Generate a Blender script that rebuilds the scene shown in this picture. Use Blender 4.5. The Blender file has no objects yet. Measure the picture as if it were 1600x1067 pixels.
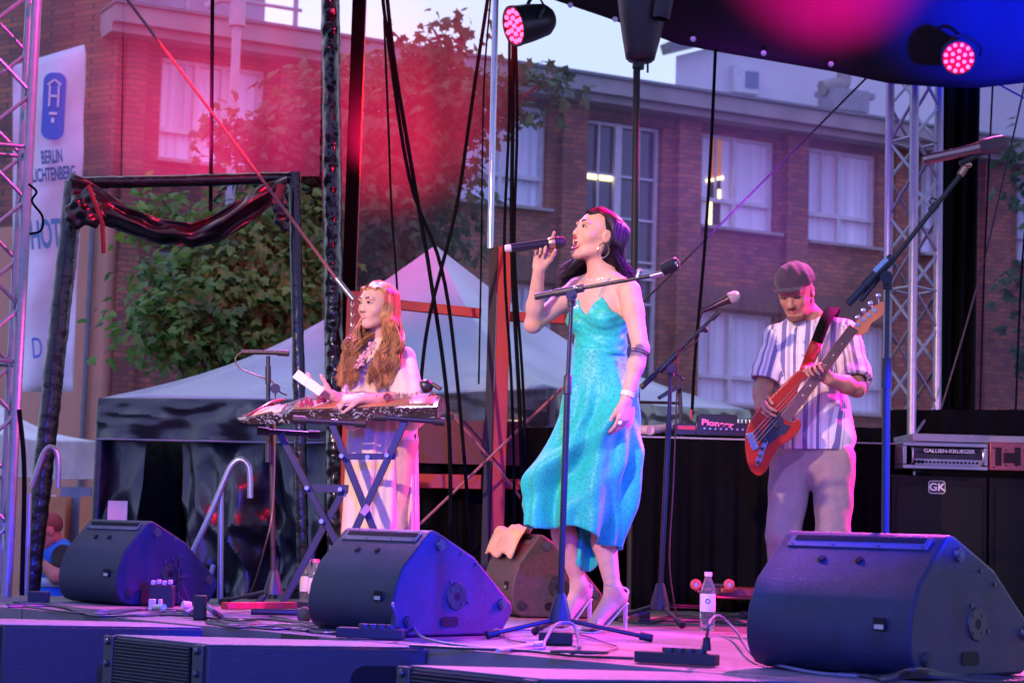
import bpy, bmesh, math, random
import numpy as np
from mathutils import Vector, Matrix, noise
random.seed(7); RNG = np.random.default_rng(7)
V = Vector; R = math.radians; PI = math.pi
scene = bpy.context.scene
COL = scene.collection

# ------------------------------------------------------------------ camera
FPX, EYE, PITCH, ROLL = 3100.0, 0.42, math.atan(0.0924), 0.028
cam_d = bpy.data.cameras.new('camera'); cam = bpy.data.objects.new('camera', cam_d); COL.objects.link(cam)
CAMROT = Matrix.Rotation(PI / 2 + PITCH, 3, 'X') @ Matrix.Rotation(ROLL, 3, 'Z')
cam.matrix_world = Matrix.Translation((0, 0, EYE)) @ CAMROT.to_4x4()
cam_d.sensor_width = 36; cam_d.lens = 36 * FPX / 1600; cam_d.clip_end = 400; cam_d.clip_start = 0.05
cam_d.dof.use_dof = True; cam_d.dof.focus_distance = 8.4; cam_d.dof.aperture_fstop = 5.0
scene.camera = cam
scene.view_settings.view_transform = 'Standard'; scene.view_settings.look = 'None'
scene.view_settings.exposure = 0.25; scene.view_settings.gamma = 1
scene.cycles.max_bounces = 6; scene.cycles.transparent_max_bounces = 24
scene.cycles.caustics_reflective = False; scene.cycles.caustics_refractive = False
scene.cycles.sample_clamp_indirect = 3.0
try:
    scene.cycles.use_denoising = True
except Exception: pass

# ------------------------------------------------------------------ world: overcast dusk sky
w = bpy.data.worlds.new('World'); scene.world = w; w.use_nodes = True
nt = w.node_tree; nt.nodes.clear()
wo = nt.nodes.new('ShaderNodeOutputWorld'); bg = nt.nodes.new('ShaderNodeBackground')
sky = nt.nodes.new('ShaderNodeTexSky'); sky.sky_type = 'NISHITA'; sky.sun_disc = False
sky.sun_elevation = R(6); sky.sun_rotation = R(150)
bg.inputs['Strength'].default_value = 0.15
tc = nt.nodes.new('ShaderNodeTexCoord'); nz = nt.nodes.new('ShaderNodeTexNoise')
nz.inputs['Scale'].default_value = 2.2; nz.inputs['Detail'].default_value = 4
cr = nt.nodes.new('ShaderNodeValToRGB')
cr.color_ramp.elements[0].position = .35; cr.color_ramp.elements[0].color = (4.4, 5.3, 8.4, 1)
cr.color_ramp.elements[1].position = .70; cr.color_ramp.elements[1].color = (6.0, 6.9, 9.2, 1)
mx = nt.nodes.new('ShaderNodeMixRGB'); mx.inputs[0].default_value = .8
nt.links.new(tc.outputs['Generated'], nz.inputs['Vector']); nt.links.new(nz.outputs['Fac'], cr.inputs['Fac'])
nt.links.new(sky.outputs['Color'], mx.inputs[1]); nt.links.new(cr.outputs['Color'], mx.inputs[2])
# the sky darkens away from the afterglow behind the stage
sx = nt.nodes.new('ShaderNodeSeparateXYZ'); mr = nt.nodes.new('ShaderNodeMapRange'); vm = nt.nodes.new('ShaderNodeMixRGB'); vm.inputs[1].default_value = (2.5, 2.8, 7.6, 1)
mr.inputs['From Min'].default_value = -.6; mr.inputs['From Max'].default_value = .7; mr.inputs['To Min'].default_value = 0.; mr.inputs['To Max'].default_value = 1.0
nt.links.new(tc.outputs['Generated'], sx.inputs[0]); nt.links.new(sx.outputs['Y'], mr.inputs['Value'])
nt.links.new(mx.outputs['Color'], vm.inputs[2]); nt.links.new(mr.outputs['Result'], vm.inputs[0]); nt.links.new(vm.outputs[0], bg.inputs['Color']); nt.links.new(bg.outputs['Background'], wo.inputs['Surface'])

# weak cloudy sun
sd = bpy.data.lights.new('sun', 'SUN'); sd.energy = 0.15; sd.angle = R(20); sd.color = (.75, .82, 1)
so = bpy.data.objects.new('sun', sd); so.rotation_euler = (R(55), 0, R(-35)); COL.objects.link(so)

# stage spotlights (the rig's coloured lamps)
def spot(name, loc, target, power, color, deg, blend=.35, rad=.06):
    d = bpy.data.lights.new(name, 'SPOT'); d.energy = power; d.color = color
    d.spot_size = R(deg); d.spot_blend = blend; d.shadow_soft_size = rad
    o = bpy.data.objects.new(name, d); COL.objects.link(o); o.location = loc
    o.rotation_euler = (V(target) - V(loc)).to_track_quat('-Z', 'Y').to_euler()
    return o
spot('front_warm_lamp', (-3.4, 2.6, 3.4), (-.35, 8.6, 1.35), 2400, (1, .60, .38), 27, .6)
spot('front_lilac_lamp', (-.6, 2.2, 3.4), (1.25, 9.2, .9), 620, (.80, .50, 1), 15, .6)
spot('front_blue_lamp', (.2, .4, 1.9), (-.3, 6.8, -.55), 1900, (.01, .02, 1), 42, .6)
spot('wedge_blue_lamp', (2.6, 4.6, 1.2), (.0, 7.3, .2), 3300, (.003, .004, 1), 19, .4)
spot('back_pink_lamp', (2.6, 10.4, 3.7), (.9, 6.2, 0), 2600, (1, .10, .60), 50, .7)
spot('back_violet_lamp', (-.9, 10.3, 3.7), (-1.1, 7.4, 0), 1300, (.75, .22, 1), 60, .7)
spot('zither_magenta_lamp', (1.8, 10.9, 3.6), (-.52, 9.2, .85), 1900, (1, .01, .42), 20)
spot('leg_magenta_lamp', (3.4, 9.6, 1.8), (.42, 8.1, .15), 900, (1, .01, .42), 11)
spot('bass_magenta_lamp', (3.3, 9.9, 2.2), (1.45, 9.2, .95), 2000, (1, .0, .38), 32)
spot('side_purple_lamp', (4.2, 8.3, 3.3), (.42, 8.1, 1.25), 3400, (.34, .02, 1), 17)
spot('side_blue_lamp', (4.2, 8.3, 2.4), (.4, 8.1, .6), 2200, (.005, .02, 1), 22)
spot('top_red_lamp', (1.0, 9.7, 3.4), (.30, 8.1, 1.6), 600, (1, .0, .10), 26)
spot('gauze_red_lamp', (-.75, 10.85, 2.45), (-.8, 11.85, 2.95), 800, (1, .008, .09), 84, 1)
spot('gauze_red_wide_lamp', (-2.0, 10.7, 2.4), (-1.8, 11.85, 3.0), 1300, (1, .01, .18), 92, 1)
spot('scaffold_red_lamp', (-.1, 10.3, 3.2), (-.05, 11.2, 1.1), 80, (1, .03, .06), 40, .6)
spot('gauze_violet_lamp', (1.4, 10.8, 2.2), (1.35, 11.85, 2.5), 160, (.42, .04, 1), 100, 1)
spot('left_magenta_lamp', (-1.2, 8.9, 3.9), (-2.6, 9.7, 2.7), 420, (1, .04, .36), 40)
spot('swag_red_lamp', (-1.2, 9.5, 3.3), (-2.0, 10.7, 2.0), 380, (1, .01, .07), 44)
spot('tower_red_lamp', (.2, 9.7, 3.7), (-1.0, 11.0, 2.7), 200, (1, .01, .08), 44)
spot('truss_violet_lamp', (3.4, 10.2, 1.2), (2.4, 12.1, 1.8), 70, (.75, .25, 1), 60)
spot('roof_magenta_lamp', (1.9, 10.2, 2.6), (1.80, 11.3, 3.85), 1500, (1, 0, .30), 50, 1)
spot('roof_blue_lamp', (3.1, 9.8, 2.5), (3.05, 11.2, 3.9), 2400, (.0, .01, 1), 70, 1)
spot('post_pink_lamp', (-1.5, 9.5, 1.2), (-2.5, 9.75, .9), 55, (1, .06, .40), 80, .6)
spot('wedge_magenta_lamp', (.3, 8.3, 2.6), (-1.35, 9.05, .12), 300, (1, .02, .35), 15, .5)


# ------------------------------------------------------------------ picture <-> place
def ray(px, py):
    return CAMROT @ V(((px - 800) / FPX, -(py - 533.5) / FPX, -1))
def P(px, py, Y):
    d = ray(px, py); return V((0, 0, EYE)) + d * (Y / d.y)
def G(px, py, z=0.0):
    d = ray(px, py); return V((0, 0, EYE)) + d * ((z - EYE) / d.z)

# ------------------------------------------------------------------ materials
MATS = {}
def mat(name, col=(.5, .5, .5), rough=.6, metal=0., var=.12, scale=6., bump=0., bscale=60., spec=.5,
        coat=0., sheen=0., emit=None, estr=0., trans=0., stretch=(1, 1, 1), alpha=1.):
    if name in MATS: return MATS[name]
    m = bpy.data.materials.new(name); m.use_nodes = True; MATS[name] = m
    n = m.node_tree; b = n.nodes['Principled BSDF']
    b.inputs['Roughness'].default_value = rough; b.inputs['Metallic'].default_value = metal
    b.inputs['Specular IOR Level'].default_value = spec
    if coat: b.inputs['Coat Weight'].default_value = coat; b.inputs['Coat Roughness'].default_value = .08
    if sheen: b.inputs['Sheen Weight'].default_value = sheen
    if trans: b.inputs['Transmission Weight'].default_value = trans
    if alpha < 1: b.inputs['Alpha'].default_value = alpha
    t = n.nodes.new('ShaderNodeTexCoord'); mp = n.nodes.new('ShaderNodeMapping')
    mp.inputs['Scale'].default_value = stretch
    n.links.new(t.outputs['Object'], mp.inputs['Vector'])
    q = n.nodes.new('ShaderNodeTexNoise'); q.inputs['Scale'].default_value = scale; q.inputs['Detail'].default_value = 5
    n.links.new(mp.outputs['Vector'], q.inputs['Vector'])
    r = n.nodes.new('ShaderNodeValToRGB')
    r.color_ramp.elements[0].position = .3; r.color_ramp.elements[1].position = .7
    r.color_ramp.elements[0].color = (*[c * (1 - var) for c in col], 1)
    r.color_ramp.elements[1].color = (*[min(1, c * (1 + var)) for c in col], 1)
    n.links.new(q.outputs['Fac'], r.inputs['Fac']); n.links.new(r.outputs['Color'], b.inputs['Base Color'])
    if bump:
        q2 = n.nodes.new('ShaderNodeTexNoise'); q2.inputs['Scale'].default_value = bscale; q2.inputs['Detail'].default_value = 4
        n.links.new(mp.outputs['Vector'], q2.inputs['Vector'])
        bp = n.nodes.new('ShaderNodeBump'); bp.inputs['Strength'].default_value = bump; bp.inputs['Distance'].default_value = .01
        n.links.new(q2.outputs['Fac'], bp.inputs['Height']); n.links.new(bp.outputs['Normal'], b.inputs['Normal'])
    if emit:
        b.inputs['Emission Color'].default_value = (*emit, 1); b.inputs['Emission Strength'].default_value = estr
    return m
def nodes_of(m):
    n = m.node_tree
    return n, n.nodes['Principled BSDF']

# ------------------------------------------------------------------ mesh builder
def basis(d):
    d = V(d).normalized(); a = V((0, 0, 1)) if abs(d.z) < .9 else V((0, 1, 0))
    x = d.cross(a).normalized(); return x, d.cross(x).normalized(), d
def catmull(pts, n=8):
    pts = [V(p) for p in pts]
    if len(pts) < 3: return [pts[0].lerp(pts[-1], i / n) for i in range(n + 1)]
    q = [pts[0] * 2 - pts[1]] + pts + [pts[-1] * 2 - pts[-2]]; out = []
    for i in range(1, len(q) - 2):
        a, b, c, d = q[i - 1:i + 3]
        for k in range(n):
            t = k / n
            out.append(.5 * ((2 * b) + (c - a) * t + (2 * a - 5 * b + 4 * c - d) * t * t + (3 * b - a - 3 * c + d) * t ** 3))
    out.append(pts[-1]); return out

class MB:
    def __init__(s, T=None): s.v = []; s.f = []; s.T = T
    def _add(s, vs, fs):
        o = len(s.v)
        s.v += [s.T @ V(p) for p in vs] if s.T else [V(p) for p in vs]
        s.f += [tuple(i + o for i in f) for f in fs]; return s
    def box(s, c, size, rot=None):
        c = V(c); hx, hy, hz = size[0] / 2, size[1] / 2, size[2] / 2
        vs = [V((x * hx, y * hy, z * hz)) for x in (-1, 1) for y in (-1, 1) for z in (-1, 1)]
        if rot is not None: vs = [rot @ p for p in vs]
        return s._add([c + p for p in vs], [(0, 1, 3, 2), (4, 6, 7, 5), (0, 4, 5, 1), (2, 3, 7, 6), (0, 2, 6, 4), (1, 5, 7, 3)])
    def bar(s, a, b, w, h, up=(0, 0, 1)):
        a, b = V(a), V(b); d = (b - a).normalized(); x = d.cross(V(up)).normalized(); y = x.cross(d)
        m = Matrix((x, d, y)).transposed()
        return s.box((a + b) / 2, (w, (b - a).length, h), m)
    def cyl(s, a, b, r0, r1=None, n=12, cap=True):
        a, b = V(a), V(b); r1 = r0 if r1 is None else r1; x, y, d = basis(b - a); vs = []
        for c, r in ((a, r0), (b, r1)):
            vs += [c + (x * math.cos(2 * PI * i / n) + y * math.sin(2 * PI * i / n)) * r for i in range(n)]
        fs = [(i, (i + 1) % n, n + (i + 1) % n, n + i) for i in range(n)]
        if cap: fs += [tuple(range(n - 1, -1, -1)), tuple(range(n, 2 * n))]
        return s._add(vs, fs)
    def tube(s, pts, r, n=8, cap=True, flat=1.0):
        pts = [V(p) for p in pts]; m = len(pts); vs = []; fs = []
        rr = r if isinstance(r, (list, tuple)) else [r] * m
        t = (pts[1] - pts[0]).normalized(); x, y, _ = basis(t)
        for i, p in enumerate(pts):
            t = (pts[min(i + 1, m - 1)] - pts[max(i - 1, 0)])
            if t.length < 1e-9: t = V((0, 0, 1))
            t.normalize(); x = (x - t * x.dot(t)).normalized(); y = t.cross(x)
            vs += [p + (x * math.cos(2 * PI * k / n) + y * math.sin(2 * PI * k / n) * flat) * rr[i] for k in range(n)]
        for i in range(m - 1):
            fs += [(i * n + k, i * n + (k + 1) % n, (i + 1) * n + (k + 1) % n, (i + 1) * n + k) for k in range(n)]
        if cap: fs += [tuple(range(n - 1, -1, -1)), tuple(range((m - 1) * n, m * n))]
        return s._add(vs, fs)
    def lathe(s, prof, o=(0, 0, 0), axis=(0, 0, 1), n=24):
        o = V(o); x, y, d = basis(axis); vs = []; m = len(prof)
        for r, h in prof:
            vs += [o + d * h + (x * math.cos(2 * PI * k / n) + y * math.sin(2 * PI * k / n)) * max(r, 1e-5) for k in range(n)]
        fs = [(i * n + k, i * n + (k + 1) % n, (i + 1) * n + (k + 1) % n, (i + 1) * n + k) for i in range(m - 1) for k in range(n)]
        return s._add(vs, fs)
    def ell(s, c, r, rot=None, n=16, m=10):
        c = V(c); vs = []
        for i in range(m + 1):
            th = PI * i / m
            for k in range(n):
                ph = 2 * PI * k / n
                p = V((r[0] * math.sin(th) * math.cos(ph), r[1] * math.sin(th) * math.sin(ph), r[2] * math.cos(th)))
                vs.append(c + (rot @ p if rot is not None else p))
        fs = [(i * n + k, (i + 1) * n + k, (i + 1) * n + (k + 1) % n, i * n + (k + 1) % n) for i in range(m) for k in range(n)]
        return s._add(vs, fs)
    def prism(s, poly, off):
        off = V(off); n = len(poly); poly = [V(p) for p in poly]
        return s._add(poly + [p + off for p in poly], [tuple(range(n)), tuple(range(2 * n - 1, n - 1, -1))] +
                      [(i, i + n, (i + 1) % n + n, (i + 1) % n) for i in range(n)])
    def sheet(s, fn, nu, nv):
        vs = [fn(i / nu, j / nv) for j in range(nv + 1) for i in range(nu + 1)]
        return s._add(vs, [(j * (nu + 1) + i, j * (nu + 1) + i + 1, (j + 1) * (nu + 1) + i + 1, (j + 1) * (nu + 1) + i)
                           for j in range(nv) for i in range(nu)])
    def raw(s, vs, fs): return s._add(vs, fs)
    def build(s, name, m, parent=None, at=None, bevel=0, bseg=2, smooth=True, angle=38, solid=0, recalc=True, T=None):
        if parent is not None: o0 = V(parent['_o'])
        elif at is not None: o0 = V(at)
        else:
            zs = min(p.z for p in s.v); o0 = V((sum(p.x for p in s.v) / len(s.v), sum(p.y for p in s.v) / len(s.v), zs))
        me = bpy.data.meshes.new(name); me.from_pydata([p - o0 for p in s.v], [], s.f)
        if recalc:
            b = bmesh.new(); b.from_mesh(me); bmesh.ops.remove_doubles(b, verts=b.verts, dist=1e-6)
            bmesh.ops.recalc_face_normals(b, faces=b.faces); b.to_mesh(me); b.free()
        for mm in (m if isinstance(m, (list, tuple)) else [m]): me.materials.append(mm)
        if smooth:
            me.polygons.foreach_set('use_smooth', [True] * len(me.polygons))
            if angle < 180: me.set_sharp_from_angle(angle=R(angle))
        ob = bpy.data.objects.new(name, me); COL.objects.link(ob)
        if parent is not None:
            ob.parent = parent
            if '_po' in parent.keys(): pass
        else: ob.location = o0
        ob['_o'] = tuple(o0)
        if solid:
            md = ob.modifiers.new('solid', 'SOLIDIFY'); md.thickness = solid; md.offset = 0
        if bevel:
            md = ob.modifiers.new('bevel', 'BEVEL'); md.width = bevel; md.segments = bseg; md.limit_method = 'ANGLE'; md.angle_limit = R(35)
            md.harden_normals = False
        return ob
def tag(o, label=None, cat=None, group=None, kind=None):
    if label: o['label'] = label
    if cat: o['category'] = cat
    if group: o['group'] = group
    if kind: o['kind'] = kind
    return o
def thing(name, label, cat, loc, group=None):
    o = bpy.data.objects.new(name, None); COL.objects.link(o); o.location = loc; o['_o'] = tuple(loc)
    o.empty_display_size = .1
    return tag(o, label, cat, group)
def copy_tree(o, loc=None, rz=None):
    c = o.copy(); COL.objects.link(c)
    for ch in [x for x in bpy.data.objects if x.parent == o]:
        d = copy_tree(ch); d.parent = c
    if loc is not None: c.location = loc
    if rz is not None: c.rotation_euler = (0, 0, rz)
    return c
def text(body, size, M4, m, parent=None, name='lettering', depth=.001, sx=1, bold=0.):
    cu = bpy.data.curves.new(name, 'FONT'); cu.body = body; cu.size = size; cu.extrude = depth; cu.align_x = 'CENTER'; cu.align_y = 'CENTER'
    cu.offset = bold
    t = bpy.data.objects.new(name, cu); COL.objects.link(t)
    bpy.context.view_layer.update()
    me = bpy.data.meshes.new_from_object(t.evaluated_get(bpy.context.evaluated_depsgraph_get()))
    bpy.data.objects.remove(t)
    o0 = V(parent['_o']) if parent is not None else V((0, 0, 0))
    me.transform(Matrix.Translation(-o0) @ M4 @ Matrix.Diagonal((sx, 1, 1, 1)))
    me.materials.clear(); me.materials.append(m)
    ob = bpy.data.objects.new(name, me); COL.objects.link(ob)
    if parent is not None: ob.parent = parent
    ob['_o'] = tuple(o0)
    return ob
def frame4(o, x, y, z=None):
    x = V(x).normalized(); y = V(y).normalized(); z = V(z).normalized() if z is not None else x.cross(y).normalized()
    m = Matrix((x, y, z)).transposed().to_4x4(); m.translation = V(o); return m

# ------------------------------------------------------------------ implicit surfaces -> one continuous mesh
class SDF:
    def __init__(s, lo, hi, h=.005):
        s.h = h; s.lo = np.array(lo, np.float32); s.n = np.ceil((np.array(hi) - s.lo) / h).astype(int) + 1
        s.d = np.full(tuple(s.n), 1.0, np.float32)
    def _win(s, lo, hi):
        a = np.clip(np.floor((np.array(lo) - s.lo) / s.h).astype(int), 0, s.n); b = np.clip(np.ceil((np.array(hi) - s.lo) / s.h).astype(int) + 1, 0, s.n)
        if (b <= a).any(): return None
        sl = tuple(slice(a[i], b[i]) for i in range(3))
        ax = [s.lo[i] + s.h * np.arange(a[i], b[i], dtype=np.float32) for i in range(3)]
        return sl, ax[0][:, None, None], ax[1][None, :, None], ax[2][None, None, :]
    def _mix(s, sl, e, k, op):
        d = s.d[sl]
        if op == '+':
            if k <= 0: s.d[sl] = np.minimum(d, e)
            else:
                h = np.maximum(k - np.abs(d - e), 0) / k; s.d[sl] = np.minimum(d, e) - h * h * k * .25
        else:
            e = -e
            if k <= 0: s.d[sl] = np.maximum(d, e)
            else:
                h = np.maximum(k - np.abs(d - e), 0) / k; s.d[sl] = np.maximum(d, e) + h * h * k * .25
    def cone(s, a, b, ra, rb, k=.02, op='+', sq=None, inf=0.):
        a = np.array(a, np.float32); b = np.array(b, np.float32); ra += inf; rb += inf
        m = max(ra, rb) * (1.0 if sq is None else max(1, sq[1])) + k + 3 * s.h
        w = s._win(np.minimum(a, b) - m, np.maximum(a, b) + m)
        if w is None: return s
        sl, X, Y, Z = w; ab = b - a; L = float((ab ** 2).sum()) + 1e-12
        t = np.clip(((X - a[0]) * ab[0] + (Y - a[1]) * ab[1] + (Z - a[2]) * ab[2]) / L, 0, 1)
        dx = X - a[0] - t * ab[0]; dy = Y - a[1] - t * ab[1]; dz = Z - a[2] - t * ab[2]
        q = dx * dx + dy * dy + dz * dz; sc = 1
        if sq is not None:
            ax = V(sq[0]).normalized(); c = dx * ax[0] + dy * ax[1] + dz * ax[2]
            q = q + c * c * (1 / sq[1] ** 2 - 1)
            sc = min(1, sq[1]) if sq[1] < 1 else 1
        e = (np.sqrt(np.maximum(q, 0)) - (ra + (rb - ra) * t)) * (sc if sq is not None and sq[1] < 1 else 1)
        s._mix(sl, e, k, op); return s
    def ell(s, c, r, M=None, k=.02, op='+', inf=0.):
        c = np.array(c, np.float32); r = [x + inf for x in r]; m = max(r) + k + 3 * s.h
        w = s._win(c - m, c + m)
        if w is None: return s
        sl, X, Y, Z = w; X = X - c[0]; Y = Y - c[1]; Z = Z - c[2]
        if M is None: A, B, C = X, Y, Z
        else:
            A = X * M[0][0] + Y * M[1][0] + Z * M[2][0]; B = X * M[0][1] + Y * M[1][1] + Z * M[2][1]; C = X * M[0][2] + Y * M[1][2] + Z * M[2][2]
        k0 = np.sqrt((A / r[0]) ** 2 + (B / r[1]) ** 2 + (C / r[2]) ** 2) + 1e-6
        k1 = np.sqrt((A / r[0] ** 2) ** 2 + (B / r[1] ** 2) ** 2 + (C / r[2] ** 2) ** 2) + 1e-6
        s._mix(sl, k0 * (k0 - 1) / k1, k, op); return s
    def cut(s, fn, k=0):          # keep where fn(X,Y,Z) < 0
        sl, X, Y, Z = s._win(s.lo, s.lo + s.h * s.n)
        e = fn(X, Y, Z); d = s.d[sl]
        if k <= 0: s.d[sl] = np.maximum(d, e)
        else:
            h = np.maximum(k - np.abs(d - e), 0) / k; s.d[sl] = np.maximum(d, e) + h * h * k * .25
        return s
    def mesh(s):
        d = s.d; h = s.h
        d[0] = d[-1] = 1; d[:, 0] = d[:, -1] = 1; d[:, :, 0] = d[:, :, -1] = 1
        g = d < 0; c = np.zeros(tuple(s.n - 1), np.int8)
        for i in (0, 1):
            for j in (0, 1):
                for k in (0, 1):
                    c += g[i:i + s.n[0] - 1, j:j + s.n[1] - 1, k:k + s.n[2] - 1]
        act = (c > 0) & (c < 8); idx = np.argwhere(act); ids = np.full(act.shape, -1, np.int32); ids[act] = np.arange(len(idx))
        S = np.zeros((len(idx), 3)); N = np.zeros(len(idx)); cs = [(i, j, k) for i in (0, 1) for j in (0, 1) for k in (0, 1)]
        val = {q: d[idx[:, 0] + q[0], idx[:, 1] + q[1], idx[:, 2] + q[2]] for q in cs}
        for q in cs:
            for ax in range(3):
                if q[ax] == 0:
                    q2 = list(q); q2[ax] = 1; q2 = tuple(q2); a, b = val[q], val[q2]; x = (a < 0) != (b < 0)
                    t = a / np.where(x, a - b, 1); p = np.tile(np.array(q, float), (len(idx), 1)); p[:, ax] = t
                    S[x] += p[x]; N[x] += 1
        vs = (idx + S / N[:, None]) * h + s.lo
        F = []
        for ax in range(3):
            a = [slice(None)] * 3; b = [slice(None)] * 3; a[ax] = slice(0, -1); b[ax] = slice(1, None)
            x = np.argwhere(g[tuple(a)] != g[tuple(b)]); u, v = [(1, 2), (2, 0), (0, 1)][ax]
            inside = g[x[:, 0], x[:, 1], x[:, 2]]
            def cell(du, dv):
                y = x.copy(); y[:, u] -= du; y[:, v] -= dv; return ids[y[:, 0], y[:, 1], y[:, 2]]
            q = np.stack([cell(1, 1), cell(0, 1), cell(0, 0), cell(1, 0)], 1)
            q[~inside] = q[~inside][:, ::-1]; F.append(q)
        return vs, np.concatenate(F)
    def build(s, name, m, parent, disp=None, relax=1):
        vs, fs = s.mesh(); o0 = np.array(parent['_o'])
        me = bpy.data.meshes.new(name); me.vertices.add(len(vs)); 
        # light relaxation
        for _ in range(relax):
            acc = np.zeros_like(vs); cnt = np.zeros(len(vs))
            for a, b in ((0, 1), (1, 2), (2, 3), (3, 0)):
                np.add.at(acc, fs[:, a], vs[fs[:, b]]); np.add.at(acc, fs[:, b], vs[fs[:, a]])
                np.add.at(cnt, fs[:, a], 1); np.add.at(cnt, fs[:, b], 1)
            vs = vs * .5 + .5 * acc / cnt[:, None]
        if disp is not None:
            nr = np.zeros_like(vs); fn = np.cross(vs[fs[:, 2]] - vs[fs[:, 0]], vs[fs[:, 3]] - vs[fs[:, 1]])
            for a in range(4): np.add.at(nr, fs[:, a], fn)
            nr /= np.linalg.norm(nr, axis=1)[:, None] + 1e-12
            vs = vs + nr * disp(vs, nr)[:, None]
        me.vertices.foreach_set('co', (vs - o0).astype(np.float32).ravel())
        nf = len(fs); me.loops.add(nf * 4); me.loops.foreach_set('vertex_index', fs.astype(np.int32).ravel())
        me.polygons.add(nf); me.polygons.foreach_set('loop_start', np.arange(0, nf * 4, 4, dtype=np.int32))
        me.update(calc_edges=True); me.validate()
        me.polygons.foreach_set('use_smooth', [True] * nf); me.materials.append(m)
        ob = bpy.data.objects.new(name, me); COL.objects.link(ob); ob.parent = parent; ob['_o'] = parent['_o']
        return ob
# ================================================================== SETTING
GZ = -1.2
m_asph = mat('asphalt', (.06, .06, .065), .9, bump=.4, bscale=8)
MB().sheet(lambda u, v: V((-90 + 180 * u, -20 + 170 * v, GZ)), 4, 4).build('ground', m_asph, at=(0, 0, GZ)).__setitem__('kind', 'structure')

# stage deck: slanted front edge
def plank_floor():
    m = mat('stage_ply', (.20, .16, .17), .42, var=.25, scale=3, bump=.12, bscale=35, stretch=(1, 1, 1))
    n, b = nodes_of(m)
    t = n.nodes.new('ShaderNodeTexCoord'); q = n.nodes.new('ShaderNodeTexNoise'); q.inputs['Scale'].default_value = 1.3; q.inputs['Detail'].default_value = 8
    r = n.nodes.new('ShaderNodeMapRange'); r.inputs['To Min'].default_value = .28; r.inputs['To Max'].default_value = .7
    n.links.new(t.outputs['Object'], q.inputs['Vector']); n.links.new(q.outputs['Fac'], r.inputs['Value']); n.links.new(r.outputs['Result'], b.inputs['Roughness'])
    # seams between deck boards: dark lines every 2 m x 1 m
    w_ = n.nodes.new('ShaderNodeTexBrick'); w_.offset = 0; w_.inputs['Scale'].default_value = 1; w_.inputs['Brick Width'].default_value = 2.0
    w_.inputs['Row Height'].default_value = 1.0; w_.inputs['Mortar Size'].default_value = .006; w_.inputs['Color1'].default_value = (1, 1, 1, 1)
    w_.inputs['Color2'].default_value = (.86, .86, .86, 1); w_.inputs['Mortar'].default_value = (.15, .15, .15, 1)
    rm = n.nodes.new('ShaderNodeMapping'); rm.inputs['Rotation'].default_value = (0, 0, R(42))
    n.links.new(t.outputs['Object'], rm.inputs['Vector']); n.links.new(rm.outputs['Vector'], w_.inputs['Vector'])
    mu = n.nodes.new('ShaderNodeMixRGB'); mu.blend_type = 'MULTIPLY'; mu.inputs[0].default_value = 1
    src = b.inputs['Base Color'].links[0].from_socket
    n.links.new(src, mu.inputs[1]); n.links.new(w_.outputs['Color'], mu.inputs[2]); n.links.new(mu.outputs['Color'], b.inputs['Base Color'])
    return m
deck_poly = [V((-3.4, 9.98, 0)), V((3.2, 3.38, 0)), V((7, 7.2, 0)), V((4.5, 12.7, 0)), V((.9, 12.5, 0)), V((-1.3, 10.38, 0)), V((-2.6, 10.0, 0)), V((-3.4, 10.2, 0))]
tag(MB().prism([p + V((0, 0, -.18)) for p in deck_poly], (0, 0, .18)).build('stage_floor', plank_floor(), at=(0, 8, -.18), smooth=False), kind='structure')
m_blk = mat('black_paint', (.012, .012, .014), .6)
k = MB(); q = [p * 1 for p in deck_poly]; cen = sum(q, V()) / len(q)
k.prism([cen + (p - cen) * .985 + V((0, 0, GZ)) for p in q], (0, 0, 1.015))
tag(k.build('stage_base', m_blk, at=(0, 8, GZ), smooth=False), kind='structure')

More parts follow.
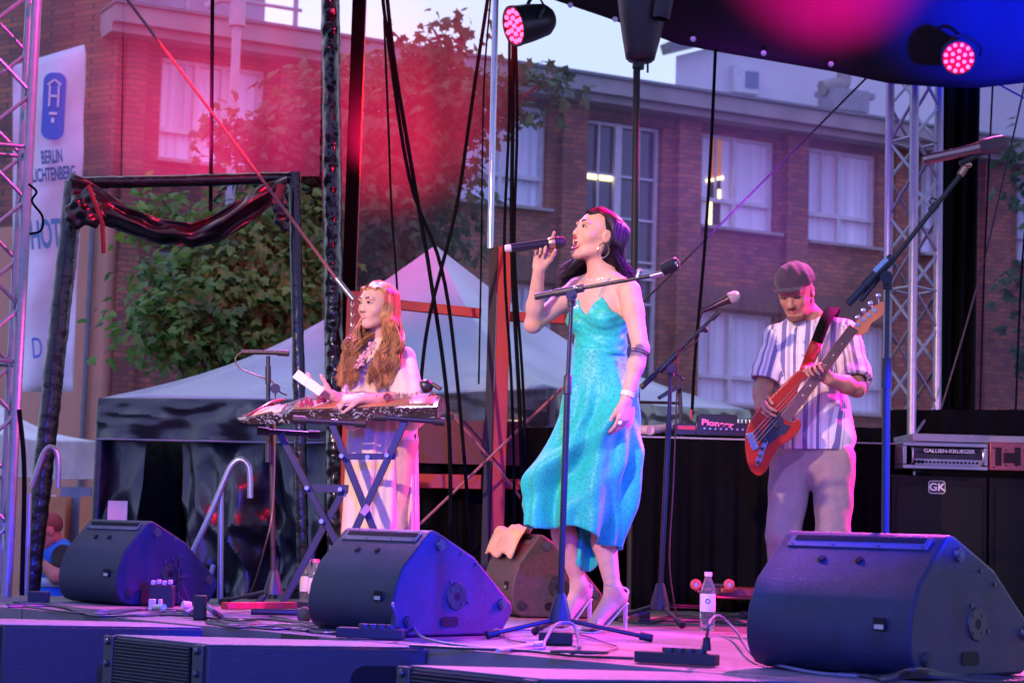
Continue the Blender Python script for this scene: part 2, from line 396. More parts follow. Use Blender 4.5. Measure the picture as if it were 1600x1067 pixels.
# ------------------------------------------------------------------ brick building behind
FA = V((P(187, 19, 29).x, 29, GZ)); FB_ = P(1350, 190, 35.6); FU = V((FB_.x - FA.x, FB_.y - FA.y, 0)).normalized(); FN = V((FU.y, -FU.x, 0))   # FN points to camera
if FN.y > 0: FN = -FN
def FX(px, py, off=0.):                      # picture point -> (u, z) on the facade (shifted off towards the camera)
    o = FA + FN * off; d = ray(px, py); e = V((0, 0, EYE)); t = (o - e).dot(FN) / d.dot(FN); h = e + d * t - o
    return h.dot(FU), h.z
def facade_T(): return frame4(FA, FU, -FN, (0, 0, 1))      # local: x along, y inward, z up
def brick(name, c1, c2, mortar, bw=.25, bh=.085, rough=.85):
    m = mat(name, c1, rough, var=.2); n, b = nodes_of(m)
    t = n.nodes.new('ShaderNodeTexCoord'); sp = n.nodes.new('ShaderNodeSeparateXYZ'); cb = n.nodes.new('ShaderNodeCombineXYZ'); ad = n.nodes.new('ShaderNodeMath')
    ad.operation = 'ADD'
    n.links.new(t.outputs['Object'], sp.inputs[0]); n.links.new(sp.outputs['X'], ad.inputs[0]); n.links.new(sp.outputs['Y'], ad.inputs[1])
    n.links.new(ad.outputs[0], cb.inputs['X']); n.links.new(sp.outputs['Z'], cb.inputs['Y'])
    k = n.nodes.new('ShaderNodeTexBrick'); k.inputs['Scale'].default_value = 1; k.inputs['Brick Width'].default_value = bw; k.inputs['Row Height'].default_value = bh
    k.inputs['Mortar Size'].default_value = .009; k.inputs['Color1'].default_value = (*c1, 1); k.inputs['Color2'].default_value = (*c2, 1); k.inputs['Mortar'].default_value = (*mortar, 1)
    k.inputs['Bias'].default_value = -.15
    n.links.new(cb.outputs[0], k.inputs['Vector'])
    q = n.nodes.new('ShaderNodeTexNoise'); q.inputs['Scale'].default_value = .7; q.inputs['Detail'].default_value = 6
    n.links.new(t.outputs['Object'], q.inputs['Vector'])
    r = n.nodes.new('ShaderNodeValToRGB'); r.color_ramp.elements[0].position = .35; r.color_ramp.elements[0].color = (.6, .55, .6, 1); r.color_ramp.elements[1].position = .65
    r.color_ramp.elements[1].color = (1.15, 1.1, 1.05, 1)
    n.links.new(q.outputs['Fac'], r.inputs['Fac'])
    mu = n.nodes.new('ShaderNodeMixRGB'); mu.blend_type = 'MULTIPLY'; mu.inputs[0].default_value = 1
    n.links.new(k.outputs['Color'], mu.inputs[1]); n.links.new(r.outputs['Color'], mu.inputs[2]); n.links.new(mu.outputs['Color'], b.inputs['Base Color'])
    bp = n.nodes.new('ShaderNodeBump'); bp.inputs['Strength'].default_value = .5; bp.inputs['Distance'].default_value = .01
    n.links.new(k.outputs['Fac'], bp.inputs['Height']); bp.invert = True; n.links.new(bp.outputs['Normal'], b.inputs['Normal'])
    return m
m_brick = brick('brick', (.45, .15, .085), (.22, .075, .07), (.13, .09, .085))
m_soldier = brick('soldier_brick', (.26, .12, .09), (.20, .09, .08), (.12, .09, .09), bw=.08, bh=.27)
m_conc = mat('cornice_concrete', (.34, .30, .29), .8, var=.15, scale=2)
m_plas = mat('salmon_plaster', (.62, .30, .20), .9, var=.08, scale=1.5)
m_white = mat('white_frame', (.62, .63, .66), .5)
m_curt = mat('curtain', (.78, .80, .90), .9, var=.16, scale=9, stretch=(1, 1, .02))
n_, b_ = nodes_of(m_curt)
m_glass = mat('window_glass', (.05, .06, .09), .08, spec=.8)
m_dark = mat('dark_room', (.035, .03, .04), .6)
m_amber = mat('lit_room', (.5, .16, .04), .6, emit=(1, .36, .08), estr=.22)
m_tubeL = mat('lamp_tube', (1, .8, .4), .4, emit=(1, .78, .32), estr=2.2)
BL = thing('brick_building', 'long two storey red brick building with white framed windows behind the stage', 'building', FA)
TOP = 7.0 + 1.2
zT = FX(700, 79)[1] - .44
# wall with window holes built as strips: windows recessed
WIN = []     # (u0,u1,z0,z1, kind)
def addwin(px0, px1, pyt, pyb, kind):
    u0, zt = FX(px0, pyt, -.15); u1, _ = FX(px1, pyt, -.15); _, zb = FX(px0, pyb, -.15); WIN.append([u0, u1, zb, zt, kind])
addwin(254, 418, 87, 248, 'A'); addwin(722, 858, 150, 312, 'B'); addwin(917, 1036, 184, 720, 'S'); addwin(1096, 1214, 205, 352, 'L'); addwin(1264, 1373, 228, 376, 'B2')
addwin(246, 300, 390, 540, 'A2'); addwin(560, 640, 130, 290, 'B'); addwin(788, 868, 440, 600, 'B'); addwin(1084, 1212, 482, 628, 'B'); addwin(1262, 1386, 500, 640, 'B')
addwin(1440, 1500, 250, 395, 'B'); addwin(1590, 1680, 270, 410, 'B')
UMIN, UMAX = 0., FX(2300, 300)[0]
us = sorted(set([UMIN, UMAX] + [x for w_ in WIN for x in w_[:2]])); zs = sorted(set([0, zT] + [x for w_ in WIN for x in w_[2:4]]))
T = facade_T()
k = MB(T); D = .15
for i in range(len(us) - 1):
    for j in range(len(zs) - 1):
        uc, zc = (us[i] + us[i + 1]) / 2, (zs[j] + zs[j + 1]) / 2
        if any(a < uc < b and c < zc < d for a, b, c, d, _ in WIN): continue
        k.raw([(us[i], D, zs[j]), (us[i + 1], D, zs[j]), (us[i + 1], D, zs[j + 1]), (us[i], D, zs[j + 1])], [(0, 1, 2, 3)])
for a, b, c, d, _ in WIN:       # reveals
    e = D + .22
    k.raw([(a, D, c), (b, D, c), (b, D, d), (a, D, d), (a, e, c), (b, e, c), (b, e, d), (a, e, d)], [(0, 1, 5, 4), (1, 2, 6, 5), (2, 3, 7, 6), (3, 0, 4, 7)])
k.raw([(0, D, 0), (0, 9, 0), (0, 9, zT), (0, D, zT)], [(0, 1, 2, 3)])
ob = k.build('wall', m_brick, BL, recalc=False, smooth=False)
# re-express brick texture in facade axes
for ob_ in (ob,): ob_['brick'] = 1
k = MB(T)
pil = [(878, 917), (1060, 1096), (1231, 1264), (1400, 1436), (1540, 1580), (680, 716), (432, 470), (190, 222)]
for a, b in pil:
    u0, _ = FX(a, 300); u1, _ = FX(b, 300); k.box(((u0 + u1) / 2, D / 2 - .002, zT / 2), (u1 - u0, D, zT - .01))
k.build('pilasters', m_brick, BL, smooth=False)
k = MB(T)
for a, b, c, d, kd in WIN:
    if d > 4: k.box(((a + b) / 2 + .14, D - .03, d + .02 + .22), (b - a + .3, .05, .4))
k.build('lintel_bands', m_soldier, BL, smooth=False)
k = MB(T)
L_ = UMAX + .3
k.box((L_ / 2 - .2, D / 2 - .16, zT + .13), (L_, D + .62, .26)).box((L_ / 2 - .2, D / 2 - .12, zT - .06), (L_, D + .40, .12))
k.box((L_ / 2 - .2, 3, zT + .12), (L_, 5.0, .1))
k.build('cornice', m_conc, BL, smooth=False)
k = MB(T); k.box((L_ / 2 - .2, D / 2 - .18, zT + .29), (L_ + .05, D + .68, .05)); k.build('gutter_flashing', mat('zinc', (.17, .18, .2), .45, .6), BL, smooth=False)
for a, b, c, d, kd in WIN:
    e = D + .20; W = b - a; H = d - c
    fr = MB(T); t = .055
    fr.box(((a + b) / 2, e - .03, c + t / 2), (W, .07, t)).box(((a + b) / 2, e - .03, d - t / 2), (W, .07, t)).box((a + t / 2, e - .032, (c + d) / 2), (t, .07, H)).box((b - t / 2, e - .032, (c + d) / 2), (t, .07, H))
    if kd == 'S':
        fr.box((a + W * .47, e - .035, (c + d) / 2), (.13, .08, H))
        for q in (.22, .75): fr.box((a + W * q, e - .034, (c + d) / 2), (.03, .05, H))
        z = d - .9
        while z > c: fr.box(((a + b) / 2, e - .036, z), (W, .045, .035)); z -= .72
        fr.box(((a + b) / 2, e - .038, d - 2.55), (W, .08, .2))
    else:
        fr.box(((a + b) / 2, e - .036, c + H * .30), (W, .08, .07))
        for q in ((.5,) if kd not in 'A' else (.36, .62)): fr.box((a + W * q, e - .034, (c + d) / 2), (.07, .07, H))
        fr.box((a + W * .26, e - .033, c + H * .65), (.035, .05, H * .7))
    wf = fr.build('window', m_white, BL, smooth=False)
    MB(T).box(((a + b) / 2, D - .04, c - .035), (W + .12, .26, .05)).build('sill', m_conc, wf, smooth=False)
    gl = MB(T)
    if kd == 'S':
        gl.box(((a + b) / 2, e + .02, (c + d) / 2), (W - .04, .01, H - .04)); gl.build('pane', m_glass, wf, smooth=False)
        MB(T).box((a + W * .2, e - .01, d - .95), (W * .42, .05, .09)).build('lamp_tube', m_tubeL, wf, smooth=False)
    elif kd == 'L':
        MB(T).box((a + W * .68, e + .02, (c + d) / 2), (W * .64, .012, H - .04)).build('curtain', m_curt, wf, smooth=False)
        MB(T).box((a + W * .11, e + .021, (c + d) / 2), (W * .18, .012, H - .04)).build('curtain', m_curt, wf, smooth=False)
        MB(T).box((a + W * .28, e + .028, c + H * .76), (W * .24, .012, H * .44)).build('lit_room', m_amber, wf, smooth=False)
        MB(T).box((a + W * .28, e + .03, c + H * .28), (W * .24, .012, H * .5)).build('dark_room', m_dark, wf, smooth=False)
        k = MB(T); k.bar((a + W * .16, e, c + H * .50), (a + W * .38, e, c + H * .56), .03, .05)
        k.box((a + W * .33, e, c + H * .36), (.045, .03, .22)).box((a + W * .22, e, c + H * .16), (.045, .03, .42)); k.build('lamp_tube', m_tubeL, wf, smooth=False)
    else:
        rg = random.Random(int(a * 10))
        k = MB(T)
        def cf(u, v, a=a, W=W, c=c, H=H, ph=rg.random() * 6):
            x = a + .03 + u * (W - .06)
            return V((x, e + .035 + .012 * math.sin(x * 42 + ph) + .008 * math.sin(x * 87 + ph * 2), c + .03 + v * (H - .06)))
        k.sheet(cf, 60, 1); k.build('curtain', m_curt, wf)
# wing to the left of the corner (goes away), brick above, salmon plaster below
WD = V((-.83, .55, 0)).normalized()
WG = thing('corner_wing', 'salmon plastered wing with brick upper wall left of the brick corner', 'building', FA + WD * .0)
o = FA + V((-.02, 0.02, 0)); zsplit = P(150, 345, 29.3).z - GZ; wn = V((WD.y, -WD.x, 0)); wn = -wn if wn.y > 0 else wn
Tw = frame4(o, -WD, -wn, (0, 0, 1)) if False else Matrix(((-WD.x, -wn.x, 0, o.x), (-WD.y, -wn.y, 0, o.y), (0, 0, 1, o.z), (0, 0, 0, 1)))
k = MB(Tw); k.box((-9, .15, zsplit / 2), (18, .3, zsplit)); k.build('plaster_wall', m_plas, WG, smooth=False)
k = MB(Tw); k.box((-9, .17, zsplit + 2.3), (18, .3, 4.6)); k.build('brick_wall', m_brick, WG, smooth=False)
k = MB(Tw); k.cyl((-.25, -.08, 0), (-.25, -.08, zsplit), .04); k.build('drain_pipe', mat('zinc'), WG)
# ground-floor window and pillars of the wing seen under the white tent
k = MB(); a = P(96, 760, 26); b = P(132, 1000, 26); k.box(((a.x + b.x) / 2, 26, (a.z + GZ) / 2), (b.x - a.x, .08, a.z - GZ)); k.build('glass_door', mat('dusk_glass', (.14, .18, .3), .2, spec=.8), WG, smooth=False)
k = MB(); a = P(76, 775, 25.8); b = P(97, 1000, 25.8); k.box(((a.x + b.x) / 2, 25.8, (a.z + GZ) / 2), (b.x - a.x, .4, a.z - GZ))
a = P(131, 775, 25.8); b = P(175, 1000, 25.8); k.box(((a.x + b.x) / 2, 25.8, (a.z + GZ) / 2), (b.x - a.x, .4, a.z - GZ)); k.build('pillars', mat('orange_plaster', (.70, .27, .13), .9), WG, smooth=False)
k = MB(); a = P(40, 772, 25.7); b = P(76, 1000, 25.7); k.box(((a.x + b.x) / 2, 25.7, (a.z + GZ) / 2), (b.x - a.x, .1, a.z - GZ)); k.build('white_panel', mat('white_panel', (.75, .78, .85), .6), WG, smooth=False)

# roof level: pale rendered building behind, street lamp, railing
PB = thing('pale_building', 'pale grey rendered building with one small square window rising behind the brick roofline', 'building', V((6, 42, GZ)))
m_pale = mat('pale_render', (.68, .64, .68), .9, var=.06, scale=1)
def ppx(px, py, Y=42): return P(px, py, Y)
a = ppx(1056, 95, 41); b = ppx(1900, 95, 47)
k = MB(); base = GZ
wall = [V((a.x, 41, base)), V((b.x, 47, base)), V((b.x, 47, ppx(1900, -120, 47).z)), V((a.x, 41, ppx(1056, 88, 41).z))]
k.prism(wall, (1.5, 8, 0)); k.build('wall', m_pale, PB, smooth=False)
dr = (V((b.x, 47, 0)) - V((a.x, 41, 0))).normalized(); dn = V((dr.y, -dr.x, 0))
k = MB(); p0 = V((a.x, 41, ppx(1056, 88, 41).z + .1)); p1 = V((b.x, 47, ppx(1900, -120, 47).z + .1)); k.bar(p0 + dn * .1 - dr * .3, p1 + dn * .1, .4, .22); k.build('roof_edge', mat('zinc'), PB, smooth=False)
def onp(px, py, off=.0):
    o_ = V((a.x, 41, 0)) + dn * off; d = ray(px, py); e_ = V((0, 0, EYE)); t = (o_ - e_).dot(dn) / d.dot(dn); return e_ + d * t
c0, c1 = onp(1142, 103, .05), onp(1181, 150, .05)
cm = (c0 + c1) / 2; rw = Matrix((dr, -dn, V((0, 0, 1)))).transposed()
k = MB(); k.box(cm, (abs((c1 - c0).dot(dr)), .3, abs(c1.z - c0.z)), rw); wf = k.build('window', m_white, PB, smooth=False)
k = MB(); k.box(cm + dn * .14 + dr * .12, (abs((c1 - c0).dot(dr)) * .5, .06, abs(c1.z - c0.z) * .62), rw); k.build('pane', mat('dusk_glass'), wf, smooth=False)
AC = thing('roof_duct', 'fat curved grey ventilation duct on the brick roof in front of the pale building', 'duct', onp(1310, 150, 1))
k = MB(); pts = [onp(*q, 1.2) for q in ((1284, 138), (1300, 134), (1316, 132), (1319, 120), (1319, 100))]; k.tube(catmull(pts, 4), .16, 10); k.build('pipe', m_conc, AC)
k = MB(); c = onp(1318, 160, 1.2); k.box(c, (.9, .6, .45), rw); k.box(onp(1320, 150, 1.0), (1.2, .5, .12), rw); k.build('fan_box', mat('duct_grey', (.3, .28, .32), .7), AC, smooth=False)
for (px, py) in ((1368, 110), (1405, 130), (1445, 150)):
    pass
LP = P(366, 200, 26)
SL = thing('street_lamp', 'pale grey street lamp post with a short crossarm left of the tall window', 'street lamp', V((LP.x, 26, GZ)))
a = P(372, -4, 26)
k = MB(); k.cyl((LP.x, 26, GZ), (a.x, 26, P(372, 40, 26).z), .075, .06).cyl((a.x, 26, P(372, 42, 26).z), (a.x, 26, a.z), .11, .10); k.build('pole', mat('lamp_post', (.4, .4, .45), .5), SL)
k = MB(); k.tube(catmull([P(322, 12, 26), P(345, 0, 26), P(372, 4, 26)], 5), .05, 8); k.build('arm', mat('lamp_post'), SL)
RL = thing('roof_railing', 'pale metal railing along the roof above the left window', 'railing', T @ V((2, .6, zT)))
for i, u in enumerate(np.arange(.3, 3.2, .9)):
    MB(T).cyl((u, .5, zT + .16), (u, .5, zT + 1.2), .04).build('post', mat('lamp_post'), RL)
k = MB(T)
for z in (.55, .85, 1.2): k.cyl((.2, .5, zT + z), (3.1, .5, zT + z), .03)
k.build('rail', mat('lamp_post'), RL)
k = MB(T); k.box((1.55, 2.2, zT + .75), (2.7, 1.2, 1.2)); tag(k.build('roof_cabin', mat('roof_cabin', (.34, .38, .48), .5, var=.3, scale=1.5), smooth=False), 'blue grey sheet metal cabin on the roof behind the railing', 'cabin')

# ------------------------------------------------------------------ banner on the wing
m_ban = mat('banner_cloth', (.72, .74, .82), .8, var=.05, bump=.3, bscale=3); m_navy = mat('banner_navy', (.05, .08, .28), .8); m_blue = mat('banner_blue', (.05, .13, .55), .8); m_teal = mat('banner_teal', (.05, .22, .42), .8)
YB = 20.0
bpts = [(28, 105), (128, 71), (134, 100), (133, 150), (130, 200), (131, 250), (127, 310), (124, 380), (119, 470), (114, 606), (28, 618)]
BN = thing('hotel_banner', 'tall white hotel banner with blue emblem hanging beside the left truss', 'banner', V((P(80, 606, YB).x, YB, P(80, 606, YB).z)))
k = MB()
def banfn(u, v):
    y = 88 + (612 - 88) * v
    xr = float(np.interp(y, [71, 100, 150, 200, 250, 310, 380, 470, 606], [128, 134, 133, 130, 131, 127, 124, 119, 114])); x = 20 + (xr - 20) * u
    y2 = y + (1 - v) * (-18 * u + 15 * (1 - u)); return P(x, y2, YB + .08 * math.sin(u * 7 + v * 3) + .04 * math.sin(v * 23 + u * 4))
k.sheet(banfn, 14, 40); k.build('cloth', m_ban, BN, solid=.004, recalc=False)
def ban_txt(s, px, py, size, m, rot=0, sx=1, bold=.0):
    c = P(px, py, YB - .16); x = (P(px + 10, py + rot, YB - .16) - c); y = V((0, 0, 1)); x.normalize()
    z = x.cross(y).normalized(); y = z.cross(x)
    return text(s, size, frame4(c, x, y, z), m, BN, sx=sx, bold=bold, depth=.004)
ban_txt('BERLIN', 81, 246, .19, m_navy, -1, .36, .004); ban_txt('LICHTENBERG', 84, 273, .19, m_navy, -1, .36, .004)
ban_txt('HOTEL', 82, 367, .40, m_teal, -1, .36, .010)
ban_txt('D', 58, 545, .30, m_blue, -1, .5, .0)
k = MB(); c = P(84, 166, YB - .15)
def rr(w, h, r, n=6):
    out = []
    for cx, cz, a0 in ((w - r, h - r, 0), (-w + r, h - r, 90), (-w + r, -h + r, 180), (w - r, -h + r, 270)):
        out += [(cx + r * math.cos(R(a0 + 90 * i / n)), cz + r * math.sin(R(a0 + 90 * i / n))) for i in range(n + 1)]
    return out
k.prism([c + V((x, 0, z)) for x, z in rr(.115, .345, .09)], (0, .01, 0)); k.build('emblem', m_blue, BN, smooth=False)
k = MB(); c2 = c + V((0, -.012, 0)); wv = .016
for x in (-.045, .045): k.box(c2 + V((x, 0, .10)), (wv, .012, .22))
k.box(c2 + V((0, 0, .10)), (.09, .012, .02)).bar(c2 + V((-.07, 0, .215)), c2 + V((0, 0, .27)), .012, .016).bar(c2 + V((0, 0, .27)), c2 + V((.07, 0, .215)), .012, .016)
k.box(c2 + V((0, 0, -.08)), (.08, .012, .025)).box(c2 + V((0, 0, -.15)), (.03, .012, .05)); k.build('emblem_letter', m_ban, BN, smooth=False)

# ------------------------------------------------------------------ trees
def leaf_mat(name, c):
    m = bpy.data.materials.new(name); m.use_nodes = True; n = m.node_tree; b = n.nodes['Principled BSDF']
    t = n.nodes.new('ShaderNodeTexCoord'); q = n.nodes.new('ShaderNodeTexNoise'); q.inputs['Scale'].default_value = 3.2; q.inputs['Detail'].default_value = 6
    r = n.nodes.new('ShaderNodeValToRGB'); r.color_ramp.elements[0].position = .35; r.color_ramp.elements[1].position = .68
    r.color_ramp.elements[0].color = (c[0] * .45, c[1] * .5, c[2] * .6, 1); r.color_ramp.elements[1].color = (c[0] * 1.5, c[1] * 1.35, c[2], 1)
    n.links.new(t.outputs['Object'], q.inputs['Vector']); n.links.new(q.outputs['Fac'], r.inputs['Fac']); n.links.new(r.outputs['Color'], b.inputs['Base Color'])
    b.inputs['Roughness'].default_value = .5
    tr = n.nodes.new('ShaderNodeBsdfTranslucent'); n.links.new(r.outputs['Color'], tr.inputs['Color'])
    mx = n.nodes.new('ShaderNodeMixShader'); mx.inputs[0].default_value = .42
    o = n.nodes['Material Output']; n.links.new(b.outputs[0], mx.inputs[1]); n.links.new(tr.outputs[0], mx.inputs[2]); n.links.new(mx.outputs[0], o.inputs['Surface'])
    return m
MAPLE = [(0, 0), (.12, .02), (.45, -.12), (.38, .12), (.62, .38), (.30, .42), (.28, .6), (.0, 1.0), (-.28, .6), (-.30, .42), (-.62, .38), (-.38, .12), (-.45, -.12), (-.12, .02)]
def leaf(vs, fs, p, nrm, up, s, droop):
    x = nrm.cross(up); x = x.normalized() if x.length > 1e-3 else V((1, 0, 0)); y = x.cross(nrm).normalized(); o = len(vs)
    for a, b in MAPLE: vs.append(p + x * a * s + y * b * s - nrm * (abs(a) * droop * s) - V((0, 0, 1)) * b * b * .25 * s)
    c = len(MAPLE); vs.append(p + y * .3 * s)
    for i in range(c): fs.append((o + c, o + i, o + (i + 1) % c))
def crown(lobes, dens, size, seed):
    rg = random.Random(seed); vs = []; fs = []
    for (c, r) in lobes:
        n = int(dens * (r[0] * r[1] * r[2]) ** (2 / 3))
        nb = max(5, n // 12)
        for _ in range(nb):          # twigs: clumps of leaves on the lobe
            d = V((rg.gauss(0, 1), rg.gauss(0, 1) , rg.gauss(0, 1) + .15)).normalized(); rad = rg.uniform(.55, 1.08)
            bc = c + V((d.x * r[0], d.y * r[1], d.z * r[2])) * rad; cs = rg.uniform(.10, .24)
            out = V((d.x, d.y, d.z * .4 + .25)).normalized()
            for _ in range(12):
                q = bc + V((rg.gauss(0, cs), rg.gauss(0, cs), rg.gauss(0, cs * .55)))
                nr = (out * .6 + V((rg.gauss(0, .45), rg.gauss(0, .45), abs(rg.gauss(.5, .4))))).normalized()
                leaf(vs, fs, q, nr, V((rg.gauss(0, 1), rg.gauss(0, 1), -.6)), size * rg.uniform(.55, 1.15), rg.uniform(.1, .4))
    return vs, fs
def tree(name, label, base, lobes, m, dens, size, seed, tr, group='maple trees behind the stage'):
    t = thing(name, label, 'tree', base, group); rg = random.Random(seed)
    top = max(c.z for c, r in lobes); tz = base.z + (top - base.z) * .55
    lx = sum(c.x for c, r in lobes) / len(lobes)
    k = MB(); spine = catmull([base, V((base.x + .05, base.y, base.z + 1.2)), V(((base.x + lx) / 2, base.y, tz)), V((lx, base.y, top - .2))], 6)
    k.tube(spine, [tr * (1 - .8 * i / (len(spine) - 1)) for i in range(len(spine))], 10); 
    m_bark = mat('bark', (.10, .08, .065), .9, bump=.8, bscale=14, stretch=(1, 1, .25))
    tk = k.build('trunk', m_bark, t)
    k = MB()
    for c, r in lobes:
        i = min(range(len(spine)), key=lambda i: (spine[i] - (c - V((0, 0, .5)))).length); s0 = spine[i]
        mid = s0.lerp(c, .5) + V((rg.uniform(-.1, .1), 0, -.1)); pts = catmull([s0, mid, c], 4); k.tube(pts, [tr * .35 * (1 - .8 * j / (len(pts) - 1)) for j in range(len(pts))], 6)
        for _ in range(5):
            d = V((rg.gauss(0, 1), rg.gauss(0, 1), rg.gauss(0, .8))).normalized(); k.tube([c, c + V((d.x * r[0], d.y * r[1], d.z * r[2])) * .85], [tr * .1, tr * .03], 5)
    k.build('limbs', m_bark, tk)
    vs, fs = crown(lobes, dens, size, seed); MB().raw(vs, fs).build('crown', m, t, smooth=False, recalc=False)
    return t
def lobe(px, py, Y, rx, rz, ry=None): 
    s = Y / FPX; return (P(px, py, Y), (rx * s, (ry or rx) * s, rz * s))
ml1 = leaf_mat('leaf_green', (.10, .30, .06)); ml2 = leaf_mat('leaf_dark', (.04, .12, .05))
tree('maple_tree', 'low bushy bright green maple tree under the black swag', V((P(400, 600, 17.5).x, 17.5, GZ)),
     [lobe(330, 480, 17.0, 95, 60), lobe(270, 505, 16.7, 62, 45), lobe(360, 400, 17.4, 95, 65), lobe(430, 450, 17.5, 100, 90), lobe(280, 440, 17.1, 50, 45),
      lobe(300, 545, 16.8, 55, 32), lobe(380, 545, 17.3, 90, 45), lobe(460, 520, 17.6, 80, 70), lobe(240, 530, 16.7, 30, 18), lobe(440, 360, 17.8, 80, 60), lobe(250, 345, 17.5, 45, 30)], ml1, 4200, .095, 3, .12)
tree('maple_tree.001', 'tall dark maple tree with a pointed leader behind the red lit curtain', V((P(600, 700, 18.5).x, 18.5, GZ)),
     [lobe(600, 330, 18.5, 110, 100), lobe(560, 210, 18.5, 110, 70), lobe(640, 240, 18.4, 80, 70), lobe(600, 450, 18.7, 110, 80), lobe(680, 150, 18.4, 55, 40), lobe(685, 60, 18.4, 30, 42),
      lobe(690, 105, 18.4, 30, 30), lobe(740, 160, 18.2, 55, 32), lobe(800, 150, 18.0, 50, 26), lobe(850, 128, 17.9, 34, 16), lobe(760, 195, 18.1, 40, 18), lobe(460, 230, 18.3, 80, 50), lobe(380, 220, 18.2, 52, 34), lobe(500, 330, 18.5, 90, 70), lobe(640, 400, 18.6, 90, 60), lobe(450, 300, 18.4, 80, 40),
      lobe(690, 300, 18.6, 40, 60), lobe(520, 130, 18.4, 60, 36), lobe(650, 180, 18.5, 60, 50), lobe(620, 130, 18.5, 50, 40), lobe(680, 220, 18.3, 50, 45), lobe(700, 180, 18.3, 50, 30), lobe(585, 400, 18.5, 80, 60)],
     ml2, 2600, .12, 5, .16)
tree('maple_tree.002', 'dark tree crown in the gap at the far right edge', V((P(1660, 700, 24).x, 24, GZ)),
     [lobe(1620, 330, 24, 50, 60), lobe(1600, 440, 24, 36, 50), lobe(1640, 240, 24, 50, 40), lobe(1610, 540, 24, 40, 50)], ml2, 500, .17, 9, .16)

# ------------------------------------------------------------------ tents
m_pvc = mat('tent_pvc', (.30, .35, .46), .32, var=.25, scale=1.5, bump=.5, bscale=2.2, spec=.6)
m_pvcb = mat('black_pvc', (.010, .012, .022), .30, var=.3, scale=2, bump=1.0, bscale=4.5, spec=.9)
m_wpvc = mat('white_pvc', (.86, .87, .90), .6, bump=.2, bscale=2)
def pagoda(name, label, L, F, Rr, peak, m_roof, m_val, m_wall, drop, sag=.35, wallz=None, vis_sides=(0, 1), wrinkle=.02):
    B = L + Rr - F
    base = V(((L.x + Rr.x) / 2, (L.y + Rr.y) / 2, GZ)); t = thing(name, label, 'tent', base)
    cs = [L, F, Rr, B]; k = MB()
    for i in range(4):
        a, b = cs[i], cs[(i + 1) % 4]
        def fn(u, v, a=a, b=b):
            e = a.lerp(b, u); p = e.lerp(peak, v); ridge = min(u, 1 - u) * 2
            s = sag * math.sin(PI * v) * .55 + sag * .35 * ridge * math.sin(PI * v * .9) * (1 - v)
            return p - V((0, 0, s)) + V((0, 0, -.04 * ridge * (1 - v)))
        k.sheet(fn, 14, 14)
    k.build('roof', m_roof, t, solid=.006, recalc=True, angle=60)
    out = {}
    for i in vis_sides:
        a, b = cs[i], cs[(i + 1) % 4]; d = (b - a).normalized(); nn = V((d.y, -d.x, 0)); nn = -nn if nn.y > 0 else nn
        rg = random.Random(i + len(name))
        ph = [rg.uniform(0, 6) for _ in range(6)]
        def vf(u, v, a=a, b=b, nn=nn, ph=ph):
            r_ = min(u, 1 - u) * 2
            return a.lerp(b, u) + V((0, 0, -.04 * r_ - v * drop)) + nn * (.02 + .035 * v + wrinkle * (math.sin(u * 31 + v * 3 + ph[0]) + .6 * math.sin(u * 57 - v * 5 + ph[1])) * (.3 + .7 * v) + (.055 if wrinkle > .01 else .0) * (.5 - abs(noise.noise(V((u * 9 + v * 1.6, v * 2.4 - u * 5, 3.3 + i))))) * math.sin(PI * min(1, v + .12)))
        MB().sheet(vf, 150, 20).build('valance', m_val, t, solid=.004, recalc=False); MB().tube([vf(q / 80, 1.0) - V((0, .006, 0)) for q in range(81)], .007, 6).build('valance_seam', mat('seam_grey', (.25, .28, .38), .5) if m_roof is not m_wpvc else m_wpvc, t)
    for p in cs: MB().cyl((p.x, p.y, GZ), (p.x, p.y, p.z), .035).build('leg', mat('alu', (.55, .55, .58), .35, .9) if m_roof is m_wpvc else m_pvcb, t)
    return t, cs
LT, FT_, RT, PK = P(160, 622, 13.5), P(862, 607, 11.95), P(1165, 640, 15), P(680, 384, 14.2)
zE = (LT.z + FT_.z + RT.z) / 3
tent1, tcs = pagoda('pagoda_tent', 'dark grey pointed party tent with black side walls behind the stage', LT, FT_, RT, PK, m_pvc, m_pvcb, m_pvcb, .28)
# side walls on the left-front side with a door opening
def wall_panel(u0, u1, name, amp, seed, zb=GZ, pinch=None, m=m_pvcb):
    a, b = tcs[0], tcs[1]; d = (b - a); dn_ = d.normalized(); nn = V((dn_.y, -dn_.x, 0)); nn = -nn if nn.y > 0 else nn
    rg = random.Random(seed); ph = [rg.uniform(0, 6) for _ in range(8)]
    def fn(u, v):
        uu = u0 + (u1 - u0) * u; p = a + d * uu; top = p.z - .2
        z = top + (zb - top) * v; off = amp * (math.sin(uu * 60 + 3.5 * v + ph[0]) * .5 + math.sin(uu * 33 - 6 * v + ph[1]) * .7 + .5 * math.sin(v * 9 + uu * 20 + ph[2]) + .4 * math.sin(v * 17 - uu * 45 + ph[3]))
        sh = 0
        if pinch: 
            sh = pinch * (1 - u) * math.sin(min(1, v * 1.5) * PI * .5) ** 1.2 * (1 if v < .75 else 1)
            z += .05 * math.sin(uu * 40) * v
        off += amp * 2.2 * (.45 - abs(noise.noise(V((uu * 9 + v * 1.2, v * 4.5 - uu * 7, seed * 2.7))))) + amp * 1.0 * (.4 - abs(noise.noise(V((uu * 22 - v * 3, v * 9 + uu * 9, seed * 1.3)))))
        p = V((p.x, p.y, 0)) + dn_ * sh - nn * .06 + nn * off * min(1, v * 3 + .1); p.z = z; return p
    return MB().sheet(fn, 90, 90).build(name, m, tent1, solid=.004, recalc=False)
